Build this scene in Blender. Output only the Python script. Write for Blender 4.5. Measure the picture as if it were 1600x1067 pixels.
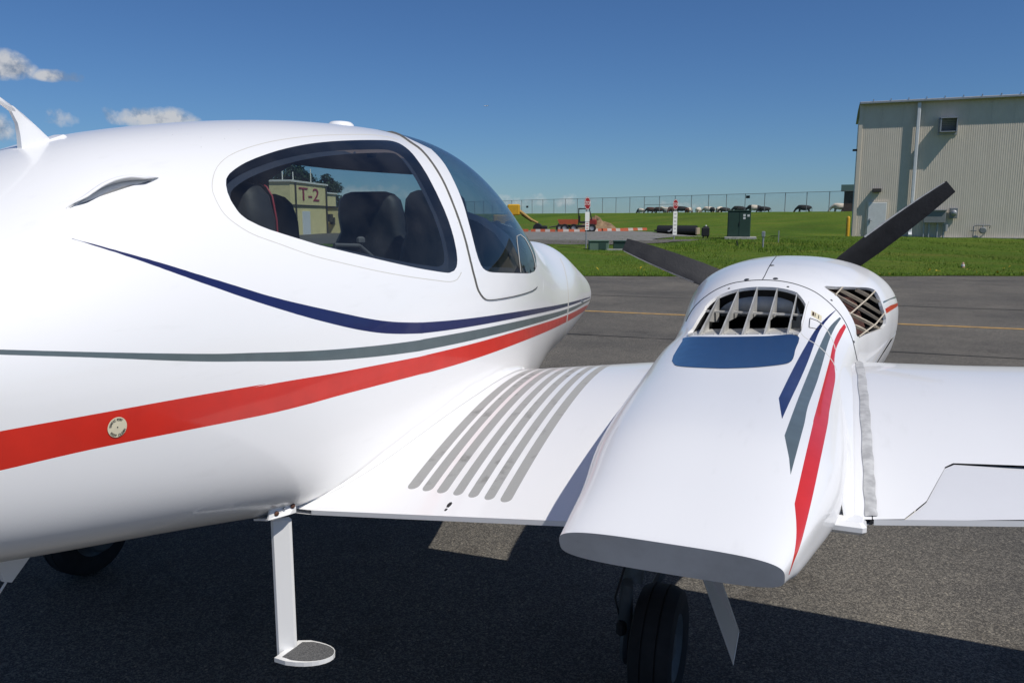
import bpy, math, random
import numpy as np
from mathutils import Vector, Matrix
from mathutils.geometry import delaunay_2d_cdt

for _o in list(bpy.data.objects):
    bpy.data.objects.remove(_o, do_unlink=True)
scene = bpy.context.scene
COL = scene.collection
RNG = np.random.default_rng(7)
random.seed(7)

# ------------------------------------------------------------------ camera
cam_d = bpy.data.cameras.new('camera')
cam_d.lens = 28.0
cam_d.sensor_width = 36.0
cam_d.clip_start = 0.05
cam_d.clip_end = 9000.0
cam = bpy.data.objects.new('camera', cam_d)
COL.objects.link(cam)
cam.location = (0.0, 0.0, 1.62)
cam.rotation_euler = (math.radians(90.0 - 8.85), 0.0, math.radians(22.0))
scene.camera = cam

# ------------------------------------------------------------------ daylight
SUN = Vector((0.555, -0.210, 0.803)).normalized()
SUN_EL = math.asin(SUN.z)
SUN_AZ = math.atan2(SUN.x, SUN.y)          # clockwise from +Y
world = bpy.data.worlds.new('World')
scene.world = world
world.use_nodes = True
wn, wl = world.node_tree.nodes, world.node_tree.links
wn.clear()
w_out = wn.new('ShaderNodeOutputWorld')
w_bg = wn.new('ShaderNodeBackground')
w_sky = wn.new('ShaderNodeTexSky')
w_sky.sky_type = 'NISHITA'
w_sky.sun_disc = False
w_sky.sun_elevation = SUN_EL
w_sky.sun_rotation = SUN_AZ
w_sky.altitude = 100.0
w_sky.air_density = 1.0
w_sky.dust_density = 0.1
w_sky.ozone_density = 2.0
w_bg.inputs['Strength'].default_value = 0.079


def build_clouds():
    """fair-weather cumulus low round the horizon, mixed into the sky by direction"""
    tc = wn.new('ShaderNodeTexCoord')
    nrm = wn.new('ShaderNodeVectorMath'); nrm.operation = 'NORMALIZE'
    wl.new(tc.outputs['Generated'], nrm.inputs[0])
    sep = wn.new('ShaderNodeSeparateXYZ'); wl.new(nrm.outputs[0], sep.inputs[0])

    def m(op, a, b=None, c=None, clamp=False):
        n = wn.new('ShaderNodeMath'); n.operation = op; n.use_clamp = clamp
        for i, v in enumerate((a, b, c)):
            if v is None:
                continue
            if isinstance(v, (int, float)):
                n.inputs[i].default_value = v
            else:
                wl.new(v, n.inputs[i])
        return n.outputs[0]
    az = m('ARCTAN2', sep.outputs['X'], sep.outputs['Y'])
    el = m('ARCSINE', sep.outputs['Z'])
    noise = wn.new('ShaderNodeTexNoise')
    noise.inputs['Scale'].default_value = 17.0
    noise.inputs['Detail'].default_value = 9.0
    noise.inputs['Roughness'].default_value = 0.62
    wl.new(nrm.outputs[0], noise.inputs['Vector'])
    n2 = wn.new('ShaderNodeTexNoise')
    n2.inputs['Scale'].default_value = 42.0
    n2.inputs['Detail'].default_value = 6.0
    wl.new(nrm.outputs[0], n2.inputs['Vector'])
    # azimuth (clockwise from +Y), elevation, half width, half height, density (degrees)
    puffs = [(-53.6, 8.6, 1.5, 1.0, 1.0), (-50.6, 8.3, 1.5, .45, .85), (-51.0, 5.8, 1.3, .75, .8), (-54.2, 5.0, 1.9, 1.1, .8),
             (-45.8, 6.15, 2.8, .8, 1.15), (-58.5, 8.0, 3.2, 1.6, 1.0), (-67.0, 7.0, 5.0, 2.0, 1.0), (-38.0, 10.0, .7, .35, .5),
             (-20.0, 1.1, 5.0, .7, .72), (-31.0, 1.6, 4.0, .8, .62), (-42.0, 2.6, 5.0, 1.0, .62), (-11.0, .9, 4.0, .6, .55),
             (-88.0, 9.0, 6.0, 3.0, 1.0), (-110.0, 6.0, 8.0, 2.4, .9), (-140.0, 10.0, 7.0, 3.0, 1.0), (-172.0, 7.0, 8.0, 2.4, .9),
             (150.0, 9.0, 7.0, 3.0, 1.0), (118.0, 6.0, 8.0, 2.2, .9), (84.0, 8.0, 6.0, 2.2, .9), (58.0, 5.0, 6.0, 1.8, .8)]
    tot = None
    for a, e, ra, re, d in puffs:
        da = m('MULTIPLY', m('SUBTRACT', az, math.radians(a)), 1.0 / math.radians(ra))
        de = m('MULTIPLY', m('SUBTRACT', el, math.radians(e)), 1.0 / math.radians(re))
        below = m('LESS_THAN', de, 0.0)
        de = m('MULTIPLY', de, m('MULTIPLY_ADD', below, 0.55, 1.0))     # flatter bases
        r2 = m('ADD', m('MULTIPLY', da, da), m('MULTIPLY', de, de))
        g = m('MULTIPLY', m('SUBTRACT', 1.0, m('MULTIPLY', r2, 0.42), clamp=True), d)
        tot = g if tot is None else m('MAXIMUM', tot, g)
    nn = m('MULTIPLY_ADD', m('SUBTRACT', noise.outputs['Fac'], 0.5), 2.4, m('MULTIPLY', m('SUBTRACT', n2.outputs['Fac'], .5), .7))
    dens = m('ADD', m('SUBTRACT', tot, 0.52), m('MULTIPLY', nn, m('MINIMUM', m('MULTIPLY', tot, 1.6), 1.0)))
    alpha = m('MULTIPLY', m('SMOOTHSTEP', dens, 0.0, 0.0) if False else m('MULTIPLY', dens, 1.9, clamp=True), 0.86)
    alpha = m('MULTIPLY', alpha, m('GREATER_THAN', tot, 0.02))
    # lit side: compare the cloud noise with itself a little nearer the sun
    off = wn.new('ShaderNodeVectorMath'); off.operation = 'ADD'
    off.inputs[1].default_value = (SUN.x * .016, SUN.y * .016, SUN.z * .022)
    wl.new(nrm.outputs[0], off.inputs[0])
    n3 = wn.new('ShaderNodeTexNoise')
    n3.inputs['Scale'].default_value = 17.0; n3.inputs['Detail'].default_value = 9.0; n3.inputs['Roughness'].default_value = .62
    wl.new(off.outputs[0], n3.inputs['Vector'])
    emb = m('SUBTRACT', noise.outputs['Fac'], n3.outputs['Fac'])
    shade = m('ADD', m('MULTIPLY_ADD', emb, 4.2, .52), m('MULTIPLY', m('SUBTRACT', n2.outputs['Fac'], .5), .9))
    ramp = wn.new('ShaderNodeValToRGB')
    ramp.color_ramp.elements[0].position = 0.22
    ramp.color_ramp.elements[0].color = (2.6, 3.2, 4.2, 1)
    ramp.color_ramp.elements[1].position = 0.80
    ramp.color_ramp.elements[1].color = (7.6, 7.6, 7.7, 1)
    wl.new(shade, ramp.inputs[0])
    mix = wn.new('ShaderNodeMix'); mix.data_type = 'RGBA'
    wl.new(alpha, mix.inputs['Factor'])
    grade = wn.new('ShaderNodeMix'); grade.data_type = 'RGBA'; grade.blend_type = 'MULTIPLY'     # deep clear-day blue
    grade.inputs['Factor'].default_value = 1.0
    grade.inputs['B'].default_value = (.405, .625, .93, 1)
    wl.new(w_sky.outputs['Color'], grade.inputs['A'])
    wl.new(grade.outputs['Result'], mix.inputs['A'])
    wl.new(ramp.outputs['Color'], mix.inputs['B'])
    return mix.outputs['Result']


wl.new(build_clouds(), w_bg.inputs['Color'])
wl.new(w_bg.outputs['Background'], w_out.inputs['Surface'])

sun_d = bpy.data.lights.new('sun', 'SUN')
sun_d.energy = 3.95
sun_d.angle = math.radians(0.53)
sun_d.color = (1.0, 0.96, 0.90)
sun = bpy.data.objects.new('sun', sun_d)
COL.objects.link(sun)
sun.rotation_euler = (-SUN).to_track_quat('-Z', 'Y').to_euler()
sun.location = (20, -8, 30)

vs = scene.view_settings
vs.view_transform = 'Standard'
vs.look = 'None'
vs.exposure = 0.0
vs.gamma = 1.0
vs.use_curve_mapping = False
# ------------------------------------------------------------------ materials
def _nodes(name):
    m = bpy.data.materials.new(name)
    m.use_nodes = True
    nt = m.node_tree
    return m, nt.nodes, nt.links, nt.nodes['Principled BSDF']


def mat(name, col, rough=0.5, metal=0.0, coat=0.0, var=0.0, vscale=8.0, bump=0.0, bscale=60.0, spec=0.5, detail=6.0, col2=None, lo=.35, hi=.65):
    m, n, l, b = _nodes(name)
    b.inputs['Base Color'].default_value = (*col, 1)
    b.inputs['Roughness'].default_value = rough
    b.inputs['Metallic'].default_value = metal
    b.inputs['Coat Weight'].default_value = coat
    b.inputs['Coat Roughness'].default_value = 0.06
    b.inputs['Specular IOR Level'].default_value = spec
    if var > 0 or col2 is not None:
        tc = n.new('ShaderNodeTexCoord')
        t = n.new('ShaderNodeTexNoise')
        t.inputs['Scale'].default_value = vscale
        t.inputs['Detail'].default_value = detail
        t.inputs['Roughness'].default_value = 0.6
        l.new(tc.outputs['Object'], t.inputs['Vector'])
        r = n.new('ShaderNodeValToRGB')
        r.color_ramp.elements[0].position = lo
        r.color_ramp.elements[1].position = hi
        c2 = col2 if col2 is not None else tuple(c * (1 - var) for c in col)
        r.color_ramp.elements[0].color = (*c2, 1)
        r.color_ramp.elements[1].color = (*col, 1)
        l.new(t.outputs['Fac'], r.inputs[0])
        l.new(r.outputs['Color'], b.inputs['Base Color'])
        rr = n.new('ShaderNodeMapRange')
        rr.inputs['To Min'].default_value = min(1, rough * 1.35)
        rr.inputs['To Max'].default_value = rough * .85
        l.new(t.outputs['Fac'], rr.inputs['Value'])
        l.new(rr.outputs['Result'], b.inputs['Roughness'])
    if bump > 0:
        tc2 = n.new('ShaderNodeTexCoord')
        t2 = n.new('ShaderNodeTexNoise')
        t2.inputs['Scale'].default_value = bscale
        t2.inputs['Detail'].default_value = 4
        l.new(tc2.outputs['Object'], t2.inputs['Vector'])
        bp = n.new('ShaderNodeBump')
        bp.inputs['Strength'].default_value = bump
        bp.inputs['Distance'].default_value = 0.004
        l.new(t2.outputs['Fac'], bp.inputs['Height'])
        l.new(bp.outputs['Normal'], b.inputs['Normal'])
    return m


def mat_paint():
    """aircraft white with faint grime, small chips and slight waviness"""
    m, n, l, b = _nodes('white_paint')
    tc = n.new('ShaderNodeTexCoord')
    a = n.new('ShaderNodeTexNoise'); a.inputs['Scale'].default_value = 2.6; a.inputs['Detail'].default_value = 8
    l.new(tc.outputs['Object'], a.inputs['Vector'])
    mp = n.new('ShaderNodeMapping'); mp.inputs['Scale'].default_value = (14, 2.0, 14)
    l.new(tc.outputs['Object'], mp.inputs['Vector'])
    s = n.new('ShaderNodeTexNoise'); s.inputs['Scale'].default_value = 3.0; s.inputs['Detail'].default_value = 6
    l.new(mp.outputs[0], s.inputs['Vector'])
    mul = n.new('ShaderNodeMath'); mul.operation = 'MULTIPLY'
    l.new(a.outputs['Fac'], mul.inputs[0]); l.new(s.outputs['Fac'], mul.inputs[1])
    r = n.new('ShaderNodeValToRGB')
    e = r.color_ramp.elements
    e[0].position = 0.04; e[0].color = (0.77, 0.765, 0.75, 1)
    e[1].position = 0.17; e[1].color = (0.835, 0.83, 0.82, 1)
    l.new(mul.outputs[0], r.inputs[0])
    v = n.new('ShaderNodeTexVoronoi'); v.inputs['Scale'].default_value = 26.0
    l.new(tc.outputs['Object'], v.inputs['Vector'])
    cr = n.new('ShaderNodeMath'); cr.operation = 'LESS_THAN'; cr.inputs[1].default_value = 0.035
    l.new(v.outputs['Distance'], cr.inputs[0])
    big = n.new('ShaderNodeTexNoise'); big.inputs['Scale'].default_value = 1.7
    l.new(tc.outputs['Object'], big.inputs['Vector'])
    g = n.new('ShaderNodeMath'); g.operation = 'GREATER_THAN'; g.inputs[1].default_value = 0.62
    l.new(big.outputs['Fac'], g.inputs[0])
    cm = n.new('ShaderNodeMath'); cm.operation = 'MULTIPLY'
    l.new(cr.outputs[0], cm.inputs[0]); l.new(g.outputs[0], cm.inputs[1])
    mx = n.new('ShaderNodeMix'); mx.data_type = 'RGBA'
    mx.inputs['B'].default_value = (0.33, 0.31, 0.28, 1)
    l.new(cm.outputs[0], mx.inputs['Factor']); l.new(r.outputs['Color'], mx.inputs['A'])
    l.new(mx.outputs['Result'], b.inputs['Base Color'])
    b.inputs['Roughness'].default_value = 0.34
    b.inputs['Coat Weight'].default_value = 0.55
    b.inputs['Coat Roughness'].default_value = 0.05
    w = n.new('ShaderNodeTexNoise'); w.inputs['Scale'].default_value = 5.0; w.inputs['Detail'].default_value = 2
    l.new(tc.outputs['Object'], w.inputs['Vector'])
    bp = n.new('ShaderNodeBump'); bp.inputs['Strength'].default_value = 0.10; bp.inputs['Distance'].default_value = 0.005
    l.new(w.outputs['Fac'], bp.inputs['Height'])
    l.new(bp.outputs['Normal'], b.inputs['Coat Normal'])
    return m


def mat_glass(name, tint):
    m = bpy.data.materials.new(name); m.use_nodes = True
    n, l = m.node_tree.nodes, m.node_tree.links
    n.clear()
    o = n.new('ShaderNodeOutputMaterial')
    t = n.new('ShaderNodeBsdfTransparent'); t.inputs['Color'].default_value = (*tint, 1)
    g = n.new('ShaderNodeBsdfGlossy'); g.inputs['Roughness'].default_value = 0.012
    f = n.new('ShaderNodeFresnel')
    ge = n.new('ShaderNodeNewGeometry')          # thin sheet: both faces reflect like air-to-glass
    io = n.new('ShaderNodeMapRange'); io.inputs['To Min'].default_value = 1.52; io.inputs['To Max'].default_value = 1 / 1.52
    l.new(ge.outputs['Backfacing'], io.inputs['Value']); l.new(io.outputs[0], f.inputs['IOR'])
    mx = n.new('ShaderNodeMixShader')
    l.new(f.outputs[0], mx.inputs[0]); l.new(t.outputs[0], mx.inputs[1]); l.new(g.outputs[0], mx.inputs[2])
    # dust film
    d = n.new('ShaderNodeBsdfDiffuse'); d.inputs['Color'].default_value = (.55, .55, .55, 1)
    tc = n.new('ShaderNodeTexCoord')
    nz = n.new('ShaderNodeTexNoise'); nz.inputs['Scale'].default_value = 9; nz.inputs['Detail'].default_value = 8
    l.new(tc.outputs['Object'], nz.inputs['Vector'])
    mr = n.new('ShaderNodeMapRange'); mr.inputs['From Min'].default_value = .35; mr.inputs['From Max'].default_value = .8
    mr.inputs['To Min'].default_value = 0.004; mr.inputs['To Max'].default_value = 0.03
    l.new(nz.outputs['Fac'], mr.inputs['Value'])
    m2 = n.new('ShaderNodeMixShader')
    l.new(mr.outputs[0], m2.inputs[0]); l.new(mx.outputs[0], m2.inputs[1]); l.new(d.outputs[0], m2.inputs[2])
    l.new(m2.outputs[0], o.inputs['Surface'])
    return m


def mat_asphalt():
    m, n, l, b = _nodes('asphalt')
    tc = n.new('ShaderNodeTexCoord')

    def noise(sc, det=6, ro=.6):
        t = n.new('ShaderNodeTexNoise')
        t.inputs['Scale'].default_value = sc; t.inputs['Detail'].default_value = det; t.inputs['Roughness'].default_value = ro
        l.new(tc.outputs['Object'], t.inputs['Vector']); return t.outputs['Fac']

    def ramp(src, p0, c0, p1, c1):
        r = n.new('ShaderNodeValToRGB')
        r.color_ramp.elements[0].position = p0; r.color_ramp.elements[0].color = (*c0, 1)
        r.color_ramp.elements[1].position = p1; r.color_ramp.elements[1].color = (*c1, 1)
        l.new(src, r.inputs[0]); return r.outputs['Color']

    def mixc(f, a, c, mode='MIX'):
        x = n.new('ShaderNodeMix'); x.data_type = 'RGBA'; x.blend_type = mode
        if isinstance(f, float): x.inputs['Factor'].default_value = f
        else: l.new(f, x.inputs['Factor'])
        for s, v in (('A', a), ('B', c)):
            if isinstance(v, tuple): x.inputs[s].default_value = (*v, 1)
            else: l.new(v, x.inputs[s])
        return x.outputs['Result']
    vor = n.new('ShaderNodeTexVoronoi'); vor.inputs['Scale'].default_value = 170.0
    l.new(tc.outputs['Object'], vor.inputs['Vector'])
    sepc = n.new('ShaderNodeSeparateColor'); l.new(vor.outputs['Color'], sepc.inputs[0])
    stone = ramp(sepc.outputs[0], .30, (.087, .082, .073), .98, (.265, .245, .208))
    v2 = n.new('ShaderNodeTexVoronoi'); v2.inputs['Scale'].default_value = 62.0
    l.new(tc.outputs['Object'], v2.inputs['Vector'])
    s2 = n.new('ShaderNodeSeparateColor'); l.new(v2.outputs['Color'], s2.inputs[0])
    near = n.new('ShaderNodeMath'); near.operation = 'LESS_THAN'; near.inputs[1].default_value = .34; l.new(v2.outputs['Distance'], near.inputs[0])
    rare = n.new('ShaderNodeMath'); rare.operation = 'GREATER_THAN'; rare.inputs[1].default_value = .94; l.new(s2.outputs[1], rare.inputs[0])
    peb = n.new('ShaderNodeMath'); peb.operation = 'MULTIPLY'; l.new(near.outputs[0], peb.inputs[0]); l.new(rare.outputs[0], peb.inputs[1])
    stone = mixc(peb.outputs[0], stone, (.34, .31, .25))
    pits = ramp(noise(260, 2), .34, (.42, .42, .42), .56, (1, 1, 1))
    c = mixc(1.0, stone, pits, 'MULTIPLY')
    patch = ramp(noise(.42, 9, .68), .30, (.60, .60, .61), .70, (1.26, 1.22, 1.16))
    c = mixc(1.0, c, patch, 'MULTIPLY')
    stain = ramp(noise(2.3, 5), .26, (.62, .60, .58), .44, (1, 1, 1))
    c = mixc(.8, c, stain, 'MULTIPLY')
    rust = ramp(noise(5.5, 4), .70, (0, 0, 0), .80, (1, 1, 1))
    rs = n.new('ShaderNodeSeparateColor'); l.new(rust, rs.inputs[0])
    half = n.new('ShaderNodeMath'); half.operation = 'MULTIPLY'; half.inputs[1].default_value = .35; l.new(rs.outputs[0], half.inputs[0])
    c = mixc(half.outputs[0], c, (.16, .075, .04))
    l.new(c, b.inputs['Base Color'])
    b.inputs['Roughness'].default_value = .88
    b.inputs['Specular IOR Level'].default_value = .3
    bp = n.new('ShaderNodeBump'); bp.inputs['Strength'].default_value = .75; bp.inputs['Distance'].default_value = .003
    l.new(vor.outputs['Distance'], bp.inputs['Height']); bp.invert = True
    l.new(bp.outputs['Normal'], b.inputs['Normal'])
    return m


def mat_grass(name='grass_field'):
    m, n, l, b = _nodes(name)
    tc = n.new('ShaderNodeTexCoord')

    def noise(sc, det=6, vec=None):
        t = n.new('ShaderNodeTexNoise'); t.inputs['Scale'].default_value = sc; t.inputs['Detail'].default_value = det
        t.inputs['Roughness'].default_value = .65
        l.new(vec if vec is not None else tc.outputs['Object'], t.inputs['Vector']); return t.outputs['Fac']

    def ramp(src, st):
        r = n.new('ShaderNodeValToRGB')
        while len(r.color_ramp.elements) < len(st): r.color_ramp.elements.new(.5)
        for e, (p, c) in zip(r.color_ramp.elements, st): e.position = p; e.color = (*c, 1)
        l.new(src, r.inputs[0]); return r.outputs['Color']
    mp = n.new('ShaderNodeMapping'); mp.inputs['Scale'].default_value = (.25, 1.3, 1); mp.inputs['Rotation'].default_value = (0, 0, .45)
    l.new(tc.outputs['Object'], mp.inputs['Vector'])
    a = ramp(noise(.35, 9, mp.outputs[0]), [(.30, (.102, .150, .015)), (.47, (.079, .146, .010)), (.60, (.112, .156, .018)), (.74, (.165, .158, .030))])
    f = ramp(noise(7, 8), [(.3, (.55, .58, .5)), (.62, (1.15, 1.12, 1.1))])
    g = ramp(noise(46, 3), [(.32, (.6, .62, .6)), (.62, (1.25, 1.2, 1.2))])
    big = ramp(noise(.11, 8), [(.34, (.70, .78, .70)), (.50, (1, 1, 1)), (.66, (1.28, 1.16, 1.2))])
    bx = n.new('ShaderNodeMix'); bx.data_type = 'RGBA'; bx.blend_type = 'MULTIPLY'; bx.inputs['Factor'].default_value = 1
    l.new(a, bx.inputs['A']); l.new(big, bx.inputs['B']); a = bx.outputs['Result']
    x = n.new('ShaderNodeMix'); x.data_type = 'RGBA'; x.blend_type = 'MULTIPLY'; x.inputs['Factor'].default_value = .9
    l.new(a, x.inputs['A']); l.new(f, x.inputs['B'])
    y = n.new('ShaderNodeMix'); y.data_type = 'RGBA'; y.blend_type = 'MULTIPLY'; y.inputs['Factor'].default_value = .8
    l.new(x.outputs['Result'], y.inputs['A']); l.new(g, y.inputs['B'])
    l.new(y.outputs['Result'], b.inputs['Base Color'])
    b.inputs['Roughness'].default_value = .9
    b.inputs['Specular IOR Level'].default_value = .15
    bp = n.new('ShaderNodeBump'); bp.inputs['Strength'].default_value = 1.0; bp.inputs['Distance'].default_value = .06
    l.new(noise(22, 6), bp.inputs['Height']); l.new(bp.outputs['Normal'], b.inputs['Normal'])
    return m


def mat_leaf(name, c0, c1, c2):
    m, n, l, b = _nodes(name)
    oi = n.new('ShaderNodeNewGeometry')
    r = n.new('ShaderNodeValToRGB')
    r.color_ramp.elements.new(.5)
    for e, (p, c) in zip(r.color_ramp.elements, ((0, c0), (.55, c1), (1, c2))): e.position = p; e.color = (*c, 1)
    l.new(oi.outputs['Random Per Island'], r.inputs[0])
    l.new(r.outputs['Color'], b.inputs['Base Color'])
    b.inputs['Roughness'].default_value = .6
    b.inputs['Specular IOR Level'].default_value = .25
    return m


PAINT = mat_paint()
NAVY = mat('navy_paint', (.013, .018, .088), .28, coat=.5, var=.12, vscale=20)
GRAYP = mat('grey_paint', (.105, .135, .14), .35, coat=.4, var=.12, vscale=20)
REDP = mat('red_paint', (.64, .026, .013), .30, coat=.5, var=.10, vscale=14)
SEAM = mat('panel_seam', (.55, .53, .48), .6)
GAPM = mat('dark_gap', (.018, .018, .02), .7)
FLAPG = mat('flap_grey', (.70, .70, .71), .36, coat=.5, var=.05, vscale=3)  # flap coloured a little greyer than the rest of the wing
FASTEN = mat('dark_fastener', (.06, .062, .066), .5, metal=.4)
DUCT = mat('pale_duct', (.56, .59, .61), .5, metal=.15, var=.25, vscale=14)
SEAL = mat('canopy_seal', (.085, .083, .078), .75)
RIMD = mat('dull_rim', (.10, .115, .125), .55, metal=.3, var=.3, vscale=14)
GLASS = mat_glass('tinted_glass', (.80, .85, .85))
SHIELD = mat_glass('windshield_glass', (.58, .67, .71))
GRIMY = mat('grimy_paint', (.72, .72, .71), .5, col2=(.55, .545, .53), vscale=7, lo=.3, hi=.6)
LINER = mat('cabin_trim', (.016, .024, .048), .75, var=.2, vscale=9)
HEADL = mat('headliner', (.13, .095, .09), .9, var=.15, vscale=9)
SEATM = mat('seat_leather', (.022, .024, .028), .55, var=.3, vscale=12, bump=.2)
PIPE = mat('red_piping', (.24, .02, .03), .5)
STEEL = mat('polished_steel', (.50, .53, .57), .13, metal=1.0, var=.12, vscale=30)
ALU = mat('bare_aluminium', (.62, .61, .58), .5, metal=.35, var=.35, vscale=18, bump=.15)
GREYMETAL = mat('grey_duct', (.30, .33, .36), .45, metal=.25, var=.3, vscale=14)
DARK = mat('dark_bay', (.012, .012, .013), .8)
RADI = mat('radiator_core', (.085, .026, .014), .75, var=.6, vscale=40)
SLAT = mat('cream_slat', (.60, .52, .40), .55, var=.25, vscale=22)
RUBBER = mat('tyre_rubber', (.012, .012, .013), .82, var=.3, vscale=18, bump=.15)
COMPO = mat('blade_composite', (.012, .012, .014), .6, col2=(.024, .024, .026), vscale=14, bump=.3, bscale=90)
CREAM = mat('cream_decal', (.66, .60, .43), .5)
BLACK = mat('black_print', (.012, .012, .012), .6)
TREAD = mat('grip_tape', (.055, .055, .058), .95, col2=(.16, .16, .16), vscale=260, detail=2, bump=.6, bscale=320)
WALK = mat('walkway_grey', (.35, .35, .335), .9, col2=(.19, .19, .18), vscale=13, lo=.27, hi=.43, bump=.4, bscale=300)
TAPE = mat('joint_tape', (.55, .55, .54), .75, col2=(.34, .34, .34), vscale=34, bump=.3, bscale=60)
RUST = mat('rusty_bolt', (.12, .05, .03), .7, var=.4, vscale=90)
ASPH = mat_asphalt()
GRASS = mat_grass()
GRAVEL = mat('pale_gravel', (.21, .20, .18), .95, col2=(.135, .13, .115), vscale=3.5, bump=.6, bscale=40)
YLINE = mat('yellow_marking', (.42, .25, .07), .8, col2=(.17, .13, .09), vscale=9, lo=.33, hi=.52)
CRACK = mat('crack_filler', (.018, .017, .016), .85, var=.3, vscale=6)


# ------------------------------------------------------------------ mesh helpers
def link(o, parent=None):
    COL.objects.link(o)
    if parent is not None:
        o.parent = parent
    return o


def mesh_obj(name, V, F, mats, parent=None, smooth=False, midx=None, normals=None):
    me = bpy.data.meshes.new(name)
    V = np.asarray(V, float)
    me.from_pydata(V.tolist(), [], [tuple(int(i) for i in f) for f in F])
    for mt in (mats if isinstance(mats, (list, tuple)) else [mats]):
        me.materials.append(mt)
    if midx is not None:
        me.polygons.foreach_set('material_index', np.asarray(midx, np.int32))
    if smooth or normals is not None:
        me.polygons.foreach_set('use_smooth', np.ones(len(me.polygons), bool))
    me.update()
    if normals is not None:
        me.normals_split_custom_set_from_vertices(np.asarray(normals, float).tolist())
    o = bpy.data.objects.new(name, me)
    return link(o, parent)


def tag(o, label=None, cat=None, group=None, kind=None):
    if label: o['label'] = label
    if cat: o['category'] = cat
    if group: o['group'] = group
    if kind: o['kind'] = kind
    return o


def thing(name, loc, label, cat, group=None, rz=0.0):
    o = bpy.data.objects.new(name, None)
    o.empty_display_size = .2
    o.location = loc
    o.rotation_euler = (0, 0, rz)
    COL.objects.link(o)
    return tag(o, label, cat, group)


def copy_tree(src, parent=None):
    c = src.copy()
    COL.objects.link(c)
    if parent is not None:
        c.parent = parent
        c.matrix_parent_inverse = src.matrix_parent_inverse.copy()
    for ch in list(src.children):
        copy_tree(ch, c)
    return c


class MB:
    """collects simple solids into one mesh"""
    def __init__(s):
        s.V = []; s.F = []; s.M = []

    def add(s, V, F, mi=0):
        k = len(s.V)
        s.V += [tuple(map(float, v)) for v in V]
        s.F += [tuple(i + k for i in f) for f in F]
        s.M += [mi] * len(F)
        return s

    def box(s, c, d, rz=0.0, rx=0.0, ry=0.0, mi=0, bev=0.0):
        x, y, z = d[0] / 2, d[1] / 2, d[2] / 2
        R = Matrix.Rotation(rz, 3, 'Z') @ Matrix.Rotation(ry, 3, 'Y') @ Matrix.Rotation(rx, 3, 'X')
        if bev <= 0:
            P = [(-x, -y, -z), (x, -y, -z), (x, y, -z), (-x, y, -z), (-x, -y, z), (x, -y, z), (x, y, z), (-x, y, z)]
            F = [(0, 3, 2, 1), (4, 5, 6, 7), (0, 1, 5, 4), (1, 2, 6, 5), (2, 3, 7, 6), (3, 0, 4, 7)]
        else:
            P = []; F = []
            q = bev
            ring = [(-x + q, -y), (x - q, -y), (x, -y + q), (x, y - q), (x - q, y), (-x + q, y), (-x, y - q), (-x, -y + q)]
            ring2 = [(a * (1 - q / x), b_ * (1 - q / y)) for a, b_ in ring]
            for zz, rg in ((-z, ring2), (-z + q, ring), (z - q, ring), (z, ring2)):
                P += [(a, b_, zz) for a, b_ in rg]
            for k in range(3):
                for i in range(8):
                    j = (i + 1) % 8
                    F.append((k * 8 + i, k * 8 + j, (k + 1) * 8 + j, (k + 1) * 8 + i))
            F.append(tuple(range(7, -1, -1))); F.append(tuple(range(24, 32)))
        cv = Vector(c)
        return s.add([tuple(R @ Vector(p) + cv) for p in P], F, mi)

    def tube(s, pts, r, seg=10, mi=0, cap=True):
        pts = [Vector(p) for p in pts]
        rs = r if isinstance(r, (list, tuple)) else [r] * len(pts)
        up0 = Vector((0, 0, 1))
        V = []; F = []
        prev = None
        for i, p in enumerate(pts):
            d = (pts[min(i + 1, len(pts) - 1)] - pts[max(i - 1, 0)]).normalized()
            ref = prev if prev is not None else (up0 if abs(d.z) < .9 else Vector((1, 0, 0)))
            a = (ref - d * ref.dot(d)).normalized(); prev = a
            b_ = d.cross(a)
            for k in range(seg):
                t = 2 * math.pi * k / seg
                V.append(tuple(p + (a * math.cos(t) + b_ * math.sin(t)) * rs[i]))
        for i in range(len(pts) - 1):
            for k in range(seg):
                j = (k + 1) % seg
                F.append((i * seg + k, i * seg + j, (i + 1) * seg + j, (i + 1) * seg + k))
        if cap:
            F.append(tuple(range(seg - 1, -1, -1)))
            F.append(tuple((len(pts) - 1) * seg + k for k in range(seg)))
        return s.add(V, F, mi)

    def lathe(s, c, axis, prof, seg=32, mi=0):
        """prof: list of (radius, offset along axis)"""
        ax = Vector(axis).normalized()
        a = ax.orthogonal().normalized(); b_ = ax.cross(a); c = Vector(c)
        V = []; F = []
        for r, h in prof:
            for k in range(seg):
                t = 2 * math.pi * k / seg
                V.append(tuple(c + ax * h + (a * math.cos(t) + b_ * math.sin(t)) * r))
        for i in range(len(prof) - 1):
            for k in range(seg):
                j = (k + 1) % seg
                F.append((i * seg + k, i * seg + j, (i + 1) * seg + j, (i + 1) * seg + k))
        return s.add(V, F, mi)

    def plate(s, poly, n, th, mi=0):
        """closed polygon given in 3D extruded along n by th (both ways half)"""
        n = Vector(n).normalized() * (th / 2)
        k = len(poly)
        V = [tuple(Vector(p) + n) for p in poly] + [tuple(Vector(p) - n) for p in poly]
        F = [tuple(range(k)), tuple(range(2 * k - 1, k - 1, -1))] + [(i, k + i, k + (i + 1) % k, (i + 1) % k) for i in range(k)]
        return s.add(V, F, mi)

    def build(s, name, mats, parent=None, smooth=False, sharp=None):
        o = mesh_obj(name, s.V, s.F, mats, parent, smooth, s.M)
        if smooth and sharp:
            o.data.set_sharp_from_angle(angle=math.radians(sharp))
        return o


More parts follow.
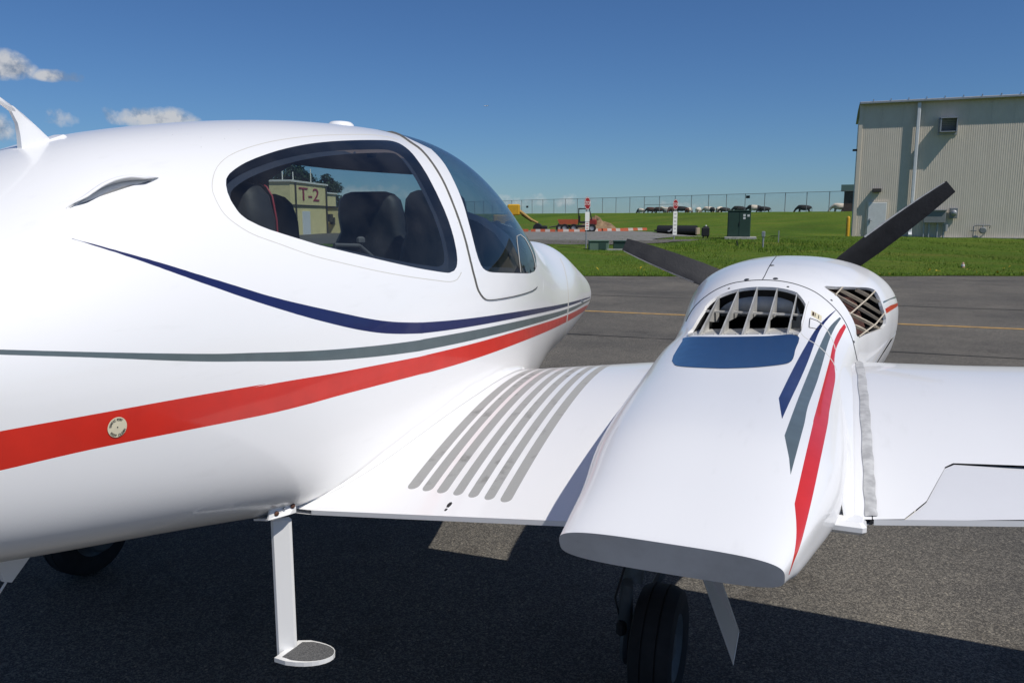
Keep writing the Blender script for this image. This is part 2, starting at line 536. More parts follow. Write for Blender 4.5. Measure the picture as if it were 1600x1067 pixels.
def text_obj(body, size, loc, rot, m, parent=None, name='lettering', ext=.004, align='CENTER'):
    cu = bpy.data.curves.new(name, 'FONT')
    cu.body = body; cu.size = size; cu.extrude = ext
    cu.align_x = align; cu.align_y = 'CENTER'
    t = bpy.data.objects.new(name, cu)
    COL.objects.link(t)
    dg = bpy.context.evaluated_depsgraph_get()
    me = bpy.data.meshes.new_from_object(t.evaluated_get(dg))
    bpy.data.objects.remove(t, do_unlink=True)
    me.materials.clear(); me.materials.append(m)
    o = bpy.data.objects.new(name, me)
    o.location = loc; o.rotation_euler = rot
    return link(o, parent)


class Nat:
    """natural cubic spline"""
    def __init__(s, x, y):
        x = np.array(x, float); y = np.array(y, float); n = len(x); h = np.diff(x)
        A = np.zeros((n, n)); b = np.zeros(n); A[0, 0] = A[-1, -1] = 1
        for i in range(1, n - 1):
            A[i, i - 1] = h[i - 1]; A[i, i] = 2 * (h[i - 1] + h[i]); A[i, i + 1] = h[i]
            b[i] = 6 * ((y[i + 1] - y[i]) / h[i] - (y[i] - y[i - 1]) / h[i - 1])
        s.x, s.y, s.M = x, y, np.linalg.solve(A, b)

    def __call__(s, t):
        t = np.clip(t, s.x[0], s.x[-1])
        i = np.clip(np.searchsorted(s.x, t) - 1, 0, len(s.x) - 2)
        h = s.x[i + 1] - s.x[i]; a = (s.x[i + 1] - t) / h; b = (t - s.x[i]) / h
        return a * s.y[i] + b * s.y[i + 1] + ((a ** 3 - a) * s.M[i] + (b ** 3 - b) * s.M[i + 1]) * h * h / 6


class Mono:
    """monotone cubic"""
    def __init__(s, x, y):
        x = np.array(x, float); y = np.array(y, float); n = len(x); h = np.diff(x); d = np.diff(y) / h
        m = np.zeros(n)
        for i in range(1, n - 1):
            if d[i - 1] * d[i] > 0:
                w1 = 2 * h[i] + h[i - 1]; w2 = h[i] + 2 * h[i - 1]
                m[i] = (w1 + w2) / (w1 / d[i - 1] + w2 / d[i])
        m[0] = d[0]; m[-1] = d[-1]
        s.x, s.y, s.m = x, y, m

    def __call__(s, t):
        t = np.clip(t, s.x[0], s.x[-1])
        i = np.clip(np.searchsorted(s.x, t) - 1, 0, len(s.x) - 2)
        h = s.x[i + 1] - s.x[i]; u = (t - s.x[i]) / h
        return ((2 * u ** 3 - 3 * u ** 2 + 1) * s.y[i] + (u ** 3 - 2 * u ** 2 + u) * h * s.m[i]
                + (-2 * u ** 3 + 3 * u ** 2) * s.y[i + 1] + (u ** 3 - u ** 2) * h * s.m[i + 1])


def surf_normals(f, uv, eps=2e-4, ref=None):
    u, v = uv[:, 0], uv[:, 1]
    du = f(u + eps, v) - f(u - eps, v)
    dv = f(u, v + eps) - f(u, v - eps)
    n = np.cross(du, dv)
    L = np.linalg.norm(n, axis=1, keepdims=True)
    return n / np.maximum(L, 1e-12)


def in_poly(P, poly):
    poly = np.asarray(poly, float)
    x, y = P[:, 0], P[:, 1]
    lo, hi = poly.min(0), poly.max(0)
    cand = np.where((x >= lo[0]) & (x <= hi[0]) & (y >= lo[1]) & (y <= hi[1]))[0]
    res = np.zeros(len(P), bool)
    if len(cand) == 0:
        return res
    xs, ys = x[cand][:, None], y[cand][:, None]
    x1, y1 = poly[:, 0][None], poly[:, 1][None]
    x2, y2 = np.roll(poly[:, 0], -1)[None], np.roll(poly[:, 1], -1)[None]
    c = ((y1 > ys) != (y2 > ys)) & (xs < (x2 - x1) * (ys - y1) / (y2 - y1 + 1e-18) + x1)
    res[cand] = (c.sum(1) % 2) == 1
    return res


def skin(f, sc, us, vs_, regions, lines=(), flip=False):
    """constrained triangulation of the surface f(u,v): every region outline becomes real edges.
    regions: [(name, outline)] later ones win; lines: extra open polylines [(pts, push inwards)]"""
    S = np.array(sc)
    U, V = np.meshgrid(us, vs_, indexing='ij')
    g = np.stack([U.ravel(), V.ravel()], 1)
    border = (g[:, 0] == us[0]) | (g[:, 0] == us[-1]) | (g[:, 1] == vs_[0]) | (g[:, 1] == vs_[-1])
    pts = []; edges = []; push = {}
    for name, pl in regions:
        pl = np.asarray(pl, float)
        k = len(pts)
        pts += [tuple(p) for p in pl]
        edges += [(k + i, k + (i + 1) % len(pl)) for i in range(len(pl))]
    for pl, dep in lines:
        k = len(pts)
        pts += [tuple(p) for p in pl]
        edges += [(k + i, k + i + 1) for i in range(len(pl) - 1)]
        for i in range(len(pl)):
            push[k + i] = dep
    if pts:
        C = np.array(pts) * S
        G = g * S
        sp = min((us[1] - us[0]) * S[0], (vs_[1] - vs_[0]) * S[1]) if len(us) > 1 else .01
        cell = {}
        rad = sp * .35
        keep = np.ones(len(G), bool)
        for i in range(0, len(G), 4000):
            d = ((G[i:i + 4000, None, :] - C[None, :, :]) ** 2).sum(-1).min(1)
            keep[i:i + 4000] = d > rad * rad
        keep |= border
        g = g[keep]
        allp = np.vstack([C, g * S])
    else:
        allp = g * S
    r = delaunay_2d_cdt([Vector(p) for p in allp], edges, [], 0, 1e-7)
    co = np.array([tuple(v) for v in r[0]]) / S
    tri = np.array([t for t in r[2] if len(t) == 3])
    cen = co[tri].mean(1)
    e1 = co[tri[:, 1]] - co[tri[:, 0]]; e2 = co[tri[:, 2]] - co[tri[:, 0]]
    ok = np.abs(e1[:, 0] * e2[:, 1] - e1[:, 1] * e2[:, 0]) > 1e-12
    tri, cen = tri[ok], cen[ok]
    reg = np.zeros(len(tri), int)
    for i, (name, pl) in enumerate(regions):
        reg[in_poly(cen, pl)] = i + 1
    P = f(co[:, 0], co[:, 1])
    N = surf_normals(f, co)
    if flip:
        N = -N; tri = tri[:, ::-1]
    if push:
        for i, ov in enumerate(r[3]):
            for q in ov:
                if q in push:
                    P[i] = P[i] - N[i] * push[q]
                    break
    names = ['body'] + [n for n, _ in regions]
    return dict(P=P, N=N, tri=tri, reg=reg, names=names, uv=co)


def skin_obj(sk, name, groups, parent=None, offset=0.0):
    """groups: [(material, [region names])] -> one mesh object made of those regions"""
    mats = []; tris = []; mi = []
    for k, (m, regs) in enumerate(groups):
        mats.append(m)
        ids = [i for i, n in enumerate(sk['names']) if n in regs]
        t = sk['tri'][np.isin(sk['reg'], ids)]
        tris.append(t); mi += [k] * len(t)
    T = np.vstack(tris)
    used, inv = np.unique(T.ravel(), return_inverse=True)
    T = inv.reshape(-1, 3)
    return mesh_obj(name, sk['P'][used] + sk['N'][used] * offset, T, mats, parent, True, mi, sk['N'][used])


def grid_obj(f, us, vs_, name, m, parent=None, flip=False, offset=0.0):
    U, V = np.meshgrid(us, vs_, indexing='ij')
    uv = np.stack([U.ravel(), V.ravel()], 1)
    P = f(uv[:, 0], uv[:, 1]); N = surf_normals(f, uv)
    if flip: N = -N
    P = P + N * offset
    nu, nv = len(us), len(vs_)
    F = []
    for i in range(nu - 1):
        for j in range(nv - 1):
            q = (i * nv + j, (i + 1) * nv + j, (i + 1) * nv + j + 1, i * nv + j + 1)
            F.append(q[::-1] if flip else q)
    return mesh_obj(name, P, F, m, parent, True, None, N)


def offset_poly(poly, sc, d):
    """move a closed outline inwards by d (in scaled units)"""
    S = np.array(sc); p = np.asarray(poly, float) * S
    a = np.roll(p, 1, 0); b = np.roll(p, -1, 0)
    t = b - a; t /= np.maximum(np.linalg.norm(t, axis=1, keepdims=True), 1e-9)
    area = (p[:, 0] * np.roll(p[:, 1], -1) - p[:, 1] * np.roll(p[:, 0], -1)).sum()
    n = np.stack([-t[:, 1], t[:, 0]], 1) * (1 if area > 0 else -1)
    return (p + n * d) / S
# outlines measured on the surfaces: (station parameter, angle) pairs
B = {
    'win': [(0.7034,0.8595),(0.7027,0.8759),(0.7018,0.8895),(0.7007,0.9037),(0.6991,0.9187),(0.6981,0.9275),(0.6969,0.9371),(0.6956,0.9468),(0.6942,0.9563),(0.693,0.9635),(0.6917,0.9706),(0.6904,0.9777),(0.689,0.9847),(0.6875,0.9916),(0.6862,0.9974),(0.6849,1.0032),(0.6835,1.009),(0.6821,1.0148),(0.6807,1.0204),(0.6791,1.0258),(0.6776,1.0311),(0.6759,1.0364),(0.6742,1.0416),(0.6724,1.0466),(0.6707,1.0513),(0.6689,1.0558),(0.6671,1.0598),(0.6654,1.0635),(0.6636,1.067),(0.6618,1.0701),(0.6599,1.0732),(0.658,1.0761),(0.6563,1.0786),(0.6546,1.0809),(0.6528,1.0831),(0.651,1.0853),(0.6491,1.0874),(0.6472,1.0895),(0.6453,1.0916),(0.6433,1.0938),(0.6412,1.0961),(0.639,1.0984),(0.6367,1.1007),(0.6346,1.103),(0.6325,1.1052),(0.6307,1.107),(0.6279,1.1098),(0.6257,1.1116),(0.6239,1.1114),(0.6225,1.1084),(0.621,1.1002),(0.6202,1.0875),(0.6199,1.0695),(0.62,1.0479),(0.6203,1.0228),(0.6211,0.9918),(0.6218,0.9698),(0.6226,0.946),(0.6233,0.9216),(0.624,0.8975),(0.6247,0.8747),(0.6252,0.853),(0.6258,0.8318),(0.6264,0.8109),(0.6269,0.7899),(0.6274,0.7688),(0.6277,0.7506),(0.6281,0.7319),(0.6284,0.7132),(0.6287,0.6949),(0.6289,0.6773),(0.6291,0.661),(0.6294,0.6428),(0.6296,0.6257),(0.6298,0.6094),(0.6301,0.5936),(0.6303,0.5782),(0.6306,0.563),(0.6308,0.5482),(0.6311,0.5339),(0.6314,0.5203),(0.6317,0.5074),(0.632,0.4921),(0.6324,0.4777),(0.6328,0.4647),(0.6332,0.4533),(0.6341,0.4363),(0.635,0.4244),(0.6369,0.4121),(0.6397,0.407),(0.641,0.4076),(0.6434,0.412),(0.6448,0.4149),(0.6464,0.4184),(0.6482,0.4225),(0.6501,0.4268),(0.652,0.4313),(0.6538,0.4359),(0.6553,0.4398),(0.6568,0.444),(0.6583,0.4483),(0.6598,0.4527),(0.6613,0.4572),(0.6628,0.4616),(0.6642,0.4659),(0.6655,0.4702),(0.6669,0.4745),(0.6682,0.4789),(0.6695,0.4832),(0.6708,0.4875),(0.672,0.4918),(0.6732,0.4961),(0.6744,0.5004),(0.6756,0.5047),(0.6768,0.5089),(0.6779,0.5132),(0.6791,0.5175),(0.6802,0.5217),(0.6813,0.526),(0.6824,0.5304),(0.6835,0.5348),(0.6846,0.5393),(0.6856,0.5437),(0.6867,0.5481),(0.6876,0.5523),(0.6885,0.5562),(0.6895,0.5613),(0.6903,0.5659),(0.6911,0.5704),(0.6919,0.5749),(0.6927,0.5799),(0.6937,0.5855),(0.6947,0.5915),(0.6957,0.5976),(0.6966,0.6037),(0.6975,0.6096),(0.6983,0.6151),(0.699,0.6203),(0.6998,0.6255),(0.7005,0.6308),(0.7011,0.6364),(0.7019,0.6441),(0.7027,0.6522),(0.7033,0.6605),(0.7039,0.6687),(0.7046,0.6787),(0.705,0.6887),(0.7054,0.7007),(0.7056,0.7119),(0.7057,0.7247),(0.7057,0.7383),(0.7057,0.752),(0.7056,0.7707),(0.7053,0.7901),(0.705,0.8089),(0.7045,0.827),(0.704,0.8443)],
    'doorseam': [(0.633,0.4029),(0.6345,0.3907),(0.6365,0.3783),(0.6385,0.3742),(0.6409,0.3743),(0.6435,0.378),(0.647,0.3854),(0.649,0.3894),(0.6512,0.3939),(0.6536,0.3989),(0.6561,0.4043),(0.6586,0.41),(0.6604,0.4144),(0.6623,0.4191),(0.6643,0.4239),(0.6662,0.4289),(0.6681,0.434),(0.6699,0.4391),(0.6717,0.4442),(0.6733,0.4494),(0.675,0.4546),(0.6766,0.46),(0.6781,0.4654),(0.6797,0.4709),(0.6812,0.4764),(0.6826,0.4819),(0.6841,0.4874),(0.6855,0.4927),(0.6868,0.4981),(0.6882,0.5036),(0.6895,0.5093),(0.6908,0.5153),(0.692,0.5216),(0.6933,0.5285),(0.6945,0.536),(0.6957,0.5439),(0.6968,0.5519),(0.6979,0.5598),(0.6989,0.5675),(0.6999,0.5747),(0.7011,0.5839),(0.7022,0.5926),(0.7033,0.6009),(0.7042,0.6093),(0.705,0.618),(0.7059,0.6294),(0.7066,0.6411),(0.7072,0.653),(0.7077,0.6649),(0.7083,0.6802),(0.7087,0.6954),(0.709,0.7123),(0.7091,0.7322),(0.709,0.7539),(0.7088,0.7759),(0.7085,0.7974),(0.7081,0.819),(0.7074,0.8416),(0.7064,0.8669),(0.7051,0.8938),(0.7038,0.9185),(0.7019,0.9477),(0.6998,0.9728),(0.6982,0.9891),(0.6965,1.0044),(0.6944,1.0192),(0.6927,1.0302),(0.6907,1.041),(0.6886,1.0514),(0.6864,1.0613),(0.6845,1.0689),(0.6826,1.0762),(0.6806,1.0832),(0.6784,1.0899),(0.6761,1.0963),(0.6743,1.1007),(0.6724,1.1052),(0.6703,1.1097),(0.6681,1.1141),(0.6659,1.1183),(0.6637,1.1224),(0.6615,1.1262),(0.6592,1.1295),(0.6569,1.1325),(0.6545,1.1352),(0.6521,1.1377),(0.6497,1.1403),(0.6473,1.1429),(0.645,1.1456),(0.6418,1.1496),(0.6388,1.1536),(0.6358,1.1573),(0.633,1.1604),(0.6303,1.1624),(0.6266,1.1624),(0.6237,1.1586),(0.6213,1.1525),(0.6191,1.136),(0.618,1.1213),(0.6166,1.1332),(0.6177,1.1487),(0.6198,1.1661),(0.6222,1.1723),(0.6252,1.176),(0.6291,1.1754),(0.6318,1.1729),(0.6347,1.1693),(0.6378,1.1651),(0.6409,1.1606),(0.6442,1.1561),(0.6465,1.153),(0.6489,1.1501),(0.6514,1.1473),(0.6538,1.1445),(0.6562,1.1416),(0.6586,1.1384),(0.6609,1.1348),(0.6632,1.1308),(0.6654,1.1265),(0.6677,1.122),(0.6698,1.1174),(0.6719,1.1128),(0.6739,1.1081),(0.6757,1.1035),(0.6781,1.0969),(0.6803,1.09),(0.6823,1.0828),(0.6842,1.0753),(0.6861,1.0676),(0.6884,1.0574),(0.6905,1.0468),(0.6925,1.0358),(0.6943,1.0245),(0.6963,1.0093),(0.6981,0.9935),(0.6998,0.9767),(0.7019,0.9508),(0.7039,0.9207),(0.7053,0.8953),(0.7066,0.8678),(0.7076,0.8418),(0.7083,0.8185),(0.7087,0.7964),(0.709,0.7747),(0.7092,0.7524),(0.7093,0.7304),(0.7092,0.7103),(0.7089,0.6931),(0.7085,0.6776),(0.7079,0.6622),(0.7074,0.6503),(0.7068,0.6384),(0.7061,0.6266),(0.7052,0.6151),(0.7044,0.6063),(0.7034,0.5979),(0.7024,0.5895),(0.7013,0.5809),(0.7,0.5717),(0.6991,0.5645),(0.6981,0.5569),(0.697,0.5489),(0.6958,0.5409),(0.6946,0.5331),(0.6934,0.5256),(0.6922,0.5187),(0.6909,0.5123),(0.6897,0.5064),(0.6883,0.5007),(0.687,0.4952),(0.6856,0.4898),(0.6842,0.4844),(0.6828,0.479),(0.6813,0.4735),(0.6798,0.468),(0.6783,0.4625),(0.6767,0.4571),(0.6751,0.4517),(0.6735,0.4465),(0.6718,0.4413),(0.6701,0.4362),(0.6682,0.4311),(0.6663,0.426),(0.6644,0.421),(0.6625,0.4161),(0.6606,0.4115),(0.6588,0.4071),(0.6562,0.4013),(0.6538,0.3959),(0.6514,0.3909),(0.6491,0.3864),(0.6472,0.3824),(0.6436,0.3749),(0.641,0.3712),(0.6385,0.371),(0.6362,0.3756),(0.6341,0.3887),(0.6326,0.4011)],
    'gap': [(0.6077,1.2904),(0.6065,1.2681),(0.6058,1.25),(0.6063,1.2162),(0.608,1.1803),(0.6096,1.1431),(0.6107,1.1104),(0.6109,1.0848),(0.611,1.0607),(0.6115,1.0315),(0.6121,1.0111),(0.6128,0.9896),(0.6135,0.9673),(0.6143,0.9444),(0.615,0.9211),(0.6157,0.9015),(0.6163,0.8818),(0.6169,0.862),(0.6175,0.8416),(0.6181,0.8207),(0.6188,0.799),(0.6193,0.7821),(0.6198,0.7644),(0.6204,0.7464),(0.6209,0.7283),(0.6214,0.7102),(0.6218,0.6925),(0.6222,0.6753),(0.6225,0.6587),(0.6229,0.6426),(0.6232,0.6264),(0.6234,0.6105),(0.6237,0.5947),(0.6239,0.5793),(0.6241,0.5644),(0.6243,0.55),(0.6245,0.5362),(0.6247,0.5186),(0.625,0.5018),(0.6252,0.4857),(0.6254,0.4701),(0.6255,0.4552),(0.6257,0.4408),(0.6257,0.4242),(0.6258,0.4082),(0.6258,0.3931),(0.6257,0.379),(0.6256,0.3661),(0.6255,0.3478),(0.6253,0.3324),(0.6249,0.3188),(0.6238,0.3012),(0.6224,0.2875),(0.6208,0.2779),(0.6182,0.2714),(0.6153,0.2678),(0.6117,0.2649),(0.6071,0.2623),(0.6037,0.2606),(0.5996,0.2588),(0.595,0.2571),(0.59,0.2556),(0.5851,0.2546),(0.5787,0.254),(0.572,0.2542),(0.5652,0.2553),(0.559,0.2575),(0.5499,0.2663),(0.5447,0.2752),(0.5457,0.2776),(0.5507,0.2692),(0.5595,0.2608),(0.5656,0.2588),(0.5722,0.2578),(0.5789,0.2577),(0.5852,0.2584),(0.5902,0.2595),(0.5951,0.2609),(0.5997,0.2626),(0.6037,0.2643),(0.6071,0.2659),(0.6116,0.2685),(0.6153,0.2713),(0.618,0.2747),(0.6204,0.2807),(0.6219,0.2893),(0.6232,0.3024),(0.6243,0.3195),(0.6247,0.3328),(0.6249,0.348),(0.625,0.3664),(0.6251,0.3792),(0.6252,0.3933),(0.6252,0.4085),(0.6251,0.4245),(0.625,0.4412),(0.6249,0.4555),(0.6248,0.4705),(0.6246,0.486),(0.6243,0.5023),(0.6241,0.5192),(0.6239,0.5368),(0.6237,0.5507),(0.6235,0.5652),(0.6233,0.5802),(0.623,0.5957),(0.6228,0.6115),(0.6225,0.6275),(0.6222,0.6438),(0.6219,0.66),(0.6215,0.6766),(0.6211,0.694),(0.6207,0.7118),(0.6202,0.73),(0.6196,0.7482),(0.6191,0.7664),(0.6186,0.7842),(0.618,0.8014),(0.6173,0.8233),(0.6167,0.8445),(0.616,0.8652),(0.6154,0.8854),(0.6147,0.9053),(0.6141,0.9253),(0.6133,0.9491),(0.6125,0.9726),(0.6117,0.9955),(0.611,1.0178),(0.6103,1.0392),(0.6096,1.0699),(0.6094,1.0953),(0.609,1.1221),(0.6077,1.157),(0.6056,1.1986),(0.6031,1.243),(0.6008,1.2935),(0.5982,1.3431),(0.6009,1.3532)],
    'gapc': [(0.6043,1.3222),(0.6041,1.2903),(0.6037,1.268),(0.6048,1.2286),(0.6068,1.1891),(0.6087,1.1498),(0.6098,1.1162),(0.6102,1.09),(0.6103,1.0652),(0.6109,1.0353),(0.6116,1.0144),(0.6123,0.9925),(0.613,0.9699),(0.6138,0.9468),(0.6146,0.9232),(0.6152,0.9034),(0.6158,0.8836),(0.6164,0.8636),(0.6171,0.8431),(0.6177,0.822),(0.6184,0.8002),(0.6189,0.7831),(0.6195,0.7654),(0.62,0.7473),(0.6205,0.7291),(0.621,0.711),(0.6215,0.6932),(0.6219,0.676),(0.6222,0.6594),(0.6225,0.6432),(0.6228,0.627),(0.6231,0.611),(0.6234,0.5952),(0.6236,0.5798),(0.6238,0.5648),(0.624,0.5503),(0.6242,0.5365),(0.6244,0.5189),(0.6246,0.502),(0.6249,0.4859),(0.6251,0.4703),(0.6252,0.4554),(0.6254,0.441),(0.6254,0.4244),(0.6255,0.4083),(0.6255,0.3932),(0.6254,0.3791),(0.6253,0.3663),(0.6252,0.3479),(0.625,0.3326),(0.6246,0.3191),(0.6235,0.3018),(0.6221,0.2884),(0.6206,0.2793),(0.6181,0.273),(0.6153,0.2695),(0.6117,0.2667),(0.6071,0.2641),(0.6037,0.2624),(0.5996,0.2607),(0.595,0.259),(0.5901,0.2576),(0.5852,0.2565),(0.5788,0.2559),(0.5721,0.256),(0.5654,0.257),(0.5593,0.2591),(0.5503,0.2677),(0.5452,0.2764)],
    'wsR': [(0.5991,1.0678),(0.6,1.0466),(0.6009,1.0184),(0.6019,0.9894),(0.6026,0.969),(0.6034,0.9488),(0.6042,0.927),(0.6053,0.9025),(0.6063,0.8802),(0.6073,0.8562),(0.6084,0.8319),(0.6093,0.8086),(0.6101,0.7871),(0.6108,0.7673),(0.6115,0.7482),(0.6121,0.7298),(0.6127,0.7121),(0.6133,0.6951),(0.614,0.6749),(0.6147,0.6557),(0.6154,0.6369),(0.616,0.6179),(0.6165,0.6023),(0.6169,0.5863),(0.6173,0.5704),(0.6177,0.5552),(0.618,0.541),(0.6183,0.5248),(0.6186,0.5097),(0.6188,0.4955),(0.619,0.4821),(0.619,0.4651),(0.619,0.4495),(0.6188,0.4355),(0.6183,0.4178),(0.6173,0.4036),(0.6156,0.3927),(0.6129,0.3842),(0.6102,0.3795),(0.6068,0.3756),(0.6026,0.3713),(0.5987,0.3675),(0.594,0.3635),(0.5887,0.3596),(0.5831,0.3562),(0.5771,0.3532),(0.5704,0.3507),(0.5635,0.3496),(0.5574,0.3503),(0.5455,0.3639),(0.5349,0.402),(0.5296,0.4424),(0.5244,0.4837)],
    'noseseam': [(0.3806,0.8605),(0.3905,0.7107),(0.398,0.6328),(0.4066,0.5449),(0.415,0.4592),(0.423,0.3774),(0.4304,0.2973),(0.4368,0.2222),(0.4424,0.1516),(0.4471,0.0848),(0.4503,0.0231),(0.4514,-0.0474),(0.4504,-0.1267),(0.4483,-0.2048),(0.4446,-0.3152),(0.4403,-0.4188),(0.4287,-0.6114),(0.4125,-0.6999),(0.4307,-0.4655),(0.4375,-0.3455),(0.4424,-0.2261),(0.4452,-0.1431),(0.4468,-0.0602),(0.4461,0.0155),(0.4429,0.0791),(0.4382,0.1476),(0.4325,0.2196),(0.426,0.2959),(0.4185,0.3767),(0.4104,0.459),(0.402,0.5454),(0.3933,0.6341),(0.3855,0.7152),(0.3752,0.8697)],
    'ventpane': [(0.5762,0.3577),(0.5756,0.3735),(0.5747,0.3963),(0.5734,0.4223),(0.5719,0.4474),(0.5698,0.4818),(0.567,0.5179),(0.5638,0.5462),(0.5536,0.5714),(0.543,0.5717),(0.5397,0.5555),(0.5375,0.532),(0.536,0.509),(0.5357,0.4827),(0.5368,0.4497),(0.5381,0.4198),(0.5405,0.3861),(0.5386,0.3883),(0.536,0.4232),(0.5345,0.4544),(0.5331,0.4891),(0.5333,0.5168),(0.5347,0.5406),(0.5368,0.5648),(0.5404,0.5809),(0.5525,0.577),(0.5648,0.5464),(0.5682,0.5166),(0.5709,0.4808),(0.573,0.4468),(0.5745,0.422),(0.5757,0.3961),(0.5766,0.3734),(0.5772,0.3578)],
    'navy': [(0.7371,0.7803),(0.7367,0.7661),(0.7362,0.7516),(0.7356,0.7369),(0.735,0.7219),(0.7344,0.7068),(0.7338,0.6919),(0.7332,0.6774),(0.7325,0.6633),(0.7319,0.6496),(0.7312,0.6363),(0.7305,0.6232),(0.7298,0.6103),(0.7291,0.5976),(0.7283,0.5852),(0.7276,0.573),(0.7268,0.5612),(0.726,0.5496),(0.7252,0.5383),(0.7244,0.5273),(0.7236,0.5166),(0.7227,0.5062),(0.7219,0.496),(0.721,0.4861),(0.72,0.4764),(0.7191,0.4669),(0.7181,0.4576),(0.717,0.4486),(0.716,0.4399),(0.715,0.4315),(0.7139,0.4235),(0.7129,0.4157),(0.7118,0.4081),(0.7107,0.4007),(0.7096,0.3934),(0.7085,0.3864),(0.7073,0.3796),(0.706,0.373),(0.7047,0.3667),(0.7034,0.3605),(0.702,0.3546),(0.7006,0.3488),(0.6991,0.3431),(0.6977,0.3376),(0.6962,0.3321),(0.6947,0.3267),(0.6931,0.3213),(0.6916,0.3158),(0.6899,0.3102),(0.6883,0.3045),(0.6865,0.2987),(0.6847,0.2928),(0.6829,0.2868),(0.681,0.281),(0.679,0.2753),(0.677,0.2699),(0.6749,0.2649),(0.6727,0.2603),(0.6705,0.2562),(0.6682,0.2524),(0.6657,0.2489),(0.6634,0.2458),(0.6612,0.243),(0.6593,0.2409),(0.6581,0.2395),(0.6576,0.2389),(0.6578,0.2391),(0.6584,0.2397),(0.659,0.2403),(0.6592,0.2405),(0.6588,0.2402),(0.6576,0.2392),(0.6557,0.2377),(0.6532,0.2356),(0.6504,0.2332),(0.6473,0.2307),(0.644,0.228),(0.6405,0.2252),(0.6368,0.2224),(0.633,0.2195),(0.629,0.2164),(0.6247,0.2132),(0.6202,0.2098),(0.6152,0.2061),(0.6098,0.202),(0.6038,0.1975),(0.597,0.1923),(0.5892,0.1864),(0.5801,0.1796),(0.5694,0.1715),(0.5568,0.1619),(0.542,0.151),(0.5249,0.1406),(0.5059,0.1338),(0.4851,0.1305),(0.4627,0.1273),(0.4377,0.1193),(0.4074,0.099),(0.3643,0.0646),(0.294,0.0437),(0.1874,-0.0454),(0.1838,-0.1007),(0.2946,0.0085),(0.3655,0.0285),(0.4092,0.0588),(0.4398,0.0768),(0.4648,0.0861),(0.487,0.0929),(0.5075,0.1003),(0.5262,0.1104),(0.5431,0.1227),(0.5578,0.1344),(0.5702,0.1442),(0.5808,0.1522),(0.5899,0.1586),(0.5977,0.164),(0.6044,0.1686),(0.6104,0.1726),(0.6158,0.1761),(0.6207,0.1792),(0.6253,0.182),(0.6296,0.1845),(0.6336,0.1868),(0.6374,0.1889),(0.6411,0.1908),(0.6445,0.1926),(0.6479,0.1943),(0.651,0.1959),(0.6539,0.1974),(0.6563,0.1986),(0.6582,0.1995),(0.6593,0.2001),(0.6598,0.2002),(0.6595,0.1999),(0.6589,0.1993),(0.6583,0.1989),(0.6581,0.1988),(0.6586,0.1993),(0.6598,0.2005),(0.6617,0.2023),(0.6639,0.2045),(0.6664,0.207),(0.6688,0.2098),(0.6712,0.2129),(0.6735,0.2164),(0.6757,0.2202),(0.6778,0.2246),(0.6798,0.2294),(0.6818,0.2346),(0.6838,0.2402),(0.6857,0.2462),(0.6876,0.2524),(0.6894,0.2588),(0.6912,0.2653),(0.6929,0.2719),(0.6946,0.2785),(0.6963,0.2853),(0.6979,0.2922),(0.6994,0.2991),(0.701,0.3062),(0.7024,0.3134),(0.7038,0.3206),(0.7052,0.3278),(0.7065,0.3351),(0.7078,0.3425),(0.709,0.3499),(0.7102,0.3575),(0.7113,0.3652),(0.7124,0.3731),(0.7135,0.3813),(0.7146,0.3898),(0.7156,0.3986),(0.7166,0.4077),(0.7176,0.4172),(0.7186,0.4271),(0.7196,0.4373),(0.7206,0.4477),(0.7215,0.4584),(0.7224,0.4693),(0.7232,0.4806),(0.7241,0.4921),(0.7249,0.5039),(0.7257,0.5161),(0.7265,0.5285),(0.7272,0.5413),(0.728,0.5543),(0.7287,0.5677),(0.7294,0.5813),(0.7301,0.5953),(0.7308,0.6094),(0.7315,0.6237),(0.7321,0.6383),(0.7327,0.6532),(0.7334,0.6685),(0.734,0.6842),(0.7346,0.7002),(0.7352,0.7164),(0.7357,0.7325),(0.7362,0.7482),(0.7367,0.7635),(0.7372,0.7787)],
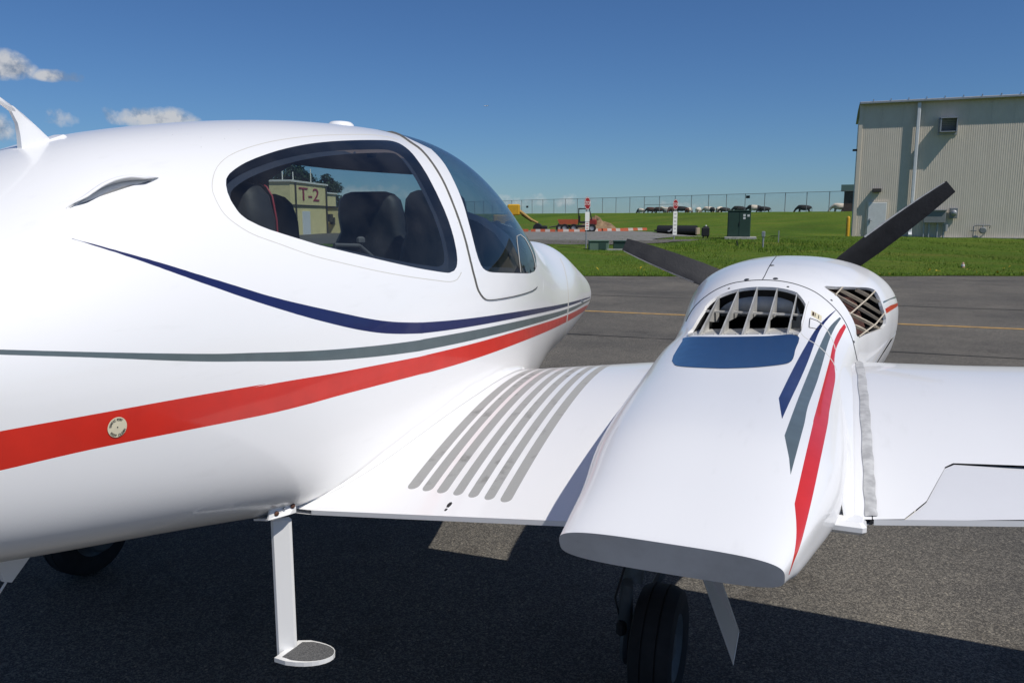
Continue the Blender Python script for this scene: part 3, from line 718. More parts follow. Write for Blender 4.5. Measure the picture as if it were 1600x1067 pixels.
    'gray': [(0.7584,0.3546),(0.758,0.3516),(0.7575,0.3484),(0.757,0.3449),(0.7564,0.341),(0.7558,0.3368),(0.7552,0.3323),(0.7545,0.3278),(0.7538,0.3232),(0.7532,0.3186),(0.7525,0.314),(0.7519,0.3094),(0.7512,0.3046),(0.7505,0.2997),(0.7498,0.2946),(0.7491,0.2893),(0.7483,0.2839),(0.7475,0.2784),(0.7467,0.2728),(0.7459,0.2672),(0.7451,0.2616),(0.7442,0.2561),(0.7434,0.2506),(0.7425,0.2453),(0.7417,0.24),(0.7408,0.2348),(0.7399,0.2296),(0.739,0.2245),(0.738,0.2195),(0.7371,0.2147),(0.7361,0.21),(0.7352,0.2054),(0.7342,0.2011),(0.7332,0.1971),(0.7323,0.1932),(0.7313,0.1896),(0.7303,0.1862),(0.7293,0.183),(0.7283,0.1799),(0.7272,0.177),(0.7261,0.1743),(0.725,0.1719),(0.7238,0.1698),(0.7227,0.1681),(0.7216,0.1667),(0.7206,0.1658),(0.7196,0.1652),(0.7185,0.1648),(0.7175,0.1648),(0.7164,0.1649),(0.7153,0.1651),(0.7141,0.1655),(0.7129,0.1658),(0.7115,0.1662),(0.7101,0.1667),(0.7086,0.1672),(0.7071,0.1677),(0.7056,0.1684),(0.704,0.1691),(0.7024,0.1698),(0.7008,0.1705),(0.6991,0.1713),(0.6975,0.172),(0.6958,0.1727),(0.6941,0.1734),(0.6923,0.174),(0.6905,0.1746),(0.6886,0.1752),(0.6867,0.1758),(0.6848,0.1762),(0.6827,0.1766),(0.6806,0.177),(0.6785,0.1772),(0.6763,0.1774),(0.6739,0.1776),(0.6715,0.1776),(0.669,0.1776),(0.6664,0.1775),(0.6638,0.1773),(0.6616,0.177),(0.6598,0.1767),(0.6586,0.1766),(0.6583,0.1766),(0.6586,0.1767),(0.6593,0.177),(0.6599,0.1773),(0.6602,0.1776),(0.6599,0.1778),(0.6587,0.1779),(0.6569,0.1779),(0.6544,0.1777),(0.6514,0.1772),(0.6482,0.1764),(0.6448,0.1754),(0.6412,0.1741),(0.6376,0.1726),(0.6337,0.1709),(0.6297,0.1689),(0.6255,0.1667),(0.621,0.1641),(0.6161,0.1613),(0.6107,0.158),(0.6047,0.1541),(0.5979,0.1496),(0.5901,0.1442),(0.5809,0.1374),(0.5699,0.1289),(0.5571,0.1181),(0.542,0.1048),(0.5248,0.0906),(0.5061,0.0784),(0.4861,0.0681),(0.4643,0.0582),(0.4398,0.047),(0.4094,0.0285),(0.3655,-0.0022),(0.2934,-0.0412),(0.1724,-0.2046),(0.1861,-0.2516),(0.2837,-0.1195),(0.3489,-0.0781),(0.3932,-0.0435),(0.4239,-0.0176),(0.4477,-0.0008),(0.4683,0.0118),(0.4872,0.0247),(0.5049,0.0379),(0.5215,0.0516),(0.537,0.0661),(0.5511,0.0796),(0.5635,0.0909),(0.5742,0.0997),(0.5837,0.1065),(0.5919,0.1119),(0.5991,0.1163),(0.6056,0.1199),(0.6114,0.1229),(0.6166,0.1256),(0.6215,0.1278),(0.626,0.1297),(0.6302,0.1313),(0.6342,0.1327),(0.638,0.1338),(0.6417,0.1348),(0.6452,0.1356),(0.6487,0.1362),(0.6519,0.1367),(0.6548,0.1369),(0.6573,0.1369),(0.6592,0.1367),(0.6603,0.1365),(0.6607,0.1362),(0.6604,0.136),(0.6597,0.1357),(0.659,0.1355),(0.6587,0.1355),(0.6591,0.1356),(0.6602,0.1359),(0.662,0.1363),(0.6643,0.1367),(0.6668,0.137),(0.6694,0.1372),(0.6719,0.1372),(0.6743,0.1373),(0.6766,0.1372),(0.6789,0.1371),(0.681,0.137),(0.6831,0.1368),(0.6851,0.1366),(0.6871,0.1363),(0.689,0.136),(0.6909,0.1356),(0.6927,0.1353),(0.6944,0.135),(0.6961,0.1347),(0.6978,0.1344),(0.6994,0.1341),(0.7011,0.1338),(0.7027,0.1335),(0.7043,0.1332),(0.7058,0.133),(0.7074,0.1328),(0.7089,0.1327),(0.7104,0.1326),(0.7118,0.1326),(0.7131,0.1326),(0.7144,0.1326),(0.7155,0.1327),(0.7167,0.1327),(0.7177,0.1329),(0.7188,0.1332),(0.7198,0.1337),(0.7208,0.1344),(0.7218,0.1354),(0.7229,0.1368),(0.724,0.1385),(0.7252,0.1407),(0.7263,0.1432),(0.7274,0.1461),(0.7285,0.1492),(0.7295,0.1525),(0.7305,0.156),(0.7315,0.1597),(0.7325,0.1636),(0.7334,0.1678),(0.7344,0.1723),(0.7354,0.177),(0.7363,0.1819),(0.7373,0.187),(0.7382,0.1922),(0.7392,0.1976),(0.7401,0.203),(0.741,0.2084),(0.7419,0.2138),(0.7427,0.2193),(0.7436,0.2248),(0.7444,0.2303),(0.7453,0.2358),(0.7461,0.2413),(0.7469,0.2468),(0.7477,0.2523),(0.7485,0.2576),(0.7493,0.2629),(0.75,0.268),(0.7507,0.2729),(0.7514,0.2777),(0.7521,0.2823),(0.7527,0.2868),(0.7534,0.2913),(0.754,0.2959),(0.7547,0.3005),(0.7554,0.3052),(0.756,0.3098),(0.7566,0.3142),(0.7572,0.3182),(0.7577,0.322),(0.7582,0.3255),(0.7586,0.3287)],
    'red': [(0.7603,-0.138),(0.7598,-0.1352),(0.7593,-0.1322),(0.7588,-0.1291),(0.7582,-0.1258),(0.7576,-0.1224),(0.7569,-0.119),(0.7562,-0.1156),(0.7556,-0.1123),(0.7549,-0.1092),(0.7542,-0.1063),(0.7535,-0.1034),(0.7528,-0.1006),(0.7521,-0.0978),(0.7514,-0.0949),(0.7506,-0.092),(0.7498,-0.089),(0.749,-0.0861),(0.7481,-0.0831),(0.7473,-0.0802),(0.7464,-0.0772),(0.7456,-0.0743),(0.7447,-0.0714),(0.7439,-0.0685),(0.743,-0.0655),(0.7421,-0.0626),(0.7412,-0.0596),(0.7403,-0.0565),(0.7394,-0.0534),(0.7385,-0.0502),(0.7376,-0.047),(0.7366,-0.0437),(0.7357,-0.0403),(0.7347,-0.0367),(0.7337,-0.0331),(0.7327,-0.0294),(0.7317,-0.0255),(0.7306,-0.0214),(0.7295,-0.0172),(0.7284,-0.0126),(0.7273,-0.0077),(0.726,-0.0024),(0.7248,0.0023),(0.7235,0.0065),(0.7221,0.0109),(0.7207,0.0154),(0.7194,0.0199),(0.718,0.0245),(0.7166,0.0289),(0.7153,0.0331),(0.7141,0.0369),(0.713,0.0403),(0.7121,0.0431),(0.7114,0.0449),(0.711,0.0456),(0.711,0.045),(0.7114,0.0432),(0.712,0.0405),(0.7127,0.0374),(0.7133,0.0348),(0.7136,0.0333),(0.7136,0.0333),(0.7131,0.035),(0.7122,0.0381),(0.711,0.0423),(0.7096,0.047),(0.7081,0.0518),(0.7065,0.0565),(0.7049,0.061),(0.7033,0.0651),(0.7017,0.0691),(0.7001,0.0728),(0.6984,0.0763),(0.6966,0.0797),(0.6949,0.083),(0.6931,0.0863),(0.6913,0.0894),(0.6894,0.0924),(0.6875,0.0954),(0.6856,0.0982),(0.6836,0.1009),(0.6815,0.1034),(0.6793,0.1057),(0.677,0.1078),(0.6747,0.1098),(0.6722,0.1115),(0.6697,0.1129),(0.6672,0.1141),(0.6648,0.115),(0.6624,0.1156),(0.6604,0.1159),(0.6588,0.1161),(0.6579,0.1161),(0.6576,0.116),(0.6581,0.1159),(0.6589,0.1158),(0.66,0.1157),(0.6608,0.1157),(0.6611,0.1159),(0.6607,0.1164),(0.6595,0.1171),(0.6576,0.1179),(0.655,0.1188),(0.6521,0.1194),(0.6488,0.1198),(0.6454,0.12),(0.6419,0.1198),(0.6383,0.1195),(0.6345,0.1189),(0.6307,0.1181),(0.6268,0.1171),(0.6227,0.1159),(0.6184,0.1145),(0.6139,0.1129),(0.609,0.1109),(0.6036,0.1085),(0.5976,0.1054),(0.5908,0.1015),(0.5829,0.0965),(0.5739,0.0897),(0.5633,0.0808),(0.5511,0.0691),(0.5371,0.0546),(0.5216,0.0387),(0.505,0.0228),(0.4873,0.0067),(0.4683,-0.0139),(0.4473,-0.035),(0.4231,-0.0574),(0.3915,-0.0928),(0.3456,-0.145),(0.2772,-0.2292),(0.1634,-0.5051),(0.1872,-0.6431),(0.2503,-0.5147),(0.3302,-0.324),(0.3815,-0.2391),(0.416,-0.19),(0.4416,-0.1624),(0.4635,-0.1399),(0.4842,-0.1132),(0.5036,-0.081),(0.5214,-0.0449),(0.5374,-0.0071),(0.5515,0.0132),(0.5637,0.0259),(0.5743,0.035),(0.5834,0.0413),(0.5912,0.0457),(0.598,0.0488),(0.604,0.051),(0.6094,0.0526),(0.6142,0.0538),(0.6186,0.0546),(0.6227,0.0552),(0.6266,0.0556),(0.6302,0.0557),(0.6337,0.0557),(0.637,0.0555),(0.6402,0.0552),(0.6434,0.0547),(0.6466,0.0541),(0.6497,0.0533),(0.6528,0.0523),(0.6556,0.0511),(0.658,0.0499),(0.6599,0.0489),(0.6611,0.0483),(0.6615,0.0481),(0.6612,0.0485),(0.6604,0.0492),(0.6593,0.05),(0.6585,0.0506),(0.658,0.051),(0.6583,0.0511),(0.6592,0.0508),(0.6608,0.05),(0.6628,0.0488),(0.6651,0.0471),(0.6676,0.045),(0.6701,0.0426),(0.6726,0.0398),(0.675,0.0367),(0.6774,0.0333),(0.6796,0.0298),(0.6817,0.026),(0.6838,0.0221),(0.6857,0.018),(0.6876,0.0138),(0.6894,0.0095),(0.691,0.0051),(0.6926,0.0006),(0.6941,-0.0078),(0.6955,-0.0169),(0.6969,-0.0261),(0.6983,-0.0356),(0.6997,-0.0454),(0.7012,-0.0555),(0.7027,-0.0659),(0.7042,-0.0765),(0.7057,-0.0871),(0.7073,-0.0975),(0.7087,-0.1073),(0.7102,-0.1164),(0.7115,-0.1248),(0.7128,-0.1327),(0.7141,-0.1401),(0.7154,-0.1472),(0.7166,-0.154),(0.7179,-0.1607),(0.7191,-0.1672),(0.7204,-0.1735),(0.7216,-0.1795),(0.7229,-0.1852),(0.7241,-0.1906),(0.7253,-0.1956),(0.7265,-0.2003),(0.7276,-0.2048),(0.7287,-0.209),(0.7298,-0.2129),(0.7308,-0.2166),(0.7319,-0.2201),(0.7329,-0.2235),(0.7339,-0.2267),(0.7349,-0.2298),(0.7359,-0.2328),(0.7368,-0.2358),(0.7378,-0.2387),(0.7387,-0.2416),(0.7396,-0.2445),(0.7405,-0.2475),(0.7414,-0.2505),(0.7423,-0.2535),(0.7432,-0.2567),(0.7441,-0.2599),(0.7449,-0.2633),(0.7458,-0.2668),(0.7467,-0.2705),(0.7475,-0.2743),(0.7484,-0.2782),(0.7492,-0.2821),(0.75,-0.2861),(0.7508,-0.2902),(0.7516,-0.2942),(0.7523,-0.2981),(0.7531,-0.302),(0.7537,-0.3057),(0.7544,-0.3095),(0.7551,-0.3132),(0.7558,-0.3169),(0.7565,-0.3207),(0.7572,-0.3245),(0.7578,-0.3282),(0.7585,-0.3317),(0.759,-0.335),(0.7596,-0.338),(0.7601,-0.3407),(0.7605,-0.3433)],
    'port': [(0.74,-0.1504)],
    'scoop': [(0.734,0.9356),(0.7329,0.9408),(0.7315,0.948),(0.7302,0.9564),(0.7288,0.9644),(0.7275,0.9698),(0.7261,0.9727),(0.7246,0.9732),(0.723,0.9705),(0.7214,0.962),(0.7198,0.9518),(0.7185,0.9453),(0.7172,0.9391),(0.7162,0.9353)],
    'scoopdn': [(0.7306,0.8968),(0.7196,0.9136)],
    'brk': [(0.7033,-0.7966),(0.6978,-0.7594),(0.6968,-0.9486),(0.6954,-0.8123)],
    'vent': [(2.66,2.2497),(2.7034,2.2931),(2.7404,2.2806),(2.7791,2.2928),(2.8151,2.2933),(2.8395,2.2843),(2.8581,2.2708),(2.8742,2.256),(2.8869,2.2452),(2.9049,2.2433),(2.9205,2.2171),(2.937,2.1829),(2.9473,2.1508),(2.9545,2.1131),(2.9588,2.0808),(2.9626,2.0451),(2.9661,2.0098),(2.9692,1.9757),(2.9717,1.9417),(2.974,1.9078),(2.976,1.8739),(2.9776,1.8399),(2.979,1.806),(2.9801,1.7723),(2.981,1.7385),(2.9816,1.7034),(2.9819,1.6659),(2.9819,1.6271),(2.9818,1.5894),(2.9817,1.5545),(2.9814,1.5207),(2.9801,1.4855),(2.9779,1.4475),(2.9751,1.4082),(2.9718,1.3701),(2.9677,1.3316),(2.9632,1.2942),(2.9581,1.2639),(2.9377,1.2206),(2.918,1.1826),(2.8984,1.1509),(2.869,1.1527),(2.8481,1.1552),(2.8199,1.1577),(2.7848,1.1574),(2.7472,1.144),(2.7081,1.1288),(2.6732,1.1419),(2.6614,1.1625),(2.6521,1.1912),(2.6451,1.2261),(2.6399,1.2652),(2.636,1.3065),(2.6326,1.3478),(2.6287,1.3868),(2.6248,1.4195),(2.6213,1.4529),(2.6179,1.4867),(2.6147,1.521),(2.6117,1.5556),(2.6088,1.5904),(2.6061,1.6253),(2.6036,1.6601),(2.6015,1.6952),(2.5998,1.7306),(2.5985,1.7662),(2.5977,1.8018),(2.5975,1.8372),(2.5978,1.8725),(2.5988,1.9074),(2.6005,1.9419),(2.6029,1.9832),(2.6063,2.0278),(2.6114,2.0743),(2.6191,2.1213),(2.6298,2.1676),(2.6437,2.2114)],
    'plate': [(2.619,2.2224),(2.622,2.2739),(2.5752,2.2445),(2.5362,2.2429),(2.485,2.2399),(2.4336,2.2366),(2.3931,2.2329),(2.3225,2.2094),(2.2583,2.1495),(2.2432,2.1213),(2.2313,2.0881),(2.2199,2.0414),(2.2142,2.0097),(2.2093,1.9726),(2.2055,1.9326),(2.2029,1.8921),(2.2015,1.8534),(2.2009,1.8188),(2.2008,1.7837),(2.2011,1.7529),(2.2021,1.7231),(2.2041,1.6913),(2.2074,1.6544),(2.2108,1.6237),(2.2149,1.5901),(2.2195,1.5547),(2.2245,1.5184),(2.2299,1.4825),(2.2357,1.4478),(2.2418,1.4155),(2.2495,1.3792),(2.2583,1.343),(2.2678,1.3081),(2.2776,1.2756),(2.2873,1.2465),(2.2963,1.222),(2.3109,1.1872),(2.323,1.1655),(2.3369,1.149),(2.3609,1.1317),(2.3916,1.1236),(2.4323,1.1219),(2.4866,1.1255),(2.5284,1.1225),(2.5793,1.117),(2.6244,1.1212),(2.6492,1.147),(2.6514,1.1674),(2.6493,1.1929),(2.6441,1.2224),(2.6367,1.2553),(2.6281,1.2907),(2.6192,1.3279),(2.6107,1.3659),(2.6036,1.4041),(2.5985,1.4413),(2.5951,1.4745),(2.592,1.5085),(2.589,1.5431),(2.5861,1.5783),(2.5832,1.614),(2.5804,1.65),(2.5779,1.6862),(2.5756,1.7228),(2.5737,1.7596),(2.5722,1.7965),(2.5715,1.8356),(2.5718,1.8778),(2.5735,1.9223),(2.5765,1.9682),(2.5811,2.0147),(2.5871,2.061),(2.5944,2.1061),(2.6027,2.1491),(2.6113,2.1886)],
    'cowlseam': [(2.8869,2.5181),(2.9197,2.5071),(2.96,2.4815),(2.978,2.4318),(2.9885,2.3649),(2.9963,2.3099),(3.0056,2.2508),(3.0139,2.1908),(3.0186,2.1442),(3.023,2.096),(3.0271,2.0486),(3.0307,2.0041),(3.0328,1.9475),(3.0327,1.8929),(3.0332,1.8433),(3.0349,1.7814),(3.0357,1.7244),(3.0364,1.6673),(3.0357,1.6046),(3.0345,1.5539),(3.0326,1.4988),(3.0296,1.4436),(3.0257,1.3898),(3.0212,1.336),(3.0158,1.2821),(3.0095,1.2263),(3.0028,1.1701),(2.9961,1.1178),(2.9889,1.072),(2.9809,1.0296),(2.9721,0.9859),(2.9628,0.9384),(2.9532,0.8891),(2.9436,0.8401),(2.9347,0.7925),(2.926,0.7447),(2.9154,0.6957),(2.9052,0.6566),(2.8936,0.6152),(2.882,0.5731),(2.8712,0.5323),(2.8565,0.4835),(2.8407,0.438),(2.8277,0.3871),(2.8211,0.3185),(2.8266,0.2304),(2.8465,0.1416),(2.8897,0.0751),(2.8572,0.1796),(2.842,0.2829),(2.8435,0.3594),(2.8535,0.4148),(2.8673,0.4639),(2.8805,0.5159),(2.8903,0.5589),(2.9012,0.6029),(2.9123,0.6459),(2.9222,0.6865),(2.9326,0.7371),(2.9413,0.7861),(2.9502,0.8348),(2.9598,0.8847),(2.9692,0.9346),(2.9784,0.9827),(2.9872,1.0269),(2.9952,1.07),(3.0025,1.1164),(3.0094,1.1694),(3.0162,1.2261),(3.0226,1.2824),(3.0282,1.3368),(3.0328,1.3911),(3.0369,1.4453),(3.04,1.5009),(3.042,1.5564),(3.0433,1.6073),(3.0441,1.6703),(3.0435,1.7278),(3.0428,1.7852),(3.0412,1.8473),(3.0409,1.8973),(3.0412,1.9524),(3.0394,2.0099),(3.0359,2.0552),(3.0321,2.1034),(3.028,2.1525),(3.0237,2.2002),(3.0161,2.262),(3.0078,2.3232),(3.0014,2.3812),(2.9938,2.4534),(2.98,2.5118),(2.9402,2.5446),(2.9045,2.555)],
    'topseam': [(3.8011,1.7778),(3.3873,1.7031),(3.2661,1.6813),(3.185,1.6703),(3.1253,1.664),(3.0839,1.6635),(3.0461,1.6725),(3.0421,1.6632),(3.0795,1.654),(3.1202,1.6539),(3.1783,1.6596),(3.2555,1.6696),(3.3704,1.6901),(3.8151,1.7733)],
    'fast': [(3.2416,1.6528),(3.0536,1.5319),(3.049,1.8398),(3.8011,1.7426),(2.9911,2.0099),(2.9911,1.3737),(2.987,0.8996),(2.8731,0.458)],
    'hatch': [(2.9195,1.1276),(2.8836,1.1398),(2.8527,1.1426),(2.8118,1.1435),(2.77,1.1427),(2.7214,1.1384),(2.6804,1.1299),(2.6508,1.0939),(2.6275,1.0431),(2.617,1.0057),(2.6031,0.9611),(2.5884,0.926),(2.5714,0.8874),(2.5543,0.8506),(2.5278,0.8011),(2.5005,0.7576),(2.4673,0.7226),(2.4408,0.6991),(2.4484,0.6909),(2.4748,0.715),(2.508,0.7512),(2.5354,0.7959),(2.5618,0.8464),(2.5789,0.8839),(2.5958,0.9231),(2.6106,0.9589),(2.6244,1.0041),(2.6347,1.0415),(2.6573,1.0915),(2.6836,1.1246),(2.7212,1.1316),(2.7697,1.1358),(2.8117,1.1366),(2.8528,1.1356),(2.8833,1.1328),(2.919,1.1205)],
    'hatch2': [(2.8131,0.9786),(2.8032,0.9434),(2.7872,0.8994),(2.7651,0.8649),(2.7381,0.833),(2.7058,0.8018),(2.6754,0.7763),(2.6432,0.7549),(2.6494,0.7473),(2.6814,0.769),(2.7117,0.7951),(2.7438,0.8267),(2.7708,0.8592),(2.7931,0.8947),(2.8086,0.9395),(2.818,0.9751)],
    'latch': [(2.8257,1.0838),(2.8227,1.0071),(2.8144,0.9622),(2.7595,0.9686),(2.7498,1.0699)],
    'nnavy': [(2.9415,0.8223),(2.9154,0.8523),(2.8857,0.8908),(2.8591,0.9234),(2.8324,0.9524),(2.8064,0.9753),(2.7743,0.9938),(2.7338,1.0093),(2.6889,1.0212),(2.6479,1.0293),(2.5945,1.0392),(2.5417,1.0506),(2.4791,1.0643),(2.41,1.0787),(2.3529,1.0896),(2.2913,1.1003),(2.2289,1.1099),(2.1688,1.119),(2.1071,1.1281),(2.0447,1.1374),(1.9917,1.1454),(1.9562,1.1509),(1.8647,1.1191),(1.7893,1.0885),(1.8125,1.0848),(1.8472,1.0793),(1.8902,1.0724),(1.9377,1.0647),(1.9799,1.0575),(2.0281,1.0493),(2.08,1.0405),(2.1326,1.032),(2.1827,1.0244),(2.2409,1.0165),(2.2964,1.0092),(2.3494,1.002),(2.3996,0.9952),(2.4609,0.9879),(2.5168,0.9825),(2.5701,0.9778),(2.6226,0.974),(2.6712,0.9719),(2.7131,0.9687),(2.7611,0.9594),(2.8014,0.9444),(2.8353,0.9218),(2.8656,0.8931),(2.9035,0.8532),(2.9381,0.821)],
    'ngray': [(2.914,0.7609),(2.866,0.8193),(2.84,0.8474),(2.8107,0.8713),(2.7779,0.8868),(2.739,0.8984),(2.6866,0.9084),(2.624,0.9175),(2.5801,0.9248),(2.5336,0.9328),(2.4794,0.9418),(2.4334,0.9491),(2.3836,0.9566),(2.3288,0.9644),(2.2677,0.9724),(2.2233,0.9778),(2.1763,0.9837),(2.1272,0.99),(2.0766,0.9967),(2.025,1.0034),(1.9733,1.0099),(1.9256,1.0157),(1.8745,1.0217),(1.8243,1.0274),(1.7783,1.0324),(1.739,1.0365),(1.7078,1.0397),(1.6864,1.0417),(1.5099,0.8981),(1.5244,0.9022),(1.5451,0.9078),(1.5709,0.9138),(1.6006,0.9194),(1.6327,0.9238),(1.6657,0.9264),(1.6973,0.9268),(1.7238,0.9259),(1.7768,0.9233),(1.81,0.9222),(1.8478,0.9229),(1.8919,0.9239),(1.9494,0.9209),(1.9945,0.9154),(2.0482,0.9074),(2.1074,0.8981),(2.1684,0.889),(2.2266,0.8817),(2.2826,0.8763),(2.3388,0.8711),(2.3931,0.8661),(2.4432,0.8615),(2.4872,0.8574),(2.5645,0.8515),(2.6258,0.8474),(2.6925,0.8419),(2.7528,0.8329),(2.8044,0.8182),(2.844,0.7963),(2.8828,0.7641),(2.914,0.7374)],
    'nred': [(2.8997,0.6841),(2.8409,0.7401),(2.7977,0.7641),(2.7438,0.7805),(2.6927,0.7884),(2.6391,0.7917),(2.5792,0.7925),(2.5193,0.794),(2.4749,0.7982),(2.411,0.8055),(2.3674,0.81),(2.3156,0.815),(2.2582,0.8198),(2.1978,0.8245),(2.1375,0.8299),(2.0837,0.8352),(2.0253,0.8412),(1.9683,0.847),(1.9175,0.8521),(1.8764,0.8559),(1.8478,0.8582),(1.8348,0.856),(1.8096,0.8571),(1.7783,0.8583),(1.7433,0.8593),(1.7068,0.86),(1.6713,0.8592),(1.6385,0.8557),(1.6088,0.8503),(1.5826,0.8438),(1.5575,0.8361),(1.5315,0.8268),(1.5058,0.8163),(1.4812,0.8051),(1.4586,0.794),(1.4388,0.7838),(1.4225,0.7751),(1.4104,0.7685),(1.4104,0.7685),(1.3931,0.7417),(1.3718,0.7047),(1.3539,0.6698),(1.3361,0.6315),(1.3239,0.6029),(1.3115,0.5711),(1.2984,0.535),(1.2845,0.4919),(1.2702,0.4384),(1.2564,0.37),(1.2456,0.2975),(1.2353,0.1947),(1.2275,0.0756),(1.2227,-0.0211),(1.2267,-0.0637),(1.2323,0.0165),(1.2403,0.1126),(1.2504,0.2062),(1.2618,0.2785),(1.2734,0.325),(1.2857,0.3599),(1.3003,0.3973),(1.3193,0.4436),(1.3314,0.4697),(1.3454,0.4957),(1.3612,0.5207),(1.3785,0.544),(1.3972,0.5653),(1.4169,0.585),(1.4368,0.604),(1.4568,0.6218),(1.475,0.6369),(1.4942,0.6517),(1.5143,0.666),(1.5353,0.6794),(1.557,0.6916),(1.5794,0.7025),(1.6024,0.7118),(1.6258,0.7194),(1.6496,0.7249),(1.682,0.7292),(1.7179,0.7297),(1.7556,0.7289),(1.7937,0.7274),(1.8311,0.7255),(1.8659,0.7235),(1.8964,0.7217),(1.946,0.7219),(1.982,0.7235),(2.029,0.7205),(2.0897,0.7157),(2.1534,0.7108),(2.2073,0.7071),(2.2769,0.7027),(2.3268,0.7005),(2.3692,0.7028),(2.4073,0.7094),(2.4482,0.7225),(2.493,0.7355),(2.5479,0.7433),(2.604,0.7472),(2.6493,0.7457),(2.6967,0.7381),(2.7606,0.7196),(2.8205,0.6944),(2.863,0.6675),(2.8926,0.6471)],
    'intake': [(3.065,1.0198),(3.0782,1.0045),(3.0947,0.9595),(3.1205,0.906),(3.1392,0.8786),(3.1622,0.8483),(3.1882,0.8179),(3.2156,0.7893),(3.2425,0.7639),(3.2666,0.7426),(3.306,0.7105),(3.3355,0.6848),(3.3583,0.6604),(3.3823,0.6258),(3.394,0.5917),(3.3944,0.5499),(3.3898,0.5076),(3.3857,0.473),(3.3799,0.435),(3.3744,0.3794),(3.373,0.3152),(3.3786,0.2443),(3.3864,0.1762),(3.3793,0.1045),(3.3343,0.0992),(3.2903,0.1193),(3.2406,0.1406),(3.2031,0.1574),(3.1597,0.1808),(3.1086,0.2166),(3.0507,0.2665),(2.9924,0.3279),(2.9512,0.388),(2.9462,0.4269),(2.9624,0.4528),(2.9763,0.4822),(2.9827,0.5169),(2.9887,0.5531),(2.9944,0.592),(3.0004,0.6342),(3.0071,0.6783),(3.0144,0.723),(3.0209,0.7564),(3.0281,0.7901),(3.0353,0.8248),(3.0419,0.8609),(3.0462,0.9059),(3.0502,0.9568),(3.0563,0.9993)],
    'bgray': [(3.4017,0.4129),(3.7831,0.3389),(3.7831,0.3159),(3.3977,0.3906)],
    'bred': [(3.3952,0.3099),(3.7711,0.2341),(3.7651,0.1834),(3.3993,0.2392)],
    'stick': [(2.875,1.0839),(2.8625,0.9674),(2.8282,0.9628),(2.8435,1.0797)],
    'fins': [(2.6047,2.1009),(2.9549,2.1077),(2.5846,1.8828),(2.9732,1.8991),(2.5943,1.6656),(2.9816,1.6982),(2.6154,1.454),(2.9803,1.4805),(2.646,1.2431),(2.9577,1.2617)],
    'lip': [(2.6531,2.2433),(2.6693,1.1405),(2.6472,1.1347),(2.6287,2.2266)],
    'slats': [(3.0644,1.0014),(3.3621,0.1626),(3.1397,0.8512),(3.361,0.2924),(3.2572,0.7337),(3.3849,0.4274),(2.999,0.6991),(3.3207,0.1007),(2.9869,0.5141),(3.1752,0.1651)],
    'rods': [(3.1464,0.8532),(3.0382,0.8794),(3.3792,0.5864),(2.9978,0.6376),(3.367,0.2743),(2.9692,0.364)],
    'scooplip': [(0.7341,0.9337),(0.7324,0.9271),(0.7315,0.9233),(0.7305,0.9217),(0.729,0.9271),(0.7273,0.9339),(0.7253,0.9383),(0.7238,0.9382),(0.7222,0.9359),(0.7209,0.927),(0.7196,0.92),(0.7178,0.9252),(0.7163,0.9328)],
    'nosehatch': [(0.3462,0.0785),(0.3594,-0.0163),(0.3338,-0.0628),(0.3212,0.0584)],
}
# ------------------------------------------------------------------ ground and terrain
def terr(X, Y):
    X = np.asarray(X, float); Y = np.asarray(Y, float)
    s = Y * .927 - X * .375
    z = np.interp(s, [23, 50, 75, 400], [0, .42, .5, .5])
    q = -(X - 1.6) * .5236 - (Y - 104) * .8519
    h = np.clip((30 - q) / 28, 0, 1); h = h * h * (3 - 2 * h)
    # shallow swale beside the hangar
    dip = np.interp(s, [49.5, 51, 64, 76], [0, .09, .42, 0]) * np.clip((X + 14) / 5, 0, 1) * np.clip((4 - X) / 2, 0, 1)
    return z - dip + 1.75 * h - np.clip((-q - 4) * .04, 0, 3)


def tz(x, y):
    return float(terr(x, y))


def sheet(name, outline, z, m, parent=None, kind='structure'):
    o = mesh_obj(name, [(x, y, z) for x, y in outline], [tuple(range(len(outline)))], m, parent)
    return tag(o, kind=kind)


tag(mesh_obj('tarmac', [(-900, -900, 0), (900, -900, 0), (900, 900, 0), (-900, 900, 0)], [(0, 1, 2, 3)], ASPH), kind='structure')


def edge_y(x):
    """near edge of the grass, where the taxiway stops"""
    return np.interp(x, [-40, -24, -14, -5, 4.9, 14, 40, 140], [17.5, 18.2, 19.4, 21.8, 26.0, 28.5, 31.0, 38.0])


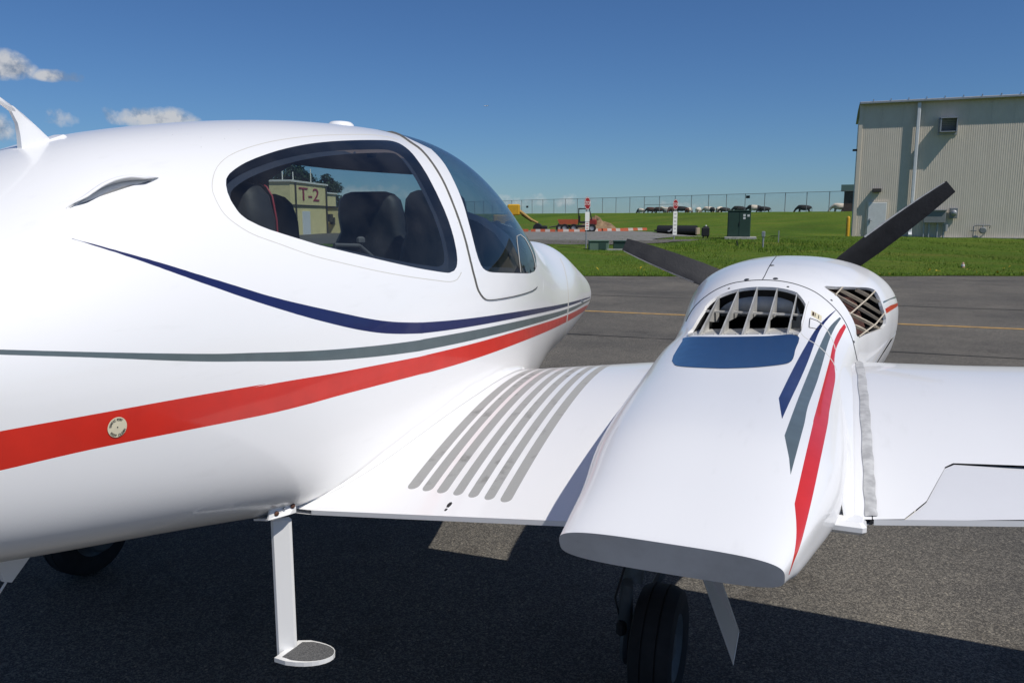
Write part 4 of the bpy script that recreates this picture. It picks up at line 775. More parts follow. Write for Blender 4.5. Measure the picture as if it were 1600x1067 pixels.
def build_grass():
    xs = np.concatenate([np.arange(-24, 30, .75), np.arange(30, 140, 4.)])
    V = []; F = []
    ns = 130
    for x in xs:
        y0 = float(edge_y(x)) + .10 * math.sin(x * 2.3) + .07 * math.sin(x * 6.1 + 1)
        t = np.linspace(0, 1, ns) ** 1.5
        ys = y0 + t * (240 - y0)
        zs = terr(np.full(ns, x), ys) + np.minimum(.045, .012 + (ys - y0) * .08)
        zs += .02 * np.sin(x * 1.7 + ys * .6) * np.minimum(1, (ys - y0) / 4)
        V += [(x, y, z) for y, z in zip(ys, zs)]
    for i in range(len(xs) - 1):
        for j in range(ns - 1):
            F.append((i * ns + j, (i + 1) * ns + j, (i + 1) * ns + j + 1, i * ns + j + 1))
    tag(mesh_obj('grass_field', V, F, GRASS, smooth=True), kind='structure')
    # the hill goes on to the left, behind the ramp
    V = []; F = []
    xs = np.concatenate([np.arange(-330, -60, 10.), np.arange(-60, -23.9, 1.5)])
    ns = 60
    for x in xs:
        yc = 104 - (x - 1.6) * .6146
        q0 = np.interp(x, [-60, -24], [34, 62])
        t = np.linspace(0, 1, ns) ** 1.2
        ys = yc - q0 * 1.17 + t * (q0 * 1.17 + 170)
        zs = terr(np.full(ns, x), ys) + .03
        zs[0] = -.02 if False else zs[0] - .55
        V += [(x, y, z) for y, z in zip(ys, zs)]
    for i in range(len(xs) - 1):
        for j in range(ns - 1):
            F.append((i * ns + j, (i + 1) * ns + j, (i + 1) * ns + j + 1, i * ns + j + 1))
    tag(mesh_obj('hillside', V, F, GRASS, smooth=True), kind='structure')


build_grass()


def draped(name, outline, m, lift, n=24):
    """gravel / road laid over the terrain inside a quad given by 4 corners"""
    a, b, c, d = [np.array(p, float) for p in outline]
    V = []; F = []
    for i in range(n + 1):
        for j in range(n + 1):
            u, v = i / n, j / n
            p = (a * (1 - u) + b * u) * (1 - v) + (d * (1 - u) + c * u) * v
            wob = .35 * math.sin(i * 1.9 + j * .8) if (i in (0, n) or j in (0, n)) else 0
            V.append((p[0] + wob * .5, p[1] + wob, tz(p[0], p[1]) + lift))
    for i in range(n):
        for j in range(n):
            F.append((i * (n + 1) + j, (i + 1) * (n + 1) + j, (i + 1) * (n + 1) + j + 1, i * (n + 1) + j + 1))
    return tag(mesh_obj(name, V, F, m, smooth=True), kind='structure')


draped('gravel_yard', [(-23.6, 39.5), (-9.4, 42.5), (-8.9, 61.0), (-23.6, 64.5)], GRAVEL, .075)
draped('service_road', [(-23.8, 33.2), (-9.0, 38.6), (-6.6, 45.8), (-23.8, 39.4)], ASPH, .066)

# painted taxi line, worn
V = []; F = []
for i, x in enumerate(np.linspace(-60, 60, 121)):
    y = 13.45 + .03 * x + .01 * math.sin(x * 3)
    V += [(x, y - .07, .004), (x, y + .07, .004)]
    if i: F.append((2 * i - 2, 2 * i, 2 * i + 1, 2 * i - 1))
tag(mesh_obj('yellow_taxi_line', V, F, YLINE), kind='structure')


def crack(name, pts, w, n=40):
    """tar-filled joint or crack, uneven in width"""
    p = np.array(pts, float)
    t = np.linspace(0, len(p) - 1, n * (len(p) - 1) + 1)
    x = np.interp(t, range(len(p)), p[:, 0]); y = np.interp(t, range(len(p)), p[:, 1])
    r = RNG.normal(0, 1, len(t)); r = np.convolve(r, np.ones(5) / 5, 'same')
    r2 = np.abs(RNG.normal(1, .45, len(t)))
    V = []; F = []
    d = np.gradient(np.stack([x, y], 1), axis=0); d /= np.linalg.norm(d, axis=1)[:, None]
    for i in range(len(t)):
        nx, ny = -d[i, 1], d[i, 0]
        o = r[i] * w * 1.0
        h = w * .5 * min(1.8, r2[i])
        V += [(x[i] + nx * (o - h), y[i] + ny * (o - h), .0035), (x[i] + nx * (o + h), y[i] + ny * (o + h), .0035)]
        if i: F.append((2 * i - 2, 2 * i - 1, 2 * i + 1, 2 * i))
    return tag(mesh_obj(name, V, F, CRACK), kind='structure')


for k, (pts, w) in enumerate([([(-40, 15.6), (-10, 16.0), (12, 16.6), (50, 17.5)], .05), ([(-40, 10.2), (-9, 10.5), (6, 10.7), (40, 11.2)], .045),
                              ([(-40, 19.0), (-6, 20.6), (5, 24.2), (30, 28)], .05), ([(-30, 7.4), (-4, 7.6), (10, 7.7)], .03),
                              ([(-3.2, 7.9), (-1.9, 8.4), (-.6, 8.55), (.8, 9.3)], .02), ([(1.4, 9.4), (3.0, 9.7), (4.6, 9.55)], .022)]):
    crack('tar_joint' if w > .028 else 'pavement_crack', pts, w)


# ------------------------------------------------------------------ metal hangar
SIDING = mat('beige_siding', (.645, .575, .475), .55, var=.08, vscale=1.2)
TRIM = mat('white_trim', (.66, .67, .68), .5, var=.1, vscale=5)
DOORP = mat('white_door', (.70, .70, .69), .5, var=.08, vscale=5)
GALV = mat('galvanised', (.40, .41, .42), .45, metal=.5, var=.2, vscale=9)
BRONZE = mat('bronze_fixture', (.05, .045, .04), .6)
UTIL = mat('utility_grey', (.21, .225, .23), .6, var=.12, vscale=6)
CONC = mat('concrete', (.40, .39, .36), .9, var=.25, vscale=5)


def build_hangar():
    X0, X1, Y0, Y1, Z0, Z1 = 1.0, 24.0, 54.3, 66.0, .30, 8.45
    h = thing('metal_hangar', (X0, Y0, .45), 'large beige ribbed metal hangar with a white eave and downspout', 'hangar')
    inv = Matrix.Translation((-X0, -Y0, -.45))

    def fin(o):
        o.data.transform(inv); o.parent = h; return o
    # corrugated sheets, each about 1.15 m wide
    W = 1.15
    prof = []
    for k in range(10):
        a = k * W / 10
        prof += [(a + .0, 0), (a + .062, 0), (a + .075, -.006), (a + .102, -.006)]
    prof.append((W - .004, 0))
    V = [(x, y, z) for z in (0, Z1 - Z0) for x, y in prof]
    n = len(prof)
    F = [(i, i + 1, n + i + 1, n + i) for i in range(n - 1)]
    first = None
    for k in range(20):
        if first is None:
            o = mesh_obj('wall_panel', V, F, SIDING); first = o.data
        else:
            o = bpy.data.objects.new('wall_panel', first); COL.objects.link(o)
        o.location = (k * W, 0, Z0 - .45); o.parent = h
    m = MB()
    m.box((X0 - .0 + .06, (Y0 + Y1) / 2 + .06, (Z0 + Z1) / 2), (.12, Y1 - Y0 - .14, Z1 - Z0))
    m.box((X1 + .03, (Y0 + Y1) / 2 + .06, (Z0 + Z1) / 2), (.06, Y1 - Y0 - .14, Z1 - Z0))
    m.box(((X0 + X1) / 2, Y1, (Z0 + Z1) / 2), (X1 - X0, .1, Z1 - Z0))
    fin(m.build('side_wall', SIDING))
    m = MB()
    yr = (Y0 + Y1) / 2
    for sgn in (0, 1):
        ya, yb = (Y0 - .22, yr) if sgn == 0 else (yr, Y1 + .22)
        za, zb = (Z1 + .0, Z1 + .22) if sgn == 0 else (Z1 + .22, Z1 + .0)
        m.add([(X0 - .15, ya, za), (X1 + .15, ya, za), (X1 + .15, yb, zb), (X0 - .15, yb, zb),
               (X0 - .15, ya, za + .05), (X1 + .15, ya, za + .05), (X1 + .15, yb, zb + .05), (X0 - .15, yb, zb + .05)],
              [(0, 3, 2, 1), (4, 5, 6, 7), (0, 1, 5, 4), (1, 2, 6, 5), (2, 3, 7, 6), (3, 0, 4, 7)])
    for xx in (X0 + .05, X1 - .05):
        m.add([(xx, Y0 + .1, Z1), (xx, Y1 - .1, Z1), (xx, yr, Z1 + .2)], [(0, 1, 2)])
    fin(m.build('roof', GALV))
    m = MB(); m.box(((X0 + X1) / 2, Y0 - .30, Z1 - .03), (X1 - X0 + .3, .16, .15), bev=.03)
    g = fin(m.build('gutter', GALV))
    clip = None
    for k in range(24):
        if clip is None:
            b = MB().box((0, 0, 0), (.05, .12, .08)).build('gutter_clip', GALV); clip = b.data
        else:
            b = bpy.data.objects.new('gutter_clip', clip); COL.objects.link(b)
        b.parent = g; b.location = (.6 + k * .95, -.33, Z1 + .11 - .45)
    m = MB(); m.box((X0 - .02, Y0 - .03, (Z0 + Z1) / 2), (.2, .07, Z1 - Z0 - .1)); fin(m.build('corner_trim', SIDING))
    # upper skirt flashing, a straight seam
    m = MB(); m.box((4.1, Y0 - .2, (Z1 + Z0) / 2 + .02), (.19, .16, Z1 - Z0 - .3), bev=.03)
    m.box((4.1, Y0 - .34, Z0 + .32), (.19, .4, .16), rx=.5)
    fin(m.build('downspout', TRIM))
    # door
    m = MB(); m.box((2.22, Y0 - .05, .38 + 1.10), (1.2, .08, 2.24)); f_ = fin(m.build('door_frame', SIDING))
    m = MB(); m.box((2.22, Y0 - .10, .40 + 1.06), (1.02, .05, 2.1), bev=.012); d = fin(m.build('door', DOORP))
    m = MB(); m.box((1.84, Y0 - .15, 1.40), (.06, .05, .3)); m.tube([(1.84, Y0 - .17, 1.42), (1.95, Y0 - .19, 1.42)], .022, 8)
    hd = m.build('handle', GALV); hd.data.transform(inv); hd.parent = d
    m = MB(); m.box((2.12, Y0 - .2, 3.24), (.5, .36, .24), bev=.03); fin(m.build('wall_lamp', BRONZE))
    # vent hood
    m = MB()
    x, z = 5.7, 6.9
    m.box((x, Y0 - .03, z), (1.0, .06, 1.0)); m.box((x - .42, Y0 - .3, z + .05), (.06, .55, .8)); m.box((x + .42, Y0 - .3, z + .05), (.06, .55, .8))
    m.box((x, Y0 - .3, z + .44), (.9, .6, .06)); m.box((x, Y0 - .3, z - .34), (.84, .5, .05))
    v = fin(m.build('vent_hood', GALV))
    m = MB()
    for k in range(6): m.box((x, Y0 - .12, z - .22 + k * .1), (.76, .02, .09), rx=.6)
    s_ = m.build('louvre', GALV); s_.data.transform(inv); s_.parent = v
    # electrics
    m = MB(); m.box((5.35, Y0 - .24, 1.68), (1.16, .36, .78), bev=.02); m.box((5.35, Y0 - .45, 2.03), (1.2, .12, .05)); fin(m.build('switch_box', UTIL))
    m = MB(); m.box((6.35, Y0 - .18, 1.86), (.42, .22, .62), bev=.02); mt = fin(m.build('meter_box', UTIL))
    m = MB(); m.lathe((6.35, Y0 - .29, 1.88), (0, -1, 0), [(0, .17), (.12, .17), (.16, .12), (.17, 0)], 20); o = m.build('meter_dial', GALV, smooth=True); o.data.transform(inv); o.parent = mt
    m = MB()
    for xx in (4.82, 5.1, 5.55, 5.9): m.tube([(xx, Y0 - .2, .35), (xx, Y0 - .2, 1.4)], .055, 8)
    m.lathe((6.0, Y0 - .22, 1.0), (0, 0, 1), [(0, -.2), (.11, -.2), (.11, .2), (0, .2)], 12)
    fin(m.build('conduit', GALV, smooth=True, sharp=40))
    # gas meter to the right
    m = MB()
    m.tube([(7.45, Y0 - .25, .4), (7.45, Y0 - .25, 1.1), (7.62, Y0 - .25, 1.16), (8.3, Y0 - .25, 1.16), (8.3, Y0 - .1, 1.0)], .035, 8)
    m.tube([(7.3, Y0 - .25, .85), (7.62, Y0 - .25, .85)], .035, 8)
    m.lathe((7.93, Y0 - .28, .86), (0, -1, 0), [(0, .16), (.15, .16), (.19, .08), (.19, -.08), (.15, -.16), (0, -.16)], 18)
    m.tube([(7.93, Y0 - .28, 1.0), (7.93, Y0 - .25, 1.16)], .04, 8)
    fin(m.build('gas_meter', UTIL, smooth=True, sharp=40))
    m = MB(); m.box(((X0 + X1) / 2 + 2.2, Y0 - .1, .30), (X1 - X0 - 4.4, .24, .30)); m.box((2.22, Y0 - .55, .30), (1.6, 1.0, .2)); fin(m.build('concrete_footing', CONC))
    m = MB(); m.box((X0 - .22, Y0 + .9, 5.75), (.32, .2, .12)); fin(m.build('side_lamp', BRONZE))
    return h


build_hangar()


# ------------------------------------------------------------------ yellow block building with the big letters
YBLOCK = mat('yellow_block_wall', (.80, .67, .33), .85, var=.14, vscale=1.4)
MAROON = mat('maroon_lettering', (.30, .03, .06), .7)
ROOFED = mat('roof_edging', (.78, .74, .64), .6)


def build_block():
    h = thing('yellow_building', (-45.9, 60.2, 0), 'yellow painted flat-roofed block building lettered T-2, seen through the cabin windows', 'building', rz=math.atan2(.956, -.292))
    # local axes: +x runs along the lettered wall away from the corner, wall faces -y ; depth +y
    def part(m, name, mt, **k): return m.build(name, mt, h, **k)
    m = MB()
    m.box((5.2, 4.0, 2.4), (10.4, 8.0, 4.8)); m.box((13.2, 4.4, 2.05), (5.6, 7.2, 4.1)); part(m, 'wall', YBLOCK)
    m = MB(); m.box((15.6, -.05, 1.3), (8.0, 7.8, 2.6)); part(m, 'annex_wall', YBLOCK)
    m = MB(); m.box((5.2, 4.0, 4.88), (10.7, 8.3, .17)); m.box((13.3, 4.4, 4.17), (5.8, 7.5, .15)); part(m, 'roof', ROOFED)
    m = MB(); m.box((15.6, -.05, 2.68), (8.3, 8.1, .16)); part(m, 'annex_roof', BRONZE)
    m = MB(); m.box((5.2, -.06, 2.72), (10.4, .12, .12)); m.tube([(1.15, -.12, 0), (1.15, -.12, 4.8)], .07, 8); m.tube([(10.0, -.12, 0), (10.0, -.12, 4.7)], .08, 8)
    part(m, 'wall_conduit', BRONZE)
    m = MB(); m.box((3.9, -.05, 1.1), (2.05, .08, 2.2)); part(m, 'door', DOORP)
    m = MB(); m.box((13.0, -4.0, 1.1), (1.6, .08, 2.2)); part(m, 'annex_door', DOORP)
    m = MB(); m.box((10.6, -.2, 1.55), (.9, .4, .8)); m.box((11.4, -.25, 1.25), (.6, .4, .7)); part(m, 'wall_box', BRONZE)
    text_obj('T-2', 1.75, (5.1, -.03, 3.72), (math.pi / 2, 0, 0), MAROON, h, 'lettering', .02).data.transform(Matrix.Scale(2.35, 4, (1, 0, 0)))
    for i, (x, ht) in enumerate(((.9, 1.3), (3.6, .95), (8.6, 1.5))):
        m = MB(); m.tube([(x, 1.0, 4.9), (x, 1.0, 4.9 + ht)], .05, 6); part(m, 'roof_mast', ROOFED)


build_block()
# ------------------------------------------------------------------ twin-engined aeroplane: surfaces (metres)
XC, YN, LT = -1.80, 6.0, 8.9
# Y, top, bottom, half width, height of the widest point
FST = [(-2.9, 1.5, 1.34, 0.1, 1.44), (-1.5, 1.525, 1.22, 0.2, 1.42), (0.0, 1.56, 1.08, 0.345, 1.38), (0.6, 1.574, 1.02, 0.416, 1.33), (1.0, 1.626, 0.934, 0.484, 1.28), (1.33, 1.772, 0.866, 0.534, 1.235), (1.64, 1.857, 0.801, 0.585, 1.17), (2.2, 1.936, 0.69, 0.655, 1.1), (2.7, 1.964, 0.68, 0.672, 1.09), (3.1, 1.948, 0.683, 0.631, 1.09), (3.54, 1.821, 0.718, 0.554, 1.1), (3.98, 1.609, 0.744, 0.475, 1.1), (4.42, 1.49, 0.769, 0.398, 1.09), (4.82, 1.465, 0.798, 0.318, 1.08), (5.21, 1.381, 0.84, 0.232, 1.06), (5.55, 1.273, 0.874, 0.159, 1.05), (5.83, 1.182, 0.931, 0.094, 1.04), (6.0, 1.05, 1.05, 0.0, 1.05)]
_t = [math.sqrt((YN - r[0]) / LT) for r in FST][::-1]
fzt, fzb, fwd_, fzm = [Nat(_t, [r[k] for r in FST][::-1]) for k in (1, 2, 3, 4)]


def t_of(Y):
    return math.sqrt(max(YN - Y, 0) / LT)


def fus(t, v):
    t = np.asarray(t, float); v = np.asarray(v, float)
    c, s = np.cos(v), np.sin(v)
    zt, zb, w, zm = fzt(t), fzb(t), fwd_(t), fzm(t)
    Y = YN - LT * t * t
    a = np.clip((Y - 2.8) / 1.3, 0, 1); a = a * a * (3 - 2 * a)
    nu = 2.25 - .43 * a; nl = 4.4 - 2.2 * a
    n = np.where(s > 0, nu, nu + (nl - nu) * np.clip(-s, 0, 1))
    r = (np.abs(c) ** n + np.abs(s) ** n) ** (-1 / n)
    return np.stack([XC + w * c * r, Y + 0 * v, zm + np.where(s > 0, zt - zm, zm - zb) * s * r], -1)


# Y, x left, x right, top, bottom, z mid, exponent
NST = [(1.2, -0.405, -0.043, 1.111, 1.045, 1.075, 3.6), (1.4, -0.428, -0.005, 1.143, 1.0, 1.07, 3.3), (1.7, -0.48, 0.042, 1.185, 0.95, 1.06, 3.0), (2.25, -0.527, 0.062, 1.214, 0.88, 1.06, 2.9), (2.6, -0.54, 0.075, 1.25, 0.84, 1.08, 2.8), (2.8, -0.528, 0.088, 1.29, 0.83, 1.1, 2.6), (2.95, -0.529, 0.1, 1.362, 0.83, 1.12, 2.45), (3.12, -0.541, 0.128, 1.416, 0.83, 1.15, 2.4), (3.3, -0.56, 0.178, 1.442, 0.83, 1.17, 2.35), (3.5, -0.575, 0.225, 1.452, 0.83, 1.2, 2.35), (3.8, -0.585, 0.266, 1.45, 0.84, 1.2, 2.3), (4.05, -0.55, 0.214, 1.4, 0.88, 1.19, 2.2), (4.3, -0.43, 0.06, 1.32, 0.95, 1.16, 2.1)]
_y = [r[0] for r in NST]
nxl, nxr, nzt, nzb, nzm, nnn = [Mono(_y, [r[k] for r in NST]) for k in range(1, 7)]


def nac(y, v):
    y = np.asarray(y, float); v = np.asarray(v, float)
    c, s = np.cos(v), np.sin(v)
    xl, xr, zt, zb, zm, n = nxl(y), nxr(y), nzt(y), nzb(y), nzm(y), nnn(y)
    r = (np.abs(c) ** n + np.abs(s) ** n) ** (-1 / n)
    z = zm + np.where(s > 0, zt - zm, zm - zb) * s * r
    yy = y + np.clip((1.30 - y) / .1, 0, 1) * (zt - z) * .5      # tail face leans forward underneath
    return np.stack([(xl + xr) / 2 + (xr - xl) / 2 * c * r, yy, z], -1)


# X, Y trailing edge, Y leading edge, z trailing edge, incidence, thickness
WST = [(-2.6, 1.69, 3.08, 0.78, 0.05, 0.15), (-1.26, 1.69, 3.08, 0.838, 0.05, 0.15), (-0.5, 1.65, 3.08, 0.933, 0.047, 0.15), (0.06, 1.7, 3.08, 1.003, 0.024, 0.145), (0.4, 1.78, 3.07, 1.028, 0.02, 0.14), (1.5, 1.86, 3.03, 1.1, 0.02, 0.135), (4.9, 2.05, 2.9, 1.34, 0.02, 0.12)]
_wx = [r[0] for r in WST]


def wing(X, u):
    X = np.asarray(X, float); u = np.asarray(u, float)
    yt, yl, zt, inc, th = [np.interp(X, _wx, [r[k] for r in WST]) for k in range(1, 6)]
    c = yl - yt
    a = np.where(u <= 1, u, 2 - u)
    x = np.clip(np.cos(a * np.pi / 2), 0, 1) ** 1.6
    t = 5 * th * (.2969 * np.sqrt(x) - .126 * x - .3516 * x * x + .2843 * x ** 3 - .1015 * x ** 4) + .0035 * x
    cam_ = .028 * 4 * x * (1 - x)
    z = cam_ + np.where(u <= 1, t, -.75 * t)
    return np.stack([X + 0 * z, yl - x * c, zt + (1 - x) * c * inc + z * c], -1)


def mirror_o(o, name=None):
    """mirrored copy of a part for the other side of the aeroplane"""
    me = o.data.copy()
    co = np.empty(len(me.vertices) * 3); me.vertices.foreach_get('co', co)
    co = co.reshape(-1, 3); co[:, 0] = 2 * XC - co[:, 0]
    me.vertices.foreach_set('co', co.ravel())
    me.flip_normals()
    if 'custom_normal' in me.attributes: me.attributes.remove(me.attributes['custom_normal'])
    me.update()
    c = bpy.data.objects.new(name or o.name.split('.')[0], me)
    c.parent = o.parent
    COL.objects.link(c)
    return c


plane = thing('twin_engine_airplane', (XC, 2.4, 0), 'white twin-engined low-wing aeroplane with navy, grey and red stripes, parked on the tarmac', 'airplane')
AIR = []          # parts are built in world metres and moved under the Empty at the end


def P(o):
    AIR.append(o)
    return o


# ------------------------------------------------------------------ fuselage skin, cut along its window, stripe and panel outlines
SC = (10.0, .62)


def extend(pl, nT, dt):
    """carry a stripe on towards the tail past both of its rear ends"""
    pl = [tuple(p) for p in pl]
    a0, a1 = np.array(pl[0]), np.array(pl[3]); b0, b1 = np.array(pl[-1]), np.array(pl[-4])
    ea = a0 + (a0 - a1) / abs((a0 - a1)[0]) * dt * .75; eb = b0 + (b0 - b1) / abs((b0 - b1)[0]) * dt * .75
    ea[0] = a0[0] + dt; eb[0] = b0[0] + dt
    return [tuple(ea)] + pl + [tuple(eb)]


def mir(pl):
    return [(t, math.pi - v) for t, v in pl]


WIN = B['win']
wr = [tuple(p) for p in B['wsR']]
D2R = math.radians
ws_right = [(t_of(2.80), D2R(76)), (t_of(2.765), D2R(66))] + wr + [(t_of(y_), D2R(v_)) for y_, v_ in ((3.60, 31), (3.665, 36), (3.71, 41), (3.80, 50), (3.89, 60), (3.97, 76))]
WS = ws_right + [(t_of(3.99), D2R(90))] + mir(ws_right)[::-1] + [(t_of(2.81), D2R(90))]
gc = [tuple(p) for p in B['gapc']]
can_right = [(t_of(2.715), D2R(82))] + gc + [(t_of(y_), D2R(v_)) for y_, v_ in ((3.46, 12.5), (3.60, 20), (3.69, 28), (3.76, 35), (3.81, 42), (3.89, 50), (3.98, 60), (4.06, 76))]
CAN = can_right + [(t_of(4.08), D2R(90))] + mir(can_right)[::-1] + [(t_of(2.717), D2R(90))]
gp = [tuple(p) for p in B['gap']]
hg = len(gp) // 2
capL = [(t_of(2.73), D2R(82)), (t_of(2.735), D2R(90))]
regs = [('canopy', CAN)]
for nm in ('navy', 'gray', 'red'):
    pl = B[nm]
    if nm != 'navy':
        pl = extend(pl, 0, .16)
    regs += [(nm, pl), (nm, mir(pl))]
for nm in ('doorseam', 'noseseam'):
    regs += [('seam', B[nm]), ('seam', mir(B[nm]))]
regs += [('gap', gp), ('gap', mir(gp))]
# canopy gap carried over the roof
a_, b_ = np.array(gp[0]), np.array(gp[-1])
top_gap = [tuple(a_)] + [(t_of(2.712) + (a_[0] - t_of(2.712)) * .0 - .0004, D2R(v)) for v in (80, 90, 100)] + [(a_[0], math.pi - a_[1]), (b_[0], math.pi - b_[1])] + [(t_of(2.712) + .0004, D2R(v)) for v in (100, 90, 80)] + [tuple(b_)]
regs += [('gap', top_gap)]
sl_ = [tuple(p) for p in B['scooplip']]
s0_, s1_ = np.array(B['scoop'][0]), np.array(B['scoop'][-1])
HOLE = sl_[1:-1] + [tuple(s1_ * (1 - f_) + s0_ * f_ + np.array([0, -.010 * math.sin(math.pi * f_)])) for f_ in np.linspace(.12, .86, 10)]
regs += [('scoop_hole', HOLE)]
regs += [('window', WIN), ('window', mir(WIN)), ('windshield', WS)]
us = np.concatenate([np.linspace(.012, .13, 14), np.linspace(.14, 1.0, 150)])
vv = np.linspace(-math.pi / 2, 1.5 * math.pi, 181)
fsk = skin(fus, SC, us, vv, regs, [(B['gapc'][1:-1], .006), (mir(B['gapc'][1:-1]), .006)])
fi_ = fsk['N'][:, 0] * (fsk['P'][:, 0] - XC)
if fi_.sum() < 0:
    fsk['N'] *= -1; fsk['tri'] = fsk['tri'][:, ::-1]
fuselage = P(skin_obj(fsk, 'fuselage', [(PAINT, ['body']), (NAVY, ['navy']), (GRAYP, ['gray']), (REDP, ['red']), (SEAM, ['seam']), (SEAL, ['gap'])]))
P(skin_obj(fsk, 'canopy_frame', [(PAINT, ['canopy'])]))
# windows, one pane each side
win_all = skin_obj(fsk, 'side_window', [(GLASS, ['window'])])
me = win_all.data
right = np.array([me.polygons[i].center.x > XC for i in range(len(me.polygons))])
bpy.data.objects.remove(win_all, do_unlink=True)
for side in (True, False):
    s2 = dict(fsk)
    cen = fsk['P'][fsk['tri']].mean(1)[:, 0] > XC
    s2['tri'] = fsk['tri'][cen == side]; s2['reg'] = fsk['reg'][cen == side]
    P(skin_obj(s2, 'side_window', [(GLASS, ['window'])]))
P(skin_obj(fsk, 'windshield', [(SHIELD, ['windshield'])]))
# storm-window outline on the windshield
vp = skin(fus, SC, np.linspace(min(p[0] for p in B['ventpane']), max(p[0] for p in B['ventpane']), 8), np.linspace(min(p[1] for p in B['ventpane']), max(p[1] for p in B['ventpane']), 8), [('seam', B['ventpane'])])
if (vp['N'][:, 0]).sum() < 0: vp['N'] *= -1; vp['tri'] = vp['tri'][:, ::-1]
P(skin_obj(vp, 'storm_window_seal', [(SEAM, ['seam'])], offset=.0015))

# inner lining with the same openings a little smaller, and the reveal between the two
wi_, wsi_ = offset_poly(WIN, SC, .022), offset_poly(WS, SC, .022)
lsk = skin(fus, SC, np.linspace(t_of(4.62), t_of(1.05), 70), np.linspace(-math.pi / 2, 1.5 * math.pi, 91), [('window', wi_), ('window', [(t, math.pi - v) for t, v in wi_]), ('windshield', wsi_)])
if (lsk['N'][:, 0] * (lsk['P'][:, 0] - XC)).sum() < 0: lsk['N'] *= -1; lsk['tri'] = lsk['tri'][:, ::-1]
lsk2 = dict(lsk); top_ = lsk['P'][lsk['tri']].mean(1)[:, 2] > 1.86
lsk2['reg'] = np.where((lsk['reg'] == 0) & top_, len(lsk['names']), lsk['reg']); lsk2['names'] = lsk['names'] + ['roof']
P(skin_obj(lsk2, 'cabin_lining', [(LINER, ['body']), (HEADL, ['roof'])], offset=-.035))
V = []; F = []
for pl in (WIN, mir(WIN), WS):
    a = np.array(pl); p0 = fus(a[:, 0], a[:, 1]); n0 = surf_normals(fus, a)
    n0 *= np.sign((n0 * (p0 - np.array([XC, 0, 1.2]))[:, :] * [1, 0, 1]).sum(1, keepdims=True))
    k = len(V); m_ = len(a)
    V += (p0 - n0 * .001).tolist() + (p0 - n0 * .037).tolist()
    F += [(k + i, k + (i + 1) % m_, k + m_ + (i + 1) % m_, k + m_ + i) for i in range(m_)]
P(mesh_obj('window_reveal', V, F, LINER))
m = MB(); m.box((XC, 2.9, .86), (.7, 2.0, .04)); P(m.build('cabin_floor', LINER))


UTILD = mat('dark_fitting', (.10, .105, .11), .5)
# seats
def seat(cx, cy, zt, w, lean, piping):
    z0 = .98
    V = []; F = []
    prof = [(-1, .0), (-.97, .55), (-.9, .8), (-.62, 1.0), (.62, 1.0), (.9, .8), (.97, .55), (1, 0), (.97, -.4), (.8, -.7), (-.8, -.7), (-.97, -.4)]
    lv = [(0, .96, 1), (.12, 1, 1), (.42, 1.02, 1), (.60, .98, .95), (.70, .86, .85), (.76, .72, .8), (.86, .74, .85), (.95, .68, .75), (.985, .56, .55), (1, .40, .25)]
    for f_, sw, sd in lv:
        z = z0 + (zt - z0) * f_
        y = cy - lean * f_
        V += [(cx + px * w / 2 * sw, y + py * .085 * sd, z) for px, py in prof]
    n = len(prof)
    for i in range(len(lv) - 1):
        F += [(i * n + k, i * n + (k + 1) % n, (i + 1) * n + (k + 1) % n, (i + 1) * n + k) for k in range(n)]
    F.append(tuple((len(lv) - 1) * n + k for k in range(n)))
    s_ = P(mesh_obj('seat', V, F, SEATM, smooth=True))
    m = MB(); m.box((cx, cy + .25, .98), (w * .98, .5, .16), bev=.05)
    c_ = m.build('seat_cushion', SEATM, smooth=True, sharp=40); c_.parent = s_
    if piping:
        m = MB()
        m.tube([(cx + w / 2 * sw * .92, cy - lean * f_ + .06, z0 + (zt - z0) * f_) for f_, sw, sd in lv], .003, 6)
        p_ = m.build('piping', PIPE, smooth=True); p_.parent = s_
    return s_


seat(-1.56, 1.83, 1.715, .30, .05, True)
seat(-2.00, 2.57, 1.705, .34, .13, False)
seat(-1.985, 3.27, 1.735, .44, .10, False)
seat(-1.60, 3.17, 1.735, .38, .10, False)
# post between the far windows, instrument hood, overhead switches, gooseneck microphone
m = MB()
# raked post: higher up it leans aft along the curve of the cabin side
Vp = []
for a in np.radians(np.linspace(112, 170, 12)):
    row = []
    for rake, kk in ((1.239, .95), (1.196, .95), (1.196, .89), (1.239, .89)):
        y = 2.7
        for _ in range(30):
            q = fus(t_of(y), a)
            y = .5 * y + .5 * rake * -(XC + (q[0] - XC) * .93)
        q = fus(t_of(y), a)
        row.append((XC + (q[0] - XC) * kk, y, 1.35 + (q[2] - 1.35) * kk))
    Vp += row
m.add(Vp, [(i * 4 + k, i * 4 + (k + 1) % 4, (i + 1) * 4 + (k + 1) % 4, (i + 1) * 4 + k) for i in range(11) for k in range(4)])
P(m.build('door_post', LINER, smooth=True, sharp=40))
V = []; F = []
for i, y in enumerate(np.linspace(3.50, 4.35, 9)):
    zt = np.interp(y, [3.50, 3.6, 3.9, 4.35], [1.64, 1.66, 1.57, 1.41]); hw = np.interp(y, [3.50, 3.7, 4.35], [.42, .40, .27])
    for j, a in enumerate(np.linspace(0, math.pi, 13)):
        V.append((XC + hw * math.cos(a), y, .98 + (zt - .98) * math.sin(a) ** .45))
    if i: F += [((i - 1) * 13 + j, i * 13 + j, i * 13 + j + 1, (i - 1) * 13 + j + 1) for j in range(12)]
F.append(tuple(range(12, -1, -1)))
P(mesh_obj('instrument_panel', V, F, LINER, smooth=True))
m = MB()
for yy in (2.35, 2.5, 2.68): m.lathe((XC + .14, yy, 1.885), (0, 0, -1), [(.0, .04), (.016, .04), (.022, .015), (.03, 0)], 12)
m.box((XC + .12, 2.5, 1.89), (.14, .5, .02), bev=.008)
